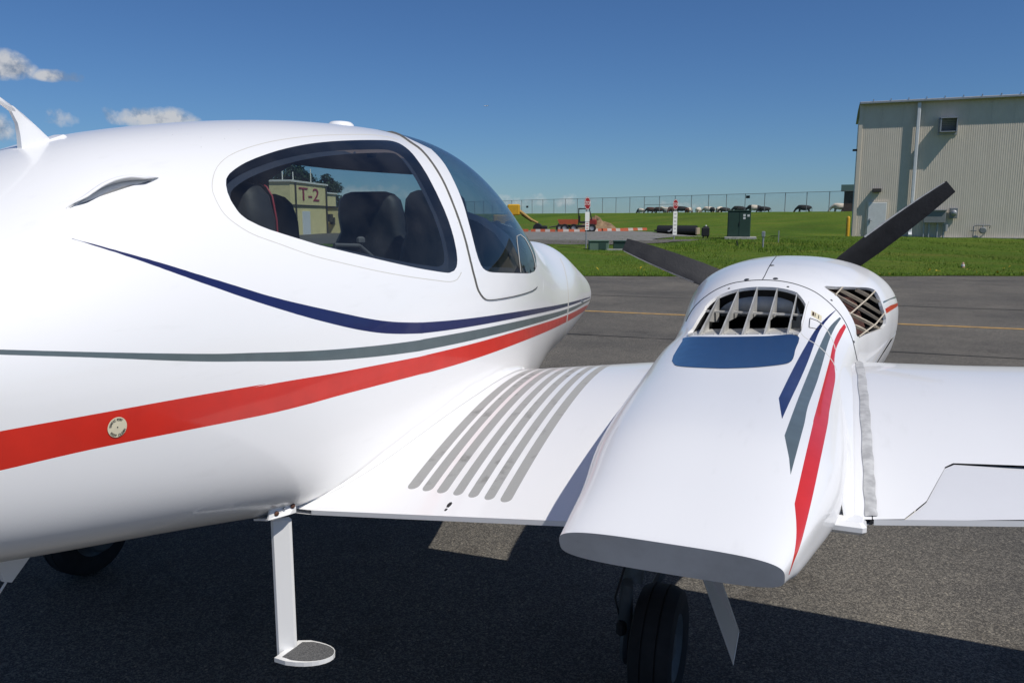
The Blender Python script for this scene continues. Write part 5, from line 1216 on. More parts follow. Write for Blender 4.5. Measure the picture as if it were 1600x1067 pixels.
P(m.build('overhead_console', LINER, smooth=True, sharp=40))
# headlining that sags down the far side of the roof
V = []; F = []
ys = np.linspace(1.75, 3.42, 14)
for i, y in enumerate(ys):
    t = t_of(y)
    zend = 1.862 + .012 * math.sin((y - 2.3) * 2.6)
    v1 = math.pi / 2
    for v in np.radians(np.linspace(90, 150, 61)):
        if fus(t, v)[2] > zend: v1 = v
    for j in range(13):
        v = D2R(84) + (v1 - D2R(84)) * j / 12
        uv = np.array([[t, v]]); q = fus(uv[:, 0], uv[:, 1])[0]; c0 = np.array([XC, y, 1.3])
        V.append(tuple(q + (c0 - q) / np.linalg.norm(c0 - q) * .045))
    if i: F += [((i - 1) * 13 + j, i * 13 + j, i * 13 + j + 1, (i - 1) * 13 + j + 1) for j in range(12)]
o = P(mesh_obj('headliner', V, F, HEADL, smooth=True)); sol = o.modifiers.new('thickness', 'SOLIDIFY'); sol.thickness = .008; sol.offset = 0
m = MB(); m.tube([(-1.50, 2.48, 1.36), (-1.50, 2.44, 1.47), (-1.52, 2.36, 1.525), (-1.54, 2.24, 1.53)], .006, 8); m.box((-1.52, 2.37, 1.542), (.02, .035, .025), bev=.006)
P(m.build('headset_boom', UTILD, smooth=True, sharp=40))

# ------------------------------------------------------------------ wing
SW = (1.0, 1.3)


def u_of(X, Y):
    lo, hi = 0.0, 1.0
    for _ in range(40):
        mid = (lo + hi) / 2
        if float(wing(X, mid)[1]) < Y: lo = mid
        else: hi = mid
    return (lo + hi) / 2


def rounded_band(xa, xb, skew, y0, y1):
    """walkway strip between two X values with a rounded aft end"""
    L = []; R = []
    w = (xb - xa) / 2
    ys = np.concatenate([np.linspace(y0 + w, y0 + .3, 6), np.linspace(y0 + .35, y1, 16)])
    for y in ys:
        k = skew * (y - y0) / (y1 - y0)
        L.append((xa + k, u_of(xa + k, y))); R.append((xb + k, u_of(xb + k, y)))
    cap_ = []
    for a in np.linspace(0, math.pi, 9)[1:-1]:
        x = (xa + xb) / 2 - w * math.cos(a) * -1; y = y0 + w - w * math.sin(a)
        cap_.append((x, u_of(x, y)))
    return L[::-1] + cap_[::-1] + R


bands = []
xl_ = [-1.024, -.974, -.926, -.874, -.827, -.778, -.731]; xr_ = [-.989, -.942, -.895, -.846, -.798, -.750, -.700]
for i in range(7):
    bands.append(('walk', rounded_band(xl_[i], xr_[i], -.045, 1.778 - .0095 * i, 2.97)))
fx, fy = -.862, 1.705


def sole(pts):
    return [(fx + x, u_of(fx + x, fy + y)) for x, y in pts]


toe = sole([(-.003, -.003), (.004, -.004), (.0065, .004), (.0065, .012), (.002, .018), (-.003, .016), (-.0055, .008)])
heel = sole([(-.002, -.007), (.0045, -.008), (.0045, -.015), (.001, -.018), (-.003, -.015)])
us_in = np.linspace(-1.79, .10, 64); vs_w = np.concatenate([np.linspace(0, 1, 40), np.linspace(1.03, 2, 24)])
wsk = skin(wing, SW, us_in, vs_w, bands + [('sole', toe), ('sole', heel)])
if (wsk['N'][:, 2] * np.where(wsk['uv'][:, 1] < 1, 1, -1)).sum() < 0: wsk['N'] *= -1; wsk['tri'] = wsk['tri'][:, ::-1]
wing_r = P(skin_obj(wsk, 'wing', [(PAINT, ['body']), (WALK, ['walk']), (BLACK, ['sole'])]))
m = MB()
for x0, x1 in ((-1.262, -.20), (.104, 4.9)):
    a = wing(np.linspace(x0, x1, 12), np.zeros(12)); b = wing(np.linspace(x0, x1, 12), np.full(12, 2.0))
    V = []
    for p, q in zip(a, b):
        V += [tuple(p + np.array([0, -.0015, .0002])), tuple(p + np.array([0, -.0015, -.012]))]
    m.add(V, [(2 * i, 2 * i + 1, 2 * i + 3, 2 * i + 2) for i in range(11)])
P(m.build('trailing_edge', PAINT))
# outer panel with its flap
flap = [(.160, 0.0), (.205, .15), (.2515, .272), (.272, .284), (4.3, .284), (4.3, 0.0)]
us_o = np.linspace(.102, 4.9, 90)
osk = skin(wing, SW, us_o, vs_w, [('gap', [(.2515, .2745), (.270, .2875), (4.31, .2875), (4.31, .284), (.272, .284), (.2515, .272)]), ('flap', flap)])
if (osk['N'][:, 2] * np.where(osk['uv'][:, 1] < 1, 1, -1)).sum() < 0: osk['N'] *= -1; osk['tri'] = osk['tri'][:, ::-1]
wing_o = P(skin_obj(osk, 'wing', [(PAINT, ['body'])]))
P(skin_obj(osk, 'flap_gap', [(GAPM, ['gap'])], offset=-.012))
fl = P(skin_obj(osk, 'flap', [(FLAPG, ['flap'])]))
# flap drooped slightly about its hinge
hx = wing(np.array([.25, 4.3]), np.array([.284, .284]))
co = np.empty(len(fl.data.vertices) * 3); fl.data.vertices.foreach_get('co', co); co = co.reshape(-1, 3)
hy = np.interp(co[:, 0], [.25, 4.3], hx[:, 1]); hz = np.interp(co[:, 0], [.25, 4.3], hx[:, 2])
dz = (hy - co[:, 1]); co[:, 2] += -.0012 - dz * .014
fl.data.vertices.foreach_set('co', co.ravel()); fl.data.update()
for o in (wing_r,):
    P(mirror_o(o))
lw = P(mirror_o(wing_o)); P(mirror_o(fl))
# tip cap
# joint tape over the outer wing join
V = []; F = []
uu = np.concatenate([np.linspace(.055, 1.0, 40), np.linspace(1.05, 1.3, 6)])
for i, u in enumerate(uu):
    w0 = .0885 - .004 * math.sin(i * 1.3) * .3; w1 = .1115 + .0012 * math.sin(i * 2.1)
    k = -.013 * min(1, u)
    for x in (w0 + k, (w0 + w1) / 2 + k, w1 + k):
        p = wing(x, u); n = surf_normals(wing, np.array([[x, u]]))[0]
        n = n * np.sign(n[2] if u < 1 else n[1])
        V.append(p + n * (.0018 if x == w0 + k or x == w1 + k else .0034))
    if i: F += [(3 * i - 3 + j, 3 * i + j, 3 * i + j + 1, 3 * i - 2 + j) for j in range(2)]
P(mesh_obj('joint_tape', V, F, TAPE, smooth=True))
m = MB(); p = wing(.10, 0.0); m.box((p[0] + .002, p[1] + .03, p[2] - .007), (.010, .05, .012)); m.tube([(p[0], p[1] - .002, p[2] - .006), (p[0], p[1] + .02, p[2] - .006)], .004, 8)
P(m.build('wing_joint_gap', GAPM))

# ------------------------------------------------------------------ engine nacelle
SN = (1.0, .30)
fa = B['fast']
cs_ = [tuple(p) for p in B['cowlseam']]; csc = cs_[:len(cs_) // 2]
cowl_poly = [(2.98, D2R(200)), (2.90, D2R(165))] + csc + [(2.66, D2R(20)), (2.70, D2R(-10)), (4.6, D2R(-10)), (4.6, D2R(200))]
nregs = [('cowling', cowl_poly), ('navy', B['nnavy']), ('gray', B['ngray']), ('red', B['nred']), ('gray2', B['bgray']), ('red2', B['bred']),
         ('seam', B['hatch']), ('seam', B['hatch2']), ('cseam', B['cowlseam']), ('cseam2', B['topseam']),
         ('stick', B['stick']), ('plate', B['plate']), ('vent', B['vent']), ('intake', B['intake'])]
us_n = np.concatenate([np.linspace(1.2, 1.32, 8), np.linspace(1.34, 4.3, 150)])
vs_n = np.linspace(-math.pi / 2, 1.5 * math.pi, 160)
nsk = skin(nac, SN, us_n, vs_n, nregs)
if (nsk['N'][:, 2] * (nsk['P'][:, 2] - 1.1)).sum() < 0: nsk['N'] *= -1; nsk['tri'] = nsk['tri'][:, ::-1]
nacelle = P(skin_obj(nsk, 'nacelle', [(PAINT, ['body']), (NAVY, ['navy']), (GRAYP, ['gray']), (REDP, ['red']), (SEAM, ['seam']), (CREAM, ['stick'])]))
cowling = P(skin_obj(nsk, 'cowling', [(PAINT, ['cowling']), (GRAYP, ['gray2']), (REDP, ['red2']), (GAPM, ['cseam', 'cseam2'])]))
P(skin_obj(nsk, 'heat_shield_plate', [(STEEL, ['plate'])], offset=.0012))
# flat tail face
V = nac(np.full(64, 1.2), np.linspace(0, 2 * math.pi, 64, endpoint=False))
cen = V.mean(0)
P(mesh_obj('nacelle_tail', np.vstack([V, cen[None]]), [(i, 64, (i + 1) % 64) for i in range(64)], GRIMY))
V = nac(np.full(64, 4.3), np.linspace(0, 2 * math.pi, 64, endpoint=False))
P(mesh_obj('cowling_front', np.vstack([V, V.mean(0)[None]]), [(i, (i + 1) % 64, 64) for i in range(64)], PAINT))


def on_n(p, dep=0.0):
    a = np.array([p], float)
    n = surf_normals(nac, a)[0]; q = nac(a[:, 0], a[:, 1])[0]
    if n[2] * (q[2] - 1.1) + n[0] * (q[0] + .18) < 0: n = -n
    return q - n * dep, n


# cooling outlet: lip all round, dark well behind it
def well(poly, dep, mt, name, drop=None):
    V = []; F = []; n_ = len(poly)
    for p in poly:
        q, n = on_n(p)
        d = np.array(drop) if drop is not None else -n * dep
        V += [tuple(q), tuple(q - n * .012), tuple(q - n * .012 + d)]
    for i in range(n_):
        j = (i + 1) % n_
        F += [(3 * i, 3 * j, 3 * j + 1, 3 * i + 1), (3 * i + 1, 3 * j + 1, 3 * j + 2, 3 * i + 2)]
    V.append(tuple(np.mean([V[3 * i + 2] for i in range(n_)], 0)))
    F += [(3 * i + 2, 3 * ((i + 1) % n_) + 2, len(V) - 1) for i in range(n_)]
    mi = []
    for i in range(n_): mi += [0, 1]
    mi += [1] * n_
    return P(mesh_obj(name, V, F, [PAINT, mt], midx=mi))


well(B['vent'], .2, DARK, 'outlet_well', (0, .16, -.15))
well(B['intake'], .13, DARK, 'side_outlet_well', (-.10, .10, -.02))
fin_o = []
for i in range(5):
    a, _ = on_n(B['fins'][2 * i], .001); b, _ = on_n(B['fins'][2 * i + 1], .003)
    m = MB()
    c = b + np.array([.0, .012, -.098]); d = a + np.array([.0, .235, -.012]); e = a + np.array([0, .235, .02])
    m.plate([a, b, c, e, d, a + np.array([0, .02, -.012])], (1, 0, 0), .0038)
    fin_o.append(P(m.build('outlet_fin', ALU)))
l0 = [on_n(p, -.001)[0] for p in B['lip']]
m = MB(); V = []
for k in range(13):
    f_ = k / 12
    for q0, q1 in ((l0[0], l0[1]), (l0[3], l0[2])):
        V.append(np.array(q0) * (1 - f_) + np.array(q1) * f_ + np.array([0, 0, .003]))
m.add(V, [(2 * i, 2 * i + 1, 2 * i + 3, 2 * i + 2) for i in range(12)])
fl0 = [V[2 * k] for k in range(13)]
V2 = []
for p in fl0: V2 += [p - np.array([0, 0, .002]), p + np.array([0, .23, -.014])]
m.add(V2, [(2 * i, 2 * i + 1, 2 * i + 3, 2 * i + 2) for i in range(12)])
lip_o = P(m.build('outlet_lip', ALU))
for k in range(10):
    f_ = (k + .5) / 10
    q = (np.array(l0[0]) * (1 - f_) + np.array(l0[1]) * f_ + np.array(l0[3]) * (1 - f_) + np.array(l0[2]) * f_) / 2
    m = MB(); m.lathe(tuple(q + np.array([0, 0, .003])), (0, 0, 1), [(.0035, 0), (.0028, .002), (0, .0026)], 8); r_ = m.build('rivet', ALU, smooth=True); r_.parent = lip_o
m = MB(); m.box((-.255, 2.905, 1.287), (.345, .022, .006)); P(m.build('outlet_crossbar', ALU))
m = MB(); m.tube([(-.43, 3.05, 1.300), (-.13, 3.05, 1.308)], .048, 20); m.tube([(-.13, 3.05, 1.308), (-.10, 3.05, 1.29), (-.09, 3.06, 1.22)], [.052, .05, .045], 16); P(m.build('exhaust_muffler', DUCT, smooth=True, sharp=50))
m = MB(); m.box((-.07, 3.02, 1.27), (.05, .12, .1), bev=.015); m.lathe((-.12, 3.07, 1.345), (0, 0, 1), [(0, -.02), (.03, -.02), (.03, .01), (0, .01)], 12); P(m.build('engine_fitting', DARK, smooth=True, sharp=40))
# side outlet: cream slats, cross rods, radiator behind
for i in range(5):
    p0, n0 = on_n(B['slats'][2 * i], .006); p1, n1 = on_n(B['slats'][2 * i + 1], .006)
    d = (p1 - p0) / np.linalg.norm(p1 - p0); nn_ = (n0 + n1) / 2
    sd = np.cross(d, nn_); sd /= np.linalg.norm(sd)
    if sd[2] < 0: sd = -sd
    mid = (p0 + p1) / 2
    V = []; F = []
    for k in range(7):
        f_ = k / 6
        q = p0 * (1 - f_) + p1 * f_ + nn_ * (.003 * math.sin(math.pi * f_))
        w = .0055 * (.45 + .55 * math.sin(math.pi * min(1, max(0, f_ * .8 + .15))))
        V += [q + sd * w, q - sd * w * .2 + nn_ * .003, q - sd * w * .5 - nn_ * .011, q + sd * w * .9 - nn_ * .004]
        if k: F += [(4 * k - 4 + j, 4 * k + j, 4 * k + (j + 1) % 4, 4 * k - 4 + (j + 1) % 4) for j in range(4)]
    P(mesh_obj('cooling_slat', V, F, SLAT, smooth=False))
for i in range(3):
    p0, n0 = on_n(B['rods'][2 * i], -.002); p1, _ = on_n(B['rods'][2 * i + 1], -.002)
    m = MB(); m.tube([p0, (p0 + p1) / 2 + n0 * .012, p1], .0028, 8); P(m.build('slat_rod', SLAT, smooth=True, sharp=50))
q = np.mean([on_n(p, .055)[0] for p in B['intake']], 0); nq = np.mean([on_n(p)[1] for p in B['intake']], 0)
m = MB(); ex = Vector(nq).orthogonal().normalized(); ey = Vector(nq).cross(ex)
m.plate([tuple(Vector(q) + ex * a + ey * b) for a, b in ((-.1, -.1), (.1, -.1), (.1, .1), (-.1, .1))], nq, .02); P(m.build('radiator', RADI))
# fasteners, latch
for k, p in enumerate(fa):
    q, n = on_n(p)
    r = .0095 if k < 4 else .0045
    m = MB(); m.lathe(tuple(q), tuple(n), [(r, .0004), (r * .9, .0016), (r * .5, .0008), (0, .0008)], 14); f_ = m.build('cowl_fastener', FASTEN, smooth=True, sharp=40); f_.parent = cowling
lt = [on_n(p, -.0012)[0] for p in B['latch']]
m = MB()
for a, b in zip(lt, lt[1:] + lt[:1]): m.tube([a, b], .0011, 5)
lo_ = m.build('hatch_latch', GAPM); lo_.parent = nacelle
sk_ = [on_n(p, -.0015)[0] for p in B['stick']]
for k, c0 in enumerate((.12, .36, .68)):
    a = sk_[0] * (1 - c0) + sk_[1] * c0; b = sk_[3] * (1 - c0) + sk_[2] * c0
    d = (sk_[1] - sk_[0]) * (.16 if k == 0 else .05)
    m = MB(); m.add([a * .8 + b * .2, a * .8 + b * .2 + d, a * .2 + b * .8 + d, a * .2 + b * .8], [(0, 1, 2, 3), (3, 2, 1, 0)])
    o = m.build('warning_mark', [RUST, BLACK, BLACK][k]); o.parent = nacelle


# fillets where nacelle and fuselage meet the wing
def fillet(A, C, Bp, name, n=10):
    """concave blend: A and Bp are curves on the two surfaces, C the corner between"""
    V = []; F = []
    for i, (a, c, b) in enumerate(zip(A, C, Bp)):
        for j in range(n + 1):
            s = j / n
            V.append(np.array(a) * (1 - s) ** 2 + 2 * np.array(c) * s * (1 - s) + np.array(b) * s * s)
    for i in range(len(A) - 1):
        for j in range(n):
            F.append((i * (n + 1) + j, (i + 1) * (n + 1) + j, (i + 1) * (n + 1) + j + 1, i * (n + 1) + j + 1))
    for i0 in (0, len(A) - 1):            # closed ends
        c0 = len(V); V.append(np.array(C[i0]))
        F += [(i0 * (n + 1) + j, i0 * (n + 1) + j + 1, c0) for j in range(n)]
    return P(mesh_obj(name, V, F, PAINT, smooth=True))


A = []; C = []; Bq = []
for y in np.linspace(1.705, 3.02, 34):
    xr = float(nxr(y)); 
    xw = .066 + .010 * math.sin(min(1, max(0, (y - 1.7) / 1.2)) * math.pi * .5) * 0
    w_ = wing(xw, u_of(xw, y)); xc = xr - .006
    wc = wing(min(xc, .06), u_of(min(xc, .06), y))
    za = wc[2] + .055 + .02 * math.sin((y - 1.7) * 2.2)
    # point on nacelle side at height za
    n = float(nnn(y)); zm = float(nzm(y)); h = float(nzt(y)) - zm; za = min(za, zm + .70 * h); s = min(.98, max(0, (za - zm) / h)) if za > zm else 0
    cx = (1 - s ** n) ** (1 / n); xa = (float(nxl(y)) + xr) / 2 + (xr - float(nxl(y))) / 2 * cx
    A.append((xa - .006, y, max(za, zm))); C.append((min(xr + .004, .062), y, wc[2] + .006)); Bq.append((xw, y, w_[2] + .0015))
fillet(A, C, Bq, 'nacelle_fairing')
# short trailing-edge lip beside the nacelle
p = wing(.045, 0.0)
m = MB(); m.box((.042, p[1] - .004, p[2] - .006), (.096, .06, .026), bev=.008); m.box((.018, 1.722, p[2] + .016), (.050, .03, .050), bev=.012); P(m.build('fairing_lip', PAINT))
A = []; C = []; Bq = []
for y in np.linspace(1.66, 3.0, 30):
    t = t_of(y)
    best = None
    for v in np.radians(np.linspace(-60, 5, 80)):
        q = fus(t, v)
        wz = wing(q[0], u_of(q[0], y))[2]
        if best is None or abs(q[2] - wz) < best[0]: best = (abs(q[2] - wz), v, q, wz)
    v = best[1]; rr_ = np.interp(y, [1.66, 1.9, 2.4, 3.0], [.004, .022, .035, .03])
    qa = fus(t, v + rr_ / .62); qc = best[2]
    xb = qc[0] + rr_ * 1.1
    qb = wing(xb, u_of(xb, y))
    A.append(qa + [.0015, 0, 0]); C.append(qc + [.001, 0, .002]); Bq.append(qb + [0, 0, .0015])
fillet(A, C, Bq, 'wing_root_fairing')

# ------------------------------------------------------------------ propellers
HUB = (-.214, 4.386, 1.157)


def blade(name, parent, ang):
    a = math.radians(ang)
    rad = np.array([math.cos(a), 0, math.sin(a)]); tan = np.array([-math.sin(a), 0, math.cos(a)]); fwd = np.array([0, 1., 0])
    V = []; F = []
    st = [(.10, .070, 52, .55), (.16, .088, 48, .34), (.24, .112, 42, .2), (.36, .130, 35, .14), (.50, .128, 28, .11), (.65, .117, 23, .095), (.78, .102, 20, .085), (.87, .086, 18, .08), (.925, .074, 17.5, .08), (.935, .070, 17.5, .07)]
    prof = [(-.5, 0), (-.42, .45), (-.2, .9), (.1, 1), (.35, .6), (.5, .06), (.5, -.06), (.3, -.1), (-.1, -.12), (-.4, -.25)]
    for r, c, pit, th in st:
        b = math.radians(pit)
        ch = -tan * math.cos(b) - fwd * math.sin(b) * -1
        nr_ = np.cross(rad, ch)
        nr_ *= np.sign(nr_ @ fwd)
        off = .012 * (r - .1)
        for x, t_ in prof:
            V.append(np.array(HUB) + rad * r + ch * (x * c + off) + nr_ * t_ * c * th)
    n = len(prof)
    for i in range(len(st) - 1):
        F += [(i * n + k, i * n + (k + 1) % n, (i + 1) * n + (k + 1) % n, (i + 1) * n + k) for k in range(n)]
    F += [tuple(range(n)), tuple((len(st) - 1) * n + k for k in range(n))]
    o = mesh_obj(name, V, F, COMPO, smooth=True); o.data.set_sharp_from_angle(angle=math.radians(50))
    o.parent = parent
    # metal erosion strip on the leading edge
    V = []; F = []
    for r, c, pit, th in st[4:9]:
        b = math.radians(pit)
        ch = -tan * math.cos(b) - fwd * math.sin(b) * -1
        nr_ = np.cross(rad, ch); nr_ *= np.sign(nr_ @ fwd)
        base = np.array(HUB) + rad * r; off = .012 * (r - .1)
        for x, t_ in ((-.47, .3), (-.506, .06), (-.503, -.1), (-.455, -.32)):
            V.append(base + ch * (x * c + off) + nr_ * t_ * c * th)
    for i in range(4): F += [(i * 4 + k, i * 4 + k + 1, i * 4 + 5 + k, i * 4 + 4 + k) for k in range(3)]
    e = mesh_obj('erosion_strip', V, F, ALU, smooth=True); e.parent = parent
    return o


def propeller(angs):
    m = MB(); m.lathe((HUB[0], HUB[1] - .10, HUB[2]), (0, 1, 0), [(.155, 0), (.155, .06), (.148, .13), (.125, .21), (.085, .29), (.04, .34), (0, .355)], 32)
    hub = P(m.build('propeller', PAINT, smooth=True, sharp=60))
    for a in angs: blade('blade', hub, a)
    return hub


prop_r = propeller([41.3, 161, -79])
HUB_R = HUB
HUB = (2 * XC - HUB_R[0], HUB_R[1], HUB_R[2])
prop_l = propeller([30, 150, -90])
for o in (nacelle, cowling):
    P(mirror_o(o))
for o in [x for x in AIR if x.name.startswith(('nacelle_tail', 'cowling_front'))]:
    P(mirror_o(o))


# ------------------------------------------------------------------ landing gear
def wheel(cx, cy, r, w, name='main_wheel'):
    e = bpy.data.objects.new(name, None); COL.objects.link(e); P(e)
    prof = [(r * .55, -w * .40), (r * .80, -w * .48), (r * .93, -w * .42), (r * .985, -w * .26)]
    for g in (-.155, .155):
        prof += [(r, (g - .02) * w), (r - .006, (g - .014) * w), (r - .006, (g + .014) * w), (r, (g + .02) * w)]
    prof += [(r * .985, w * .26), (r * .93, w * .42), (r * .80, w * .48), (r * .55, w * .40)]
    m = MB(); m.lathe((cx, cy, r), (1, 0, 0), prof, 48); t = m.build('tyre', RUBBER, smooth=True, sharp=35); t.parent = e
    m = MB(); m.lathe((cx, cy, r), (1, 0, 0), [(0, -w * .2), (r * .2, -w * .34), (r * .3, -w * .22), (r * .5, -w * .36), (r * .56, -w * .4), (r * .56, w * .4), (r * .5, w * .36), (r * .3, w * .22), (r * .2, w * .34), (0, w * .36)], 32)
    t = m.build('rim', RIMD, smooth=True, sharp=30); t.parent = e
    return e


def main_gear(cx, s):
    wheel(cx, 2.50, .20, .15)
    m = MB(); m.lathe((cx - s * .105, 2.50, .20), (1, 0, 0), [(0, -.012), (.075, -.012), (.085, 0), (.075, .012), (0, .012)], 28); P(m.build('brake_disc', RIMD, smooth=True, sharp=40))
    m = MB()
    m.tube([(cx - s * .06, 2.60, .92), (cx - s * .075, 2.52, .55), (cx - s * .09, 2.47, .42)], [.034, .036, .032], 14)
    m.tube([(cx - s * .095, 2.42, .44), (cx - s * .11, 2.46, .30), (cx - s * .10, 2.50, .20)], [.02, .026, .024], 10)
    m.tube([(cx - s * .12, 2.5, .20), (cx + s * .02, 2.5, .20)], .02, 10)
    m.tube([(cx - s * .04, 2.66, .56), (cx - s * .02, 2.78, .4), (cx - s * .09, 2.55, .24)], .016, 8)
    P(m.build('gear_leg', RIMD, smooth=True, sharp=40))
    m = MB(); m.tube([(cx - s * .10, 2.40, .50), (cx - s * .135, 2.42, .38), (cx - s * .12, 2.46, .26)], .0035, 6); m.box((cx - s * .115, 2.44, .27), (.03, .05, .05), bev=.008); P(m.build('brake_line', DARK, smooth=True, sharp=40))


main_gear(-.475, 1)
main_gear(2 * XC + .475, -1)
for s in (0, 1):
    pl = [(-.306, 2.2, .90), (-.245, 2.2, .90), (-.249, 2.2, .595), (-.192, 2.2, .458), (-.204, 2.2, .353), (-.306, 2.2, .60)]
    g1, g2 = 1.16, .98          # the door leans back, its lower edge aft
    pl = [(-.306 * g1 - .06, 2.2 * g1 + .10, 1.62 - 1.029 * g1 + .10), (-.249 * g1 - .06, 2.2 * g1 + .10, 1.62 - 1.025 * g1 + .10), (-.192 * g2, 2.2 * g2, 1.62 - 1.162 * g2), (-.204 * g2, 2.2 * g2, 1.62 - 1.267 * g2)]
    if s: pl = [(2 * XC - x, y, z) for x, y, z in pl]
    m = MB(); nn_ = (Vector(pl[1]) - Vector(pl[0])).cross(Vector(pl[2]) - Vector(pl[1])); m.plate(pl, nn_, .008); P(m.build('gear_door', PAINT))
wheel(XC, 4.55, .17, .12, 'nose_wheel')
m = MB(); m.tube([(XC - .07, 4.55, .17), (XC - .07, 4.6, .40), (XC, 4.62, .46), (XC, 4.70, .85)], [.014, .018, .03, .034], 12); m.tube([(XC + .07, 4.55, .17), (XC + .07, 4.6, .40), (XC, 4.62, .46)], [.014, .018, .03], 10)
P(m.build('nose_gear_leg', GREYMETAL, smooth=True, sharp=40))

# ------------------------------------------------------------------ boarding step
st_ = bpy.data.objects.new('boarding_step', None); COL.objects.link(st_); P(st_)
m = MB()
sx = -1.442
m.box((-1.343, 1.664, .620), (.054, .017, .405), bev=.0065, rz=.60)
o = m.build('strut', PAINT, smooth=True, sharp=40); o.parent = st_
# angle bracket bolted to the belly corner
face = [(-1.3240, 1.5960, 0.8680), (-1.3240, 1.6040, 0.8750), (-1.3020, 1.6550, 0.8770), (-1.3020, 1.6730, 0.8630), (-1.3020, 1.6740, 0.8400), (-1.3020, 1.6470, 0.8440), (-1.3260, 1.6070, 0.8390), (-1.3260, 1.5890, 0.8450)]
fn_ = (Vector(face[2]) - Vector(face[0])).cross(Vector(face[6]) - Vector(face[1])).normalized()
if fn_.x < 0: fn_ = -fn_
m = MB(); m.plate(face, fn_, .006)
lo1, lo2 = Vector(face[7]), Vector(face[4])
fl_ = [lo1, lo2, lo2 + Vector((-.055, .012, -.012)), lo1 + Vector((-.055, .012, -.012))]
m.plate([tuple(p) for p in fl_], (0, 0, 1), .005)
o = m.build('bracket', PAINT); o.parent = st_
for c0, r in (((-1.319, 1.614, 0.856), .0068), ((-1.303, 1.661, 0.863), .0068), ((-1.311, 1.636, 0.864), .0034)):
    m = MB(); m.lathe(tuple(Vector(c0) + fn_ * .003), tuple(fn_), [(r, 0), (r, .003), (r * .5, .005), (0, .005)], 8 if r > .005 else 12); b_o = m.build('bolt', RUST if r > .005 else GREYMETAL); b_o.parent = st_
fsc = lambda p: (p[0] * .927, p[1] * .927, 1.62 + (p[2] - 1.62) * .927)
# foot plate: a rounded leaf reaching outboard
ol = []
for a in np.linspace(-.95 * math.pi * .5, .95 * math.pi * .5, 15):
    ol.append((sx + .018 + .140 * math.cos(a) ** .8, 1.792 + .062 * math.sin(a), .348 + .012 * math.cos(a)))
foot = [(sx - .012, 1.742, .342)] + ol + [(sx + .0, 1.84, .348)]
foot = [fsc(p) for p in foot]
m = MB(); m.plate(foot, (0, 0, 1), .012); fo = m.build('foot_plate', PAINT); fo.parent = st_
c_ = np.mean(foot, 0); c_[0] += .015
grip = [tuple(c_ + (np.array(p) - c_) * .86 + np.array([.004, 0, .0065])) for p in foot]
m = MB(); m.plate(grip, (0, 0, 1), .003); g_ = m.build('grip_pad', TREAD); g_.parent = st_

# ------------------------------------------------------------------ small fittings on the fuselage
# air scoop: a half-round cowl that opens downwards
def along(pl, f_):
    pl = np.asarray(pl, float); d = np.concatenate([[0], np.cumsum(np.linalg.norm(np.diff(pl, axis=0) * SC, axis=1))]); d /= d[-1]
    return np.array([np.interp(f_, d, pl[:, 0]), np.interp(f_, d, pl[:, 1])])


V = []; F = []
N_ = 40; M_ = 11
for i in range(N_):
    f_ = i / (N_ - 1)
    k = math.sin(math.pi * f_) ** .75
    up, lip_ = along(B['scoop'], f_), along(B['scooplip'], f_)
    for j in range(M_):
        g_ = j / (M_ - 1)
        uv = (up * (1 - g_) + (lip_ * 1.0) * g_)[None]
        q = fus(uv[:, 0], uv[:, 1])[0]; n = surf_normals(fus, uv)[0]
        if n[0] < 0: n = -n
        V.append(q + n * (.0015 + .030 * k * math.sin(g_ * math.pi * .6)) + np.array([0, 0, -.006 * k * g_]))
for i in range(N_ - 1):
    F += [(i * M_ + j, (i + 1) * M_ + j, (i + 1) * M_ + j + 1, i * M_ + j + 1) for j in range(M_ - 1)]
o = P(mesh_obj('air_scoop', V, F, PAINT, smooth=True)); sol = o.modifiers.new('thickness', 'SOLIDIFY'); sol.thickness = .005; sol.offset = 1
# recess the scoop opens into
V = []; F = []
ha = np.array(HOLE); hp = fus(ha[:, 0], ha[:, 1]); hn = surf_normals(fus, ha); hn *= np.sign(hn[:, :1])
nh_ = len(HOLE)
V = hp.tolist() + (hp - hn * .035 + np.array([0, 0, .012])).tolist()
F = [(i, (i + 1) % nh_, nh_ + (i + 1) % nh_, nh_ + i) for i in range(nh_)]
V.append((np.mean(hp, 0) - hn.mean(0) * .035 + np.array([0, 0, .012])).tolist()); F += [(nh_ + i, nh_ + (i + 1) % nh_, 2 * nh_) for i in range(nh_)]
P(mesh_obj('scoop_recess', V, F, PAINT))
# comm antenna on the spine
V = []; F = []
bl = [(1.452, 1.352, 1.800), (1.437, 1.352, 1.812), (1.40, 1.350, 1.836), (1.372, 1.340, 1.858), (1.350, 1.328, 1.875)]
bl = [(1.452, 1.352, 1.788), (1.428, 1.352, 1.812), (1.397, 1.349, 1.838), (1.366, 1.338, 1.862), (1.346, 1.330, 1.876)]
for i, (yf, ya, z) in enumerate(bl):
    w = .016 - .0022 * i
    for s in (-1, 1):
        V += [(XC + s * w * .2, yf, z), (XC + s * w, yf * .6 + ya * .4, z), (XC + s * w * .5, ya, z - .012 * (i == 0))]
for i in range(4):
    a = i * 6; b = a + 6
    for ring in ([0, 1, 2], [5, 4, 3]): F += [(a + ring[0], a + ring[1], b + ring[1], b + ring[0]), (a + ring[1], a + ring[2], b + ring[2], b + ring[1])]
    F += [(a + 3, a, b, b + 3), (a + 2, a + 5, b + 5, b + 2)]
ant = P(mesh_obj('antenna', V, F, PAINT, smooth=True)); ant.data.set_sharp_from_angle(angle=.7)
m = MB(); m.tube([(XC, 1.346, 1.866), (XC, 1.30, 1.893), (XC, 1.12, 1.99), (XC, .98, 2.055)], [.0075, .007, .005, .003], 10); o = m.build('antenna_mast', PAINT, smooth=True); o.parent = ant
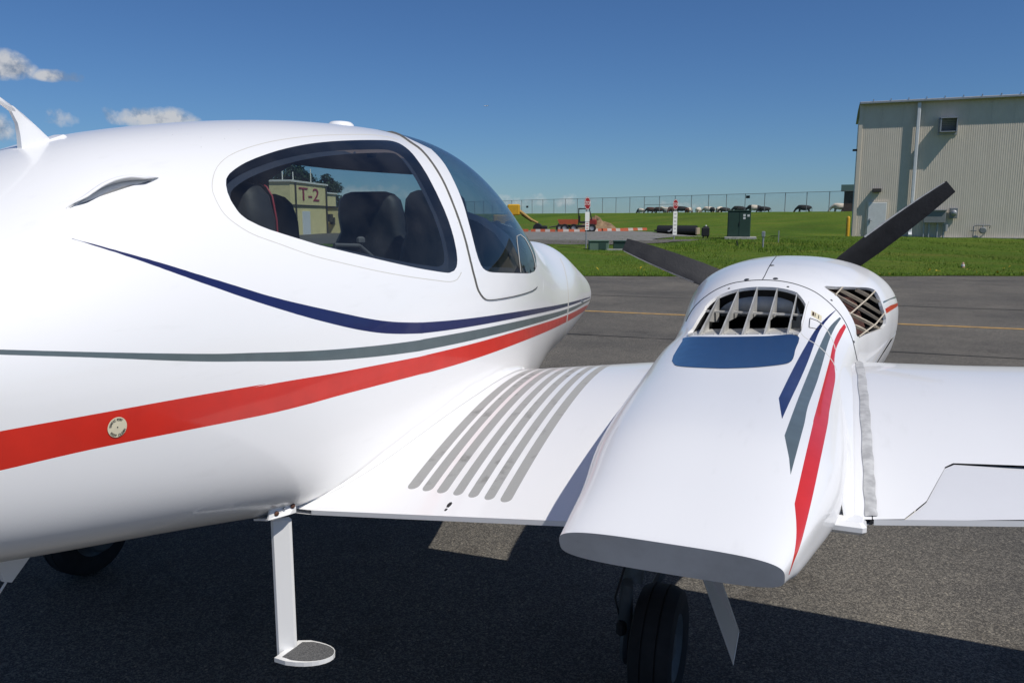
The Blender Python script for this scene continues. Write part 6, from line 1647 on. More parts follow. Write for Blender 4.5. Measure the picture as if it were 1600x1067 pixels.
m = MB(); m.box((XC, 1.405, 1.795), (.045, .13, .012), rx=.36, bev=.004); o = m.build('antenna_base', PAINT); o.parent = ant
# satellite receiver dome on the roof
q = fus(t_of(2.69), D2R(90))
m = MB(); m.lathe((q[0], 2.69, q[2] - .004), (0, .03, 1), [(.052, 0), (.049, .014), (.040, .022), (.02, .025), (0, .0255)], 28); P(m.build('roof_dome', PAINT, smooth=True))
# belly antenna
m = MB(); m.plate([(-1.75, 1.16, .84), (-1.75, 1.26, .835), (-1.75, 1.19, .776), (-1.75, 1.172, .785)], (1, 0, 0), .012); m.tube([(-1.75, 1.18, .78), (-1.75, 1.15, .75), (-1.75, 1.06, .69)], .003, 6); P(m.build('belly_antenna', PAINT))
# static port disc with its lettering
uv = np.array([B['port'][0]]); q = fus(uv[:, 0], uv[:, 1])[0]; n = surf_normals(fus, uv)[0]
if n[0] < 0: n = -n
nz = Vector(n); ey = (Vector((0, 0, 1)) - nz * nz.z).normalized(); ex = ey.cross(nz)
pr = .0205
pd = []
for k in range(40):
    a = 2 * math.pi * k / 40
    uvk = np.array([[0., 0.]])
    pd.append((a, Vector(q) + ex * pr * math.cos(a) + ey * pr * math.sin(a)))
V = [tuple(p + nz * .0016) for a, p in pd] + [tuple(Vector(q) + nz * .0022)]
port = P(mesh_obj('static_port', V, [(k, (k + 1) % 40, 40) for k in range(40)], CREAM))
R = Matrix((ex, ey, nz)).transposed()


def arc_text(body, rad, a0, a1, inv):
    for k, ch in enumerate(body):
        if ch == ' ': continue
        a = a0 + (a1 - a0) * k / (len(body) - 1)
        pos = Vector(q) + nz * .0027 + (ex * math.cos(a) + ey * math.sin(a)) * rad
        rot = (R.to_4x4() @ Matrix.Rotation(a - math.pi / 2 if not inv else a + math.pi / 2, 4, 'Z')).to_euler()
        o = text_obj(ch, .0066, pos, rot, BLACK, None, 'letter', .0002)
        o.parent = port


arc_text('STATIC PORT', .0155, D2R(165), D2R(55), False)
arc_text('KEEP CLEAN', .0165, D2R(215), D2R(330), True)
m = MB(); m.lathe(tuple(Vector(q) + nz * .0024), tuple(nz), [(.0015, 0), (.001, .0006), (0, .0006)], 10); o = m.build('port_hole', BLACK); o.parent = port
# little tie-down marks near the canopy corner and the pitot fitting on the nose
nh = [fus(p[0], p[1]) for p in B['nosehatch']]
m = MB(); m.tube([(nh[0] + nh[1]) / 2, (nh[2] + nh[3]) / 2], .006, 6); P(m.build('nose_fitting', GREYMETAL))

# hand all parts to the aeroplane's Empty
bpy.context.view_layer.update()
mv = Matrix.Translation((-XC, -2.4, 0))
for o in AIR:
    if o.type == 'MESH' and o.parent is None and o.location.length == 0:
        o.data.transform(mv)
        kids = list(o.children)
        o.parent = plane
    elif o.parent is None:
        o.parent = plane
        o.location = Vector(o.location) + Vector((-XC, -2.4, 0))
    # children of a mesh part were also built in world metres
    if o.type == 'MESH':
        for c in o.children:
            if c.location.length < 1e-9: c.data.transform(mv)
            else: c.location = Vector(c.location) + Vector((-XC, -2.4, 0))
# ------------------------------------------------------------------ things across the taxiway
def at(x, y, dz=0.0):
    return (x, y, tz(x, y) + dz)


SIGNRED = mat('sign_red', (.30, .014, .02), .5, var=.1, vscale=20)
SIGNWHITE = mat('sign_white', (.70, .70, .68), .55, var=.08, vscale=20)
FAINT = mat('weathered_print', (.40, .40, .40), .6)
SIGNPINK = mat('faded_print', (.50, .16, .15), .6)
GREENBOX = mat('green_enamel', (.022, .055, .040), .5, var=.15, vscale=4)
PALEGREEN = mat('pale_green_enamel', (.10, .16, .115), .55, var=.15, vscale=4)
ORANGE = mat('safety_orange', (.46, .10, .04), .55, var=.15, vscale=8)
BARWHITE = mat('dirty_white_plastic', (.50, .44, .40), .6, var=.2, vscale=6)
YELLOW = mat('machine_yellow', (.62, .34, .012), .5, var=.15, vscale=6)
BLACKP = mat('black_plastic', (.012, .012, .013), .5, var=.2, vscale=10)
DIRT = mat('bare_soil', (.28, .185, .10), .95, col2=(.17, .11, .06), vscale=2.5, bump=.6, bscale=14)


def sign(x, y, face, h, label, two):
    s = thing('stop_sign', at(x, y, -.02), label, 'road sign', 'stop signs beside the service road', rz=face)
    m = MB(); m.tube([(0, .04, -.1), (0, .04, h)], .032, 8); m.build('post', GALV, s, smooth=True, sharp=40)
    r = .30
    oct_ = [(r * math.cos(math.pi / 8 + k * math.pi / 4), 0, h - .05 + r * math.sin(math.pi / 8 + k * math.pi / 4)) for k in range(8)]
    m = MB(); m.plate(oct_, (0, 1, 0), .006); o = m.build('octagon', SIGNRED, s)
    ri = .28
    ring = []
    m = MB()
    for k in range(8):
        a, b = math.pi / 8 + k * math.pi / 4, math.pi / 8 + (k + 1) * math.pi / 4
        q = [(rr * math.cos(t), -.0045, h - .05 + rr * math.sin(t)) for rr, t in ((.285, a), (.285, b), (.262, b), (.262, a))]
        m.add(q, [(0, 1, 2, 3)])
    b_ = m.build('octagon_border', SIGNWHITE, o)
    t = text_obj('STOP', .24, (0, -.005, h - .05), (math.pi / 2, 0, 0), SIGNWHITE, o, 'lettering', .001)
    z = h - .42
    for k, (w, hh, mt) in enumerate(two):
        m = MB(); m.box((0, 0, z - hh / 2), (w, .006, hh)); p_ = m.build('sign_plate', SIGNWHITE, s)
        if mt is not None:
            m = MB()
            nrow = 3 if hh < .5 else 6
            for i in range(nrow): m.box((0, -.005, z - hh * (i + .7) / (nrow + .4)), (w * (.7 if i % 2 else .55), .002, hh / (nrow * 2.6)))
            m.build('faded_print', mt, p_)
        z -= hh + .02
    return s


sign(-10.32, 34.48, 1.36, 2.10, 'tall red stop sign turned aside over two white plates, by the utility boxes', [(.40, .42, None), (.36, .36, SIGNPINK)])
sign(-8.38, 44.98, 1.2, 2.05, 'edge-on faded stop sign with a long white plate, in front of the black roller', [(.42, 1.30, FAINT)])

# green utility boxes by the first sign
b = thing('utility_box', at(-9.62, 33.9), 'low pale green utility box just right of the tall stop sign post', 'utility box', 'green utility boxes in the grass', rz=.35)
m = MB(); m.box((0, 0, .2), (.86, .62, .44), bev=.03); m.build('cabinet', PALEGREEN, b); m = MB(); m.box((0, -.01, .425), (.9, .68, .05), bev=.015); m.build('lid', PALEGREEN, b)
m = MB(); m.box((.15, -.325, .22), (.3, .01, .3)); m.build('door', GREENBOX, b)
b = thing('utility_box', at(-8.66, 34.3), 'dark green utility box half hidden by the left propeller blade', 'utility box', 'green utility boxes in the grass', rz=.15)
m = MB(); m.box((0, 0, .19), (.74, .6, .42), bev=.03); m.build('cabinet', GREENBOX, b); m = MB(); m.box((0, -.01, .405), (.78, .65, .05), bev=.015); m.build('lid', GREENBOX, b)
m = MB(); m.box((-.25, -.45, .03), (.7, .35, .1)); m.build('base', CONC, b)
# transformer
b = thing('transformer', at(-5.19, 47.4), 'tall dark green pad-mounted transformer with white stickers on a concrete slab', 'transformer', rz=.10)
m = MB(); m.box((.1, .1, .06), (1.75, 1.5, .22), bev=.02); m.build('concrete_pad', CONC, b)
m = MB(); m.box((0, .2, .88), (1.26, 1.0, 1.46), bev=.03); m.build('cabinet', GREENBOX, b)
m = MB(); m.box((0, .2, 1.63), (1.32, 1.08, .06), bev=.02); m.build('lid', GREENBOX, b)
m = MB(); m.box((-.3, -.31, .86), (.58, .02, 1.32), bev=.006); m.box((.31, -.31, .86), (.58, .02, 1.32), bev=.006); d = m.build('door', GREENBOX, b)
m = MB(); m.box((.02, -.335, .9), (.04, .03, .22)); m.build('handle', BLACKP, d)
for x, z in ((.28, 1.38), (.28, 1.22), (.50, 1.36)):
    m = MB(); m.box((x, -.325, z), (.13, .006, .12)); m.build('sticker', SIGNWHITE, d)
# small dark box on a stand
b = thing('equipment_box', at(-7.04, 47.3), 'small black equipment box on short legs, left of the transformer', 'equipment box', rz=.2)
m = MB(); m.box((0, 0, .42), (.44, .36, .5), bev=.04); m.box((.02, 0, .70), (.3, .26, .08), bev=.02); m.build('housing', BLACKP, b)
m = MB(); m.tube([(-.12, 0, -.05), (-.12, 0, .2)], .04, 8); m.tube([(.12, 0, -.05), (.12, 0, .2)], .04, 8); m.build('stand', BLACKP, b)
m = MB(); m.lathe((.02, 0, .74), (0, 0, 1), [(.05, 0), (.05, .05), (0, .08)], 10); m.build('knob', SIGNWHITE, b)
# stakes and marker posts
b = tag(MB().tube([(0, 0, -.05), (-.07, 0, .30)], .03, 7).build('stake', BLACKP), 'short leaning black stake in the grass in front of the transformer', 'stake'); b.location = at(-4.31, 39.3)
for x, y, h, lab in ((-3.11, 38.5, .72, 'pale marker post with a box top, right of the transformer'), (-2.75, 43.3, .66, 'thin grey marker post, farther right of the transformer')):
    s = thing('marker_post', at(x, y), lab, 'marker post', 'marker posts in the grass')
    m = MB(); m.tube([(0, 0, -.05), (0, 0, h)], .025 if h < .7 else .04, 8); m.build('post', GALV, s)
    if h > .7:
        m = MB(); m.box((0, 0, h - .08), (.15, .12, .26), bev=.02); m.build('head', GALV, s)
s = thing('bollard', at(.62, 53.7), 'yellow steel bollard at the left corner of the metal hangar', 'bollard')
m = MB(); m.lathe((0, 0, -.1), (0, 0, 1), [(.11, 0), (.11, 1.25), (.085, 1.33), (.04, 1.37), (0, 1.38)], 14); m.build('post', YELLOW, s, smooth=True, sharp=40)
m = MB(); m.box((0, 0, .0), (.5, .5, .1), bev=.02); m.build('base', CONC, s)
s = thing('ground_marker', at(3.74, 28.6), 'small faded orange and white marker standing in the grass right of the propeller', 'marker')
m = MB(); m.lathe((0, 0, -.02), (0, 0, 1), [(.075, 0), (.06, .06), (.045, .12), (.03, .2), (0, .22)], 10); m.build('cone', mat('faded_marker', (.42, .25, .17), .7), s, smooth=True)
m = MB(); m.lathe((0, 0, .08), (0, 0, 1), [(.058, 0), (.048, .05)], 10); m.build('band', SIGNWHITE, s)

# tow-behind turf roller
s = thing('field_roller', at(-11.3, 61.6), 'long black field roller lying at the foot of the hill', 'roller', rz=-.06)
m = MB()
prof = []
for k in range(33):
    x = -1.5 + 3.0 * k / 32
    prof += [(.37 + (.012 if k % 2 else 0), x)]
m.lathe((0, 0, .37), (1, 0, 0), [(0, -1.5)] + prof + [(0, 1.5)], 28); m.build('drum', BLACKP, s, smooth=True, sharp=30)
m = MB(); m.box((0, -.46, .36), (3.2, .1, .12)); m.box((0, .46, .36), (3.2, .1, .12)); m.box((-1.58, 0, .36), (.1, 1.0, .12)); m.build('frame', BLACKP, s)
m = MB(); m.box((1.6, -.1, .32), (.16, .9, .5), bev=.03); m.build('end_weight', mat('bare_timber', (.42, .34, .23), .8, var=.3, vscale=9), s)
m = MB(); m.tube([(-.35, -.5, .36), (-.35, -1.2, .30), (-.35, -1.3, .34)], .05, 8); m.lathe((-.33, -.52, .42), (0, -1, 0), [(.07, 0), (.05, .05), (0, .06)], 10); m.build('hitch', GALV, s)


# orange and white low barricades
def barricade(x0, y0, x1, y1, label, two):
    L = math.hypot(x1 - x0, y1 - y0); rz = math.atan2(y1 - y0, x1 - x0)
    xm, ym = (x0 + x1) / 2, (y0 + y1) / 2
    s = thing('low_barricade', at(xm, ym), label, 'barricade', 'low orange barricades at the yard edge', rz=rz)
    n = 5
    for k in range(n):
        a, b = -L / 2 + L * k / n, -L / 2 + L * (k + 1) / n
        w = (k % 2 == 1) and two
        m = MB(); m.add([(a, -.16, .0), (b, -.16, .0), (b, .16, .0), (a, .16, .0), (a, -.10, .27), (b, -.10, .27), (b, .10, .27), (a, .10, .27)], [(0, 3, 2, 1), (4, 5, 6, 7), (0, 1, 5, 4), (1, 2, 6, 5), (2, 3, 7, 6), (3, 0, 4, 7)])
        m.build('segment', BARWHITE if w else ORANGE, s)
    return s


barricade(-23.4, 57.2, -21.9, 57.5, 'plain orange barricade nearest the yellow boom lift', False)
barricade(-21.7, 57.6, -19.9, 58.0, 'orange barricade with white bands left of the orange cart', True)
barricade(-19.8, 58.3, -17.9, 59.2, 'orange barricade running behind the wheels of the orange cart', True)
barricade(-18.5, 60.6, -17.3, 61.6, 'orange and white barricade between the stop sign post and the soil heap', True)
barricade(-17.4, 62.2, -16.2, 64.4, 'orange barricade with white bands in front of the soil heap', True)
barricade(-16.4, 64.9, -15.0, 67.4, 'rightmost orange barricade of the row, reaching out on the yard', True)


# orange utility cart
def wheel_at(par, x, y, r, w, name='wheel'):
    m = MB(); m.lathe((x, y, r), (0, 1, 0), [(r * .5, -w / 2), (r * .93, -w / 2), (r, -w * .3), (r, w * .3), (r * .93, w / 2), (r * .5, w / 2)], 20)
    o = m.build(name, RUBBER, par, smooth=True, sharp=40)
    m = MB(); m.lathe((x, y, r), (0, 1, 0), [(0, -w * .35), (r * .5, -w * .42), (r * .5, w * .42), (0, w * .35)], 16); m.build('rim', GALV, o, smooth=True, sharp=40)
    return o


s = thing('utility_cart', at(-18.85, 60.2), 'orange utility cart with a dump bed and dark roll cage, behind the tall stop sign', 'utility cart', rz=.30)
m = MB(); m.box((.1, 0, .48), (2.6, 1.15, .18), bev=.03); m.build('chassis', BLACKP, s)
m = MB(); m.add([(-1.35, -.68, .62), (.05, -.68, .62), (.05, .68, .62), (-1.35, .68, .62), (-1.5, -.72, 1.0), (.1, -.72, 1.0), (.1, .72, 1.0), (-1.5, .72, 1.0)], [(0, 3, 2, 1), (0, 1, 5, 4), (1, 2, 6, 5), (2, 3, 7, 6), (3, 0, 4, 7)]); m.box((-.7, 0, .9), (1.4, 1.3, .1)); m.build('dump_bed', ORANGE, s)
m = MB(); m.box((1.15, 0, .78), (.75, 1.2, .5), bev=.1); m.build('bonnet', mat('dark_red_bonnet', (.20, .02, .015), .5), s)
m = MB(); m.box((.42, 0, .78), (.5, 1.1, .16), bev=.04); m.box((.2, 0, 1.05), (.12, 1.1, .5), bev=.04); m.build('seat', BLACKP, s)
m = MB()
for y in (-.58, .58): m.tube([(.12, y, .6), (.14, y, 1.78), (.95, y, 1.80), (1.15, y, .95)], .035, 8)
m.tube([(.14, -.58, 1.78), (.14, .58, 1.78)], .035, 8); m.tube([(.95, -.58, 1.8), (.95, .58, 1.8)], .035, 8); m.build('roll_cage', BLACKP, s, smooth=True, sharp=40)
m = MB(); m.box((.10, 0, 1.42), (.03, 1.1, .72)); m.box((.55, 0, 1.83), (.95, 1.25, .05)); m.build('cab_screen', mat('dark_mesh', (.03, .035, .03), .7), s)
for x, y in ((-.95, -.6), (-.95, .6), (-.25, -.6), (-.25, .6), (1.15, -.6), (1.15, .6)): wheel_at(s, x, y, .33, .26)

# yellow boom machine, partly behind the nose
s = thing('boom_machine', at(-22.0, 59.9), 'yellow machine with a lowered jointed boom, partly behind the aeroplane nose', 'construction machine', rz=.28)
m = MB(); m.box((-1.9, 0, 1.75), (.95, .9, .85), bev=.08); m.box((-2.7, 0, .9), (1.6, 1.3, .9), bev=.08); m.build('body', YELLOW, s)
m = MB(); m.tube([(-1.45, 0, 1.65), (-.55, 0, .98), (.02, 0, .70)], [.13, .11, .09], 8); m.build('boom', mat('weathered_boom', (.40, .25, .06), .6, var=.3, vscale=8), s)
m = MB(); m.tube([(-1.3, .1, 1.35), (-.5, .1, .82)], .05, 8); m.tube([(0, 0, .75), (.05, 0, .42)], .06, 8); m.build('ram', BLACKP, s)
m = MB(); m.lathe((.0, 0, .33), (0, 1, 0), [(0, -.4), (.32, -.4), (.36, -.3), (.36, .3), (.32, .4), (0, .4)], 16); m.box((.45, 0, .30), (.6, .8, .4), bev=.08); m.build('bucket', BLACKP, s, smooth=True, sharp=40)
for x in (-3.2, -2.2):
    for y in (-.62, .62): wheel_at(s, x, y, .45, .3)
s = thing('towed_implement', at(-20.9, 62.0), 'small black wheeled implement parked just left of the orange cart', 'implement', rz=.5)
wheel_at(s, 0, -.12, .30, .22); wheel_at(s, .2, .35, .26, .22)
m = MB(); m.tube([(0, -.1, .3), (.1, .3, .5), (-.8, .1, .35)], .05, 8); m.box((.05, .1, .55), (.3, .4, .2), bev=.04); m.build('frame', BLACKP, s)

# soil heap at the foot of the hill
V = []; F = []
nr, na = 14, 40
for i in range(nr + 1):
    for j in range(na):
        r = i / nr; a = 2 * math.pi * j / na
        x, y = 2.6 * r * math.cos(a), 1.7 * r * math.sin(a)
        h = 1.15 * max(0, 1 - r) ** .9 * (1 + .25 * math.sin(a * 3 + i)) + .05 * math.sin(a * 7 + i * 2.1) * (1 - r)
        V.append((x, y, h - .12))
for i in range(nr):
    F += [(i * na + j, (i + 1) * na + j, (i + 1) * na + (j + 1) % na, i * na + (j + 1) % na) for j in range(na)]
o = tag(mesh_obj('soil_heap', V, F, DIRT, smooth=True), 'heap of bare brown soil beside the orange cart', 'soil heap'); o.location = at(-19.3, 67.0)

# ------------------------------------------------------------------ chain-link fence on the crest
FA, FB = np.array([-75.0, 151.08]), np.array([16.0, 95.15])
fd = (FB - FA) / np.linalg.norm(FB - FA); fl_len = float(np.linalg.norm(FB - FA)); frz = math.atan2(fd[1], fd[0])
fence = thing('chain_link_fence', (FA[0], FA[1], tz(*FA)), 'long grey chain-link fence along the crest of the grass hill', 'fence', rz=frz)
npost = int(fl_len / 3.1)
pm = None
for k in range(npost + 1):
    p = FA + fd * (3.1 * k)
    z = tz(*p) - fence.location.z
    if pm is None:
        o = MB().tube([(0, 0, -.3), (0, 0, 2.5)], .045, 7).build('post', UTIL, fence); pm = o.data
    else:
        o = bpy.data.objects.new('post', pm); COL.objects.link(o); o.parent = fence
    o.location = (3.1 * k, 0, z)
m = MB()
zz = [tz(*(FA + fd * 3.1 * k)) - fence.location.z for k in range(npost + 1)]
m.tube([(3.1 * k, 0, zz[k] + 2.46) for k in range(npost + 1)], .03, 6)
k0 = int(round((np.dot(np.array([-28.0, 122.2]) - FA, fd)) / 3.1))
m.tube([(3.1 * (k0 + i), -.03, zz[k0 + i] + 1.25) for i in range(3)], .03, 6)
m.build('top_rail', UTIL, fence)
V = []; F = []
for d in (-1, 1):
    for i in range(int(fl_len / .17)):
        x = .17 * i
        z = float(np.interp(x, np.arange(npost + 1) * 3.1, zz))
        x2 = x + d * 2.3
        if not 0 <= x2 <= fl_len: continue
        k = len(V)
        w = .0055
        V += [(x - w, d * .01, z + .1), (x + w, d * .01, z + .1), (x2 + w, d * .01, z + 2.42), (x2 - w, d * .01, z + 2.42)]
        F.append((k, k + 1, k + 2, k + 3))
tag(mesh_obj('chain_link', V, F, GALV, fence), kind='stuff')
for x, y, h_, lab in ((-52.3, 137.0, 1.45, 'small dark plate on the fence at the far left'), (-11.2, 111.8, 2.25, 'small dark plate hanging on the fence above the belted cow')):
    p = np.array([x, y]); z = tz(x, y)
    o = tag(MB().box((0, -.08, 0), (.62, .02, .36)).build('fence_plate', BLACKP), lab, 'sign', 'small plates on the fence')
    o.location = (x, y, z + h_ - .2); o.rotation_euler = (0, 0, frz)

# hut behind the hangar corner
s = thing('hut', at(2.3, 108.0), 'dark brown hut with a green roof showing past the left corner of the hangar', 'hut')
m = MB(); m.box((0, 1.5, 1.1), (3.4, 3.2, 3.2)); m.build('wall', mat('brown_boards', (.075, .045, .035), .8, var=.2, vscale=3), s)
m = MB(); m.add([(-2.1, -.5, 2.6), (2.1, -.5, 2.6), (2.1, 3.6, 2.6), (-2.1, 3.6, 2.6), (-2.1, 1.5, 3.4), (2.1, 1.5, 3.4)], [(0, 1, 5, 4), (2, 3, 4, 5), (0, 4, 3), (1, 2, 5), (0, 3, 2, 1)]); m.build('roof', mat('green_roof', (.022, .05, .038), .6), s)


# ------------------------------------------------------------------ grazing cattle
def cow_mesh(head_down, pose):
    """one continuous body: trunk, neck, head, four jointed legs, tail, grown from a jointed skeleton"""
    r2 = random.Random(pose)
    P_ = []; R_ = []; E = []

    def node(p, r, link_=None):
        P_.append(p); R_.append(r)
        if link_ is not None: E.append((link_, len(P_) - 1))
        return len(P_) - 1
    pel = node((-.62, 0, .98), .33)
    bel = node((-.2, 0, .90), .43, pel)
    che = node((.32, 0, .90), .41, bel)
    sho = node((.62, 0, 1.0), .31, che)
    if head_down:
        nk = node((.92, .03, .82), .17, sho); nk2 = node((1.12, .05, .50), .125, nk); pol = node((1.20, .06, .36), .12, nk2); muz = node((1.33, .07, .12), .075, pol)
        ears = [(1.12, .2, .40), (1.12, -.08, .40)]
    else:
        nk = node((.90, .03, 1.16), .17, sho); nk2 = node((1.12, .05, 1.28), .13, nk); pol = node((1.28, .06, 1.32), .125, nk2); muz = node((1.56, .07, 1.16), .08, pol)
        ears = [(1.24, .22, 1.36), (1.24, -.10, 1.36)]
    for e in ears: node(e, .035, pol)
    rump = node((-.86, 0, .98), .20, pel)
    t1 = node((-.98, 0, .92), .04, rump); t2 = node((-1.0, .02, .55), .025, t1); node((-1.0, .02, .36), .04, t2)
    for s_ in (-1, 1):
        sw = r2.uniform(-.12, .12)
        h1 = node((-.70, s_ * .20, .74), .15, pel); st1 = node((-.58 + sw * .4, s_ * .20, .56), .10, h1); hk = node((-.76 + sw, s_ * .19, .34), .055, st1); ft = node((-.70 + sw * 1.2, s_ * .19, .0), .05, hk)
        sw = r2.uniform(-.12, .12)
        f1 = node((.50, s_ * .19, .68), .11, che); kn = node((.52 + sw, s_ * .18, .35), .058, f1); node((.50 + sw * 1.2, s_ * .18, .0), .05, kn)
    me = bpy.data.meshes.new('cow')
    me.from_pydata(P_, E, [])
    o = bpy.data.objects.new('cow', me); COL.objects.link(o)
    sk = o.modifiers.new('skin', 'SKIN'); sub = o.modifiers.new('smooth', 'SUBSURF'); sub.levels = 1; sub.render_levels = 1
    for i, v in enumerate(me.skin_vertices[0].data):
        v.radius = (R_[i], R_[i] * (1.0)); v.use_root = (i == 0)
    dg = bpy.context.evaluated_depsgraph_get()
    m2 = bpy.data.meshes.new_from_object(o.evaluated_get(dg))
    bpy.data.objects.remove(o, do_unlink=True)
    m2.polygons.foreach_set('use_smooth', np.ones(len(m2.polygons), bool))
    return m2


def coat(name, c1, c2=None, lo=0, hi=0):
    """body colour c1, with a belt of c2 between two positions along the trunk"""
    m, n, l, b = _nodes(name)
    tc = n.new('ShaderNodeTexCoord'); sp = n.new('ShaderNodeSeparateXYZ'); l.new(tc.outputs['Object'], sp.inputs[0])
    nz_ = n.new('ShaderNodeTexNoise'); nz_.inputs['Scale'].default_value = 4; l.new(tc.outputs['Object'], nz_.inputs['Vector'])
    ad = n.new('ShaderNodeMath'); ad.operation = 'MULTIPLY_ADD'; ad.inputs[1].default_value = .22; l.new(nz_.outputs['Fac'], ad.inputs[0]); l.new(sp.outputs['X'], ad.inputs[2])
    b.inputs['Roughness'].default_value = .85
    mx = n.new('ShaderNodeMix'); mx.data_type = 'RGBA'
    mx.inputs['A'].default_value = (*c1, 1); mx.inputs['B'].default_value = (*(c2 or c1), 1)
    g = n.new('ShaderNodeMath'); g.operation = 'GREATER_THAN'; g.inputs[1].default_value = lo + .11; l.new(ad.outputs[0], g.inputs[0])
    g2 = n.new('ShaderNodeMath'); g2.operation = 'LESS_THAN'; g2.inputs[1].default_value = hi + .11; l.new(ad.outputs[0], g2.inputs[0])
    mm = n.new('ShaderNodeMath'); mm.operation = 'MULTIPLY'; l.new(g.outputs[0], mm.inputs[0]); l.new(g2.outputs[0], mm.inputs[1])
    l.new(mm.outputs[0], mx.inputs['Factor']); l.new(mx.outputs['Result'], b.inputs['Base Color'])
    return m


CBLACK = coat('black_coat', (.014, .012, .012)); CBELT = coat('belted_coat', (.014, .012, .012), (.66, .58, .46), -.45, .30)
CBROWN = coat('brown_coat', (.075, .030, .018)); CWHITE = coat('cream_coat', (.66, .58, .46)); CRED = coat('red_belted_coat', (.10, .035, .018), (.66, .58, .46), -.4, .35)
CFRONT = coat('dark_fronted_coat', (.03, .02, .016), (.66, .58, .46), -2, .2)
cm = [cow_mesh(True, 1), cow_mesh(True, 2), cow_mesh(False, 3), cow_mesh(True, 4)]
# x along the fence view, y, heading, coat, mesh, scale, label
herd = [(-30.9, 134.6, 2.5, CFRONT, 0, .85, 'cream cow with a dark head, leftmost of the herd'),
        (-28.9, 133.4, 3.0, CBROWN, 1, .98, 'brown cow grazing, first of the dark pair on the left'),
        (-27.3, 132.6, 3.3, mat('dark_brown_coat', (.045, .02, .015), .85), 0, .98, 'dark brown cow grazing close behind the brown one'),
        (-25.6, 131.6, 3.1, CWHITE, 2, .95, 'all cream cow standing between brown cows'),
        (-24.6, 129.2, 4.2, CBROWN, 3, .95, 'red-brown cow facing the camera, just above the edge-on stop sign'),
        (-23.3, 130.2, 3.2, CBLACK, 0, 1.05, 'large black cow just right of the edge-on stop sign'),
        (-22.1, 130.0, 1.2, CRED, 1, .92, 'red and cream cow behind the large black cow'),
        (-20.3, 128.2, 1.5, CWHITE, 3, .9, 'lone cream cow seen from behind, left of the middle group'),
        (-18.6, 127.6, 3.0, CWHITE, 0, .98, 'cream cow at the left of the middle group'),
        (-17.8, 125.7, 1.75, CBLACK, 1, .85, 'black cow seen from behind in front of a cream cow'),
        (-16.9, 127.0, 1.4, CWHITE, 3, .98, 'cream cow seen from behind at the right of the middle group'),
        (-16.0, 125.8, 3.4, mat('charcoal_coat', (.03, .022, .02), .85), 0, .85, 'charcoal cow ending the middle group on its right'),
        (-13.7, 124.2, 3.25, CBLACK, 1, .98, 'black cow grazing alone above the transformer'),
        (-11.4, 122.8, 3.05, CBELT, 0, 1.08, 'black cow with a broad white belt, under the fence plate'),
        (-9.9, 121.8, 3.3, CBLACK, 3, .88, 'small black cow right behind the belted cow'),
        (-4.4, 118.5, 3.1, CBLACK, 1, 1.0, 'black cow grazing alone near the hangar'),
        (.25, 115.6, 3.1, CWHITE, 0, 1.12, 'big cream cow beside the hangar corner'),
        (1.55, 114.9, 3.2, CBROWN, 1, .9, 'brown cow half hidden by the hangar corner')]
for k, (x, y, a, c, mi, sc_, lab) in enumerate(herd):
    me = cm[mi].copy(); me.materials.clear(); me.materials.append(c)
    o = bpy.data.objects.new('cow', me); COL.objects.link(o)
    o.location = (x, y, tz(x, y) - .02); o.rotation_euler = (0, 0, a); o.scale = (sc_ * 1.06, sc_ * 1.2, sc_ * 1.0)
    tag(o, lab, 'cow', 'cattle grazing along the hilltop fence')


# ------------------------------------------------------------------ trees
LEAF = mat_leaf('leaf_green', (.018, .040, .012), (.038, .072, .018), (.070, .105, .028))
LEAFD = mat_leaf('leaf_dark', (.012, .028, .012), (.024, .048, .018), (.045, .075, .024))
BARK = mat('bark', (.10, .075, .055), .9, var=.4, vscale=6, bump=.5, bscale=12)


def tree(x, y, h, w, label, seed, n=5200, leaf=LEAFD, grp='trees behind the yellow building', z=None):
    r = np.random.default_rng(seed)
    t = thing('tree', (x, y, tz(x, y) if z is None else z), label, 'tree', grp)
    m = MB()
    m.tube([(0, 0, -.2), (.1, .05, h * .25), (-.05, .1, h * .55), (.05, 0, h * .85)], [.05 * h * .6, .04 * h * .6, .025 * h * .6, .01 * h], 9)
    lobes = []
    for k in range(13):
        a = r.uniform(0, 2 * math.pi); q = r.uniform(.25, 1)
        c = np.array([w * .36 * q * math.cos(a), w * .36 * q * math.sin(a), h * r.uniform(.36, .86)])
        lobes.append((c, r.uniform(.14, .24) * w))
        m.tube([(0, 0, h * r.uniform(.2, .5)), tuple(c * .6 + np.array([0, 0, h * .16])), tuple(c)], [.02 * h * .5, .012 * h * .5, .004 * h], 6)
    lobes.append((np.array([0, 0, h * .88]), .17 * w))
    m.build('trunk', BARK, t, smooth=True, sharp=50)
    V = []; F = []
    for i in range(n):
        c, rad = lobes[r.integers(len(lobes))]
        d = r.normal(0, 1, 3); d /= np.linalg.norm(d)
        p = c + d * rad * r.uniform(.55, 1.08) * np.array([1, 1, .85])
        s_ = r.uniform(.16, .34) * (h / 12)
        a1 = r.normal(0, 1, 3); a1 /= np.linalg.norm(a1); a2 = np.cross(a1, d + r.normal(0, .5, 3)); a2 /= max(np.linalg.norm(a2), 1e-6)
        k = len(V)
        V += [p - a1 * s_, p + a2 * s_ * .5, p + a1 * s_, p - a2 * s_ * .5]
        F.append((k, k + 1, k + 2, k + 3))
    mesh_obj('crown', V, F, leaf, t)
    return t


for x, y, h, w, lab, sd in ((-70.4, 87.0, 8.3, 5.6, 'dark tree rising behind the left half of the yellow building', 1), (-66.4, 88.5, 9.0, 6.2, 'tallest dark tree, right behind the lettered wall of the yellow building', 2),
                            (-62.6, 89.8, 7.5, 4.8, 'lower dark tree behind the right end of the yellow building', 3), (-78.0, 83.0, 8.5, 7.5, 'broad dark tree farther left, behind the yellow building', 4)):
    tree(x, y, h, w, lab, sd, z=-.05)
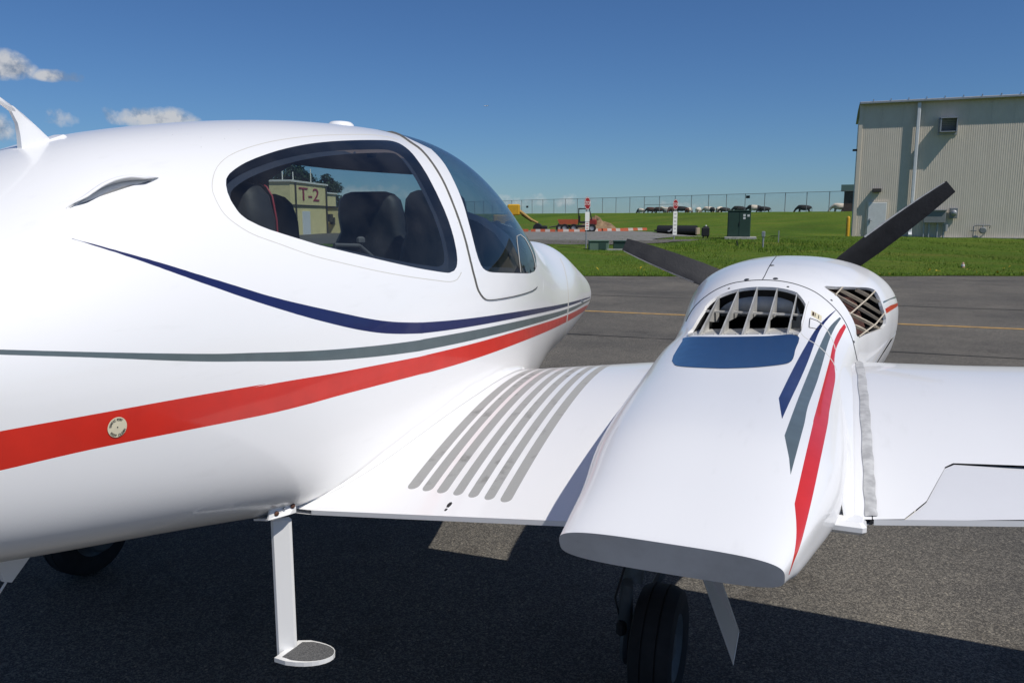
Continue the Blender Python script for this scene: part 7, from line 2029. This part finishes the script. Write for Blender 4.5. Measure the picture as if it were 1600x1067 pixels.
# woods far to the right, beyond the hangar
rw = np.random.default_rng(31)
V = []; F = []
for i in range(26000):
    x = rw.uniform(52, 230); y0 = 116 - .25 * (x - 50) + rw.uniform(0, 16)
    top = 9 + 3.5 * math.sin(x * .21) + 2 * math.sin(x * .57 + 1)
    z = rw.uniform(0, 1) ** .7 * top
    s_ = rw.uniform(.5, 1.1)
    p = np.array([x, y0 - 3 * math.sin(z / top * 3), z + .5])
    a1 = rw.normal(0, 1, 3); a1 /= np.linalg.norm(a1); a2 = np.cross(a1, rw.normal(0, 1, 3)); a2 /= np.linalg.norm(a2)
    k = len(V); V += [p - a1 * s_, p + a2 * s_ * .55, p + a1 * s_, p - a2 * s_ * .55]; F.append((k, k + 1, k + 2, k + 3))
tag(mesh_obj('distant_woods', V, F, LEAFD), kind='stuff')

# ------------------------------------------------------------------ grass blades and weeds on the near part of the field
BLADE = mat_leaf('grass_blade', (.064, .136, .008), (.097, .180, .012), (.170, .205, .028))
rg = np.random.default_rng(5)
n = 150000
t = rg.uniform(0, 1, n) ** 1.7
X = rg.uniform(-16, 26, n); Y = edge_y(X) + .05 + t * 34
az_ = np.arctan2(X, Y)
ok = (az_ > -.48) & (az_ < .36)
X, Y = X[ok], Y[ok]
Z = terr(X, Y) + .015
clump = np.sin(X * 1.3 + 2 * np.sin(Y * .5)) * np.sin(Y * 1.1 + np.cos(X * .7)) * .5 + .5
hgt = (.035 + .05 * rg.uniform(0, 1, len(X)) ** 2 + .05 * clump ** 3 * rg.uniform(0, 1, len(X)))
hgt *= np.where((np.abs(Y - 40) < 6) & (X > -7) & (X < 1), 1.9, 1)
a = rg.uniform(0, 2 * np.pi, len(X)); w = rg.uniform(.006, .014, len(X)) * (1 + (Y - 22) * .03)
lx, ly = rg.normal(0, .03, len(X)), rg.normal(0, .03, len(X))
V = np.empty((len(X) * 3, 3)); ca, sa = np.cos(a) * w, np.sin(a) * w
V[0::3] = np.stack([X - ca, Y - sa, Z], 1); V[1::3] = np.stack([X + ca, Y + sa, Z], 1); V[2::3] = np.stack([X + lx, Y + ly, Z + hgt], 1)
F = np.arange(len(X) * 3).reshape(-1, 3)
tag(mesh_obj('grass', V, F, BLADE), kind='stuff')
# yellow leaves and dandelions near the edge
V = []; F = []
for i in range(60):
    x = rg.uniform(-12, 8); y = float(edge_y(x)) + abs(rg.normal(0, 1.4)); z = tz(x, y) + .06
    for k in range(2):
        a1 = rg.normal(0, 1, 3) * .03; a2 = rg.normal(0, 1, 3) * .03; q = np.array([x, y, z]) + rg.normal(0, .05, 3) * [1, 1, .2]
        n0 = len(V); V += [q, q + a1, q + a1 + a2, q + a2]; F.append((n0, n0 + 1, n0 + 2, n0 + 3))
tag(mesh_obj('dandelions', V, F, mat('dandelion_yellow', (.55, .36, .02), .7)), kind='stuff')

# airliner far off in the sky
s = thing('distant_airliner', (-1580.0, 3580.0, 524.0), 'tiny white airliner high in the clear sky, left of centre', 'airplane', rz=1.9)
m = MB(); m.lathe((0, 0, 0), (0, 1, 0), [(0, -11), (.7, -10), (1.5, -5), (1.5, 7), (1.1, 9.6), (0, 11)], 14); m.build('fuselage', SIGNWHITE, s, smooth=True)
m = MB(); m.plate([(0, 3, -.5), (10, -3.4, .1), (10, -4.8, .1), (0, -2.4, -.5), (-10, -4.8, .1), (-10, -3.4, .1)], (0, 0, 1), .3); m.build('wing', UTIL, s)
m = MB(); m.plate([(0, -7, .8), (0, -10.4, 4.6), (0, -11.4, 4.6), (0, -10.6, .8)], (1, 0, 0), .3); m.plate([(0, -8.5, .8), (3.6, -10.6, 1), (3.6, -11.4, 1), (-3.6, -11.4, 1), (-3.6, -10.6, 1)], (0, 0, 1), .2); m.build('tail', UTIL, s)
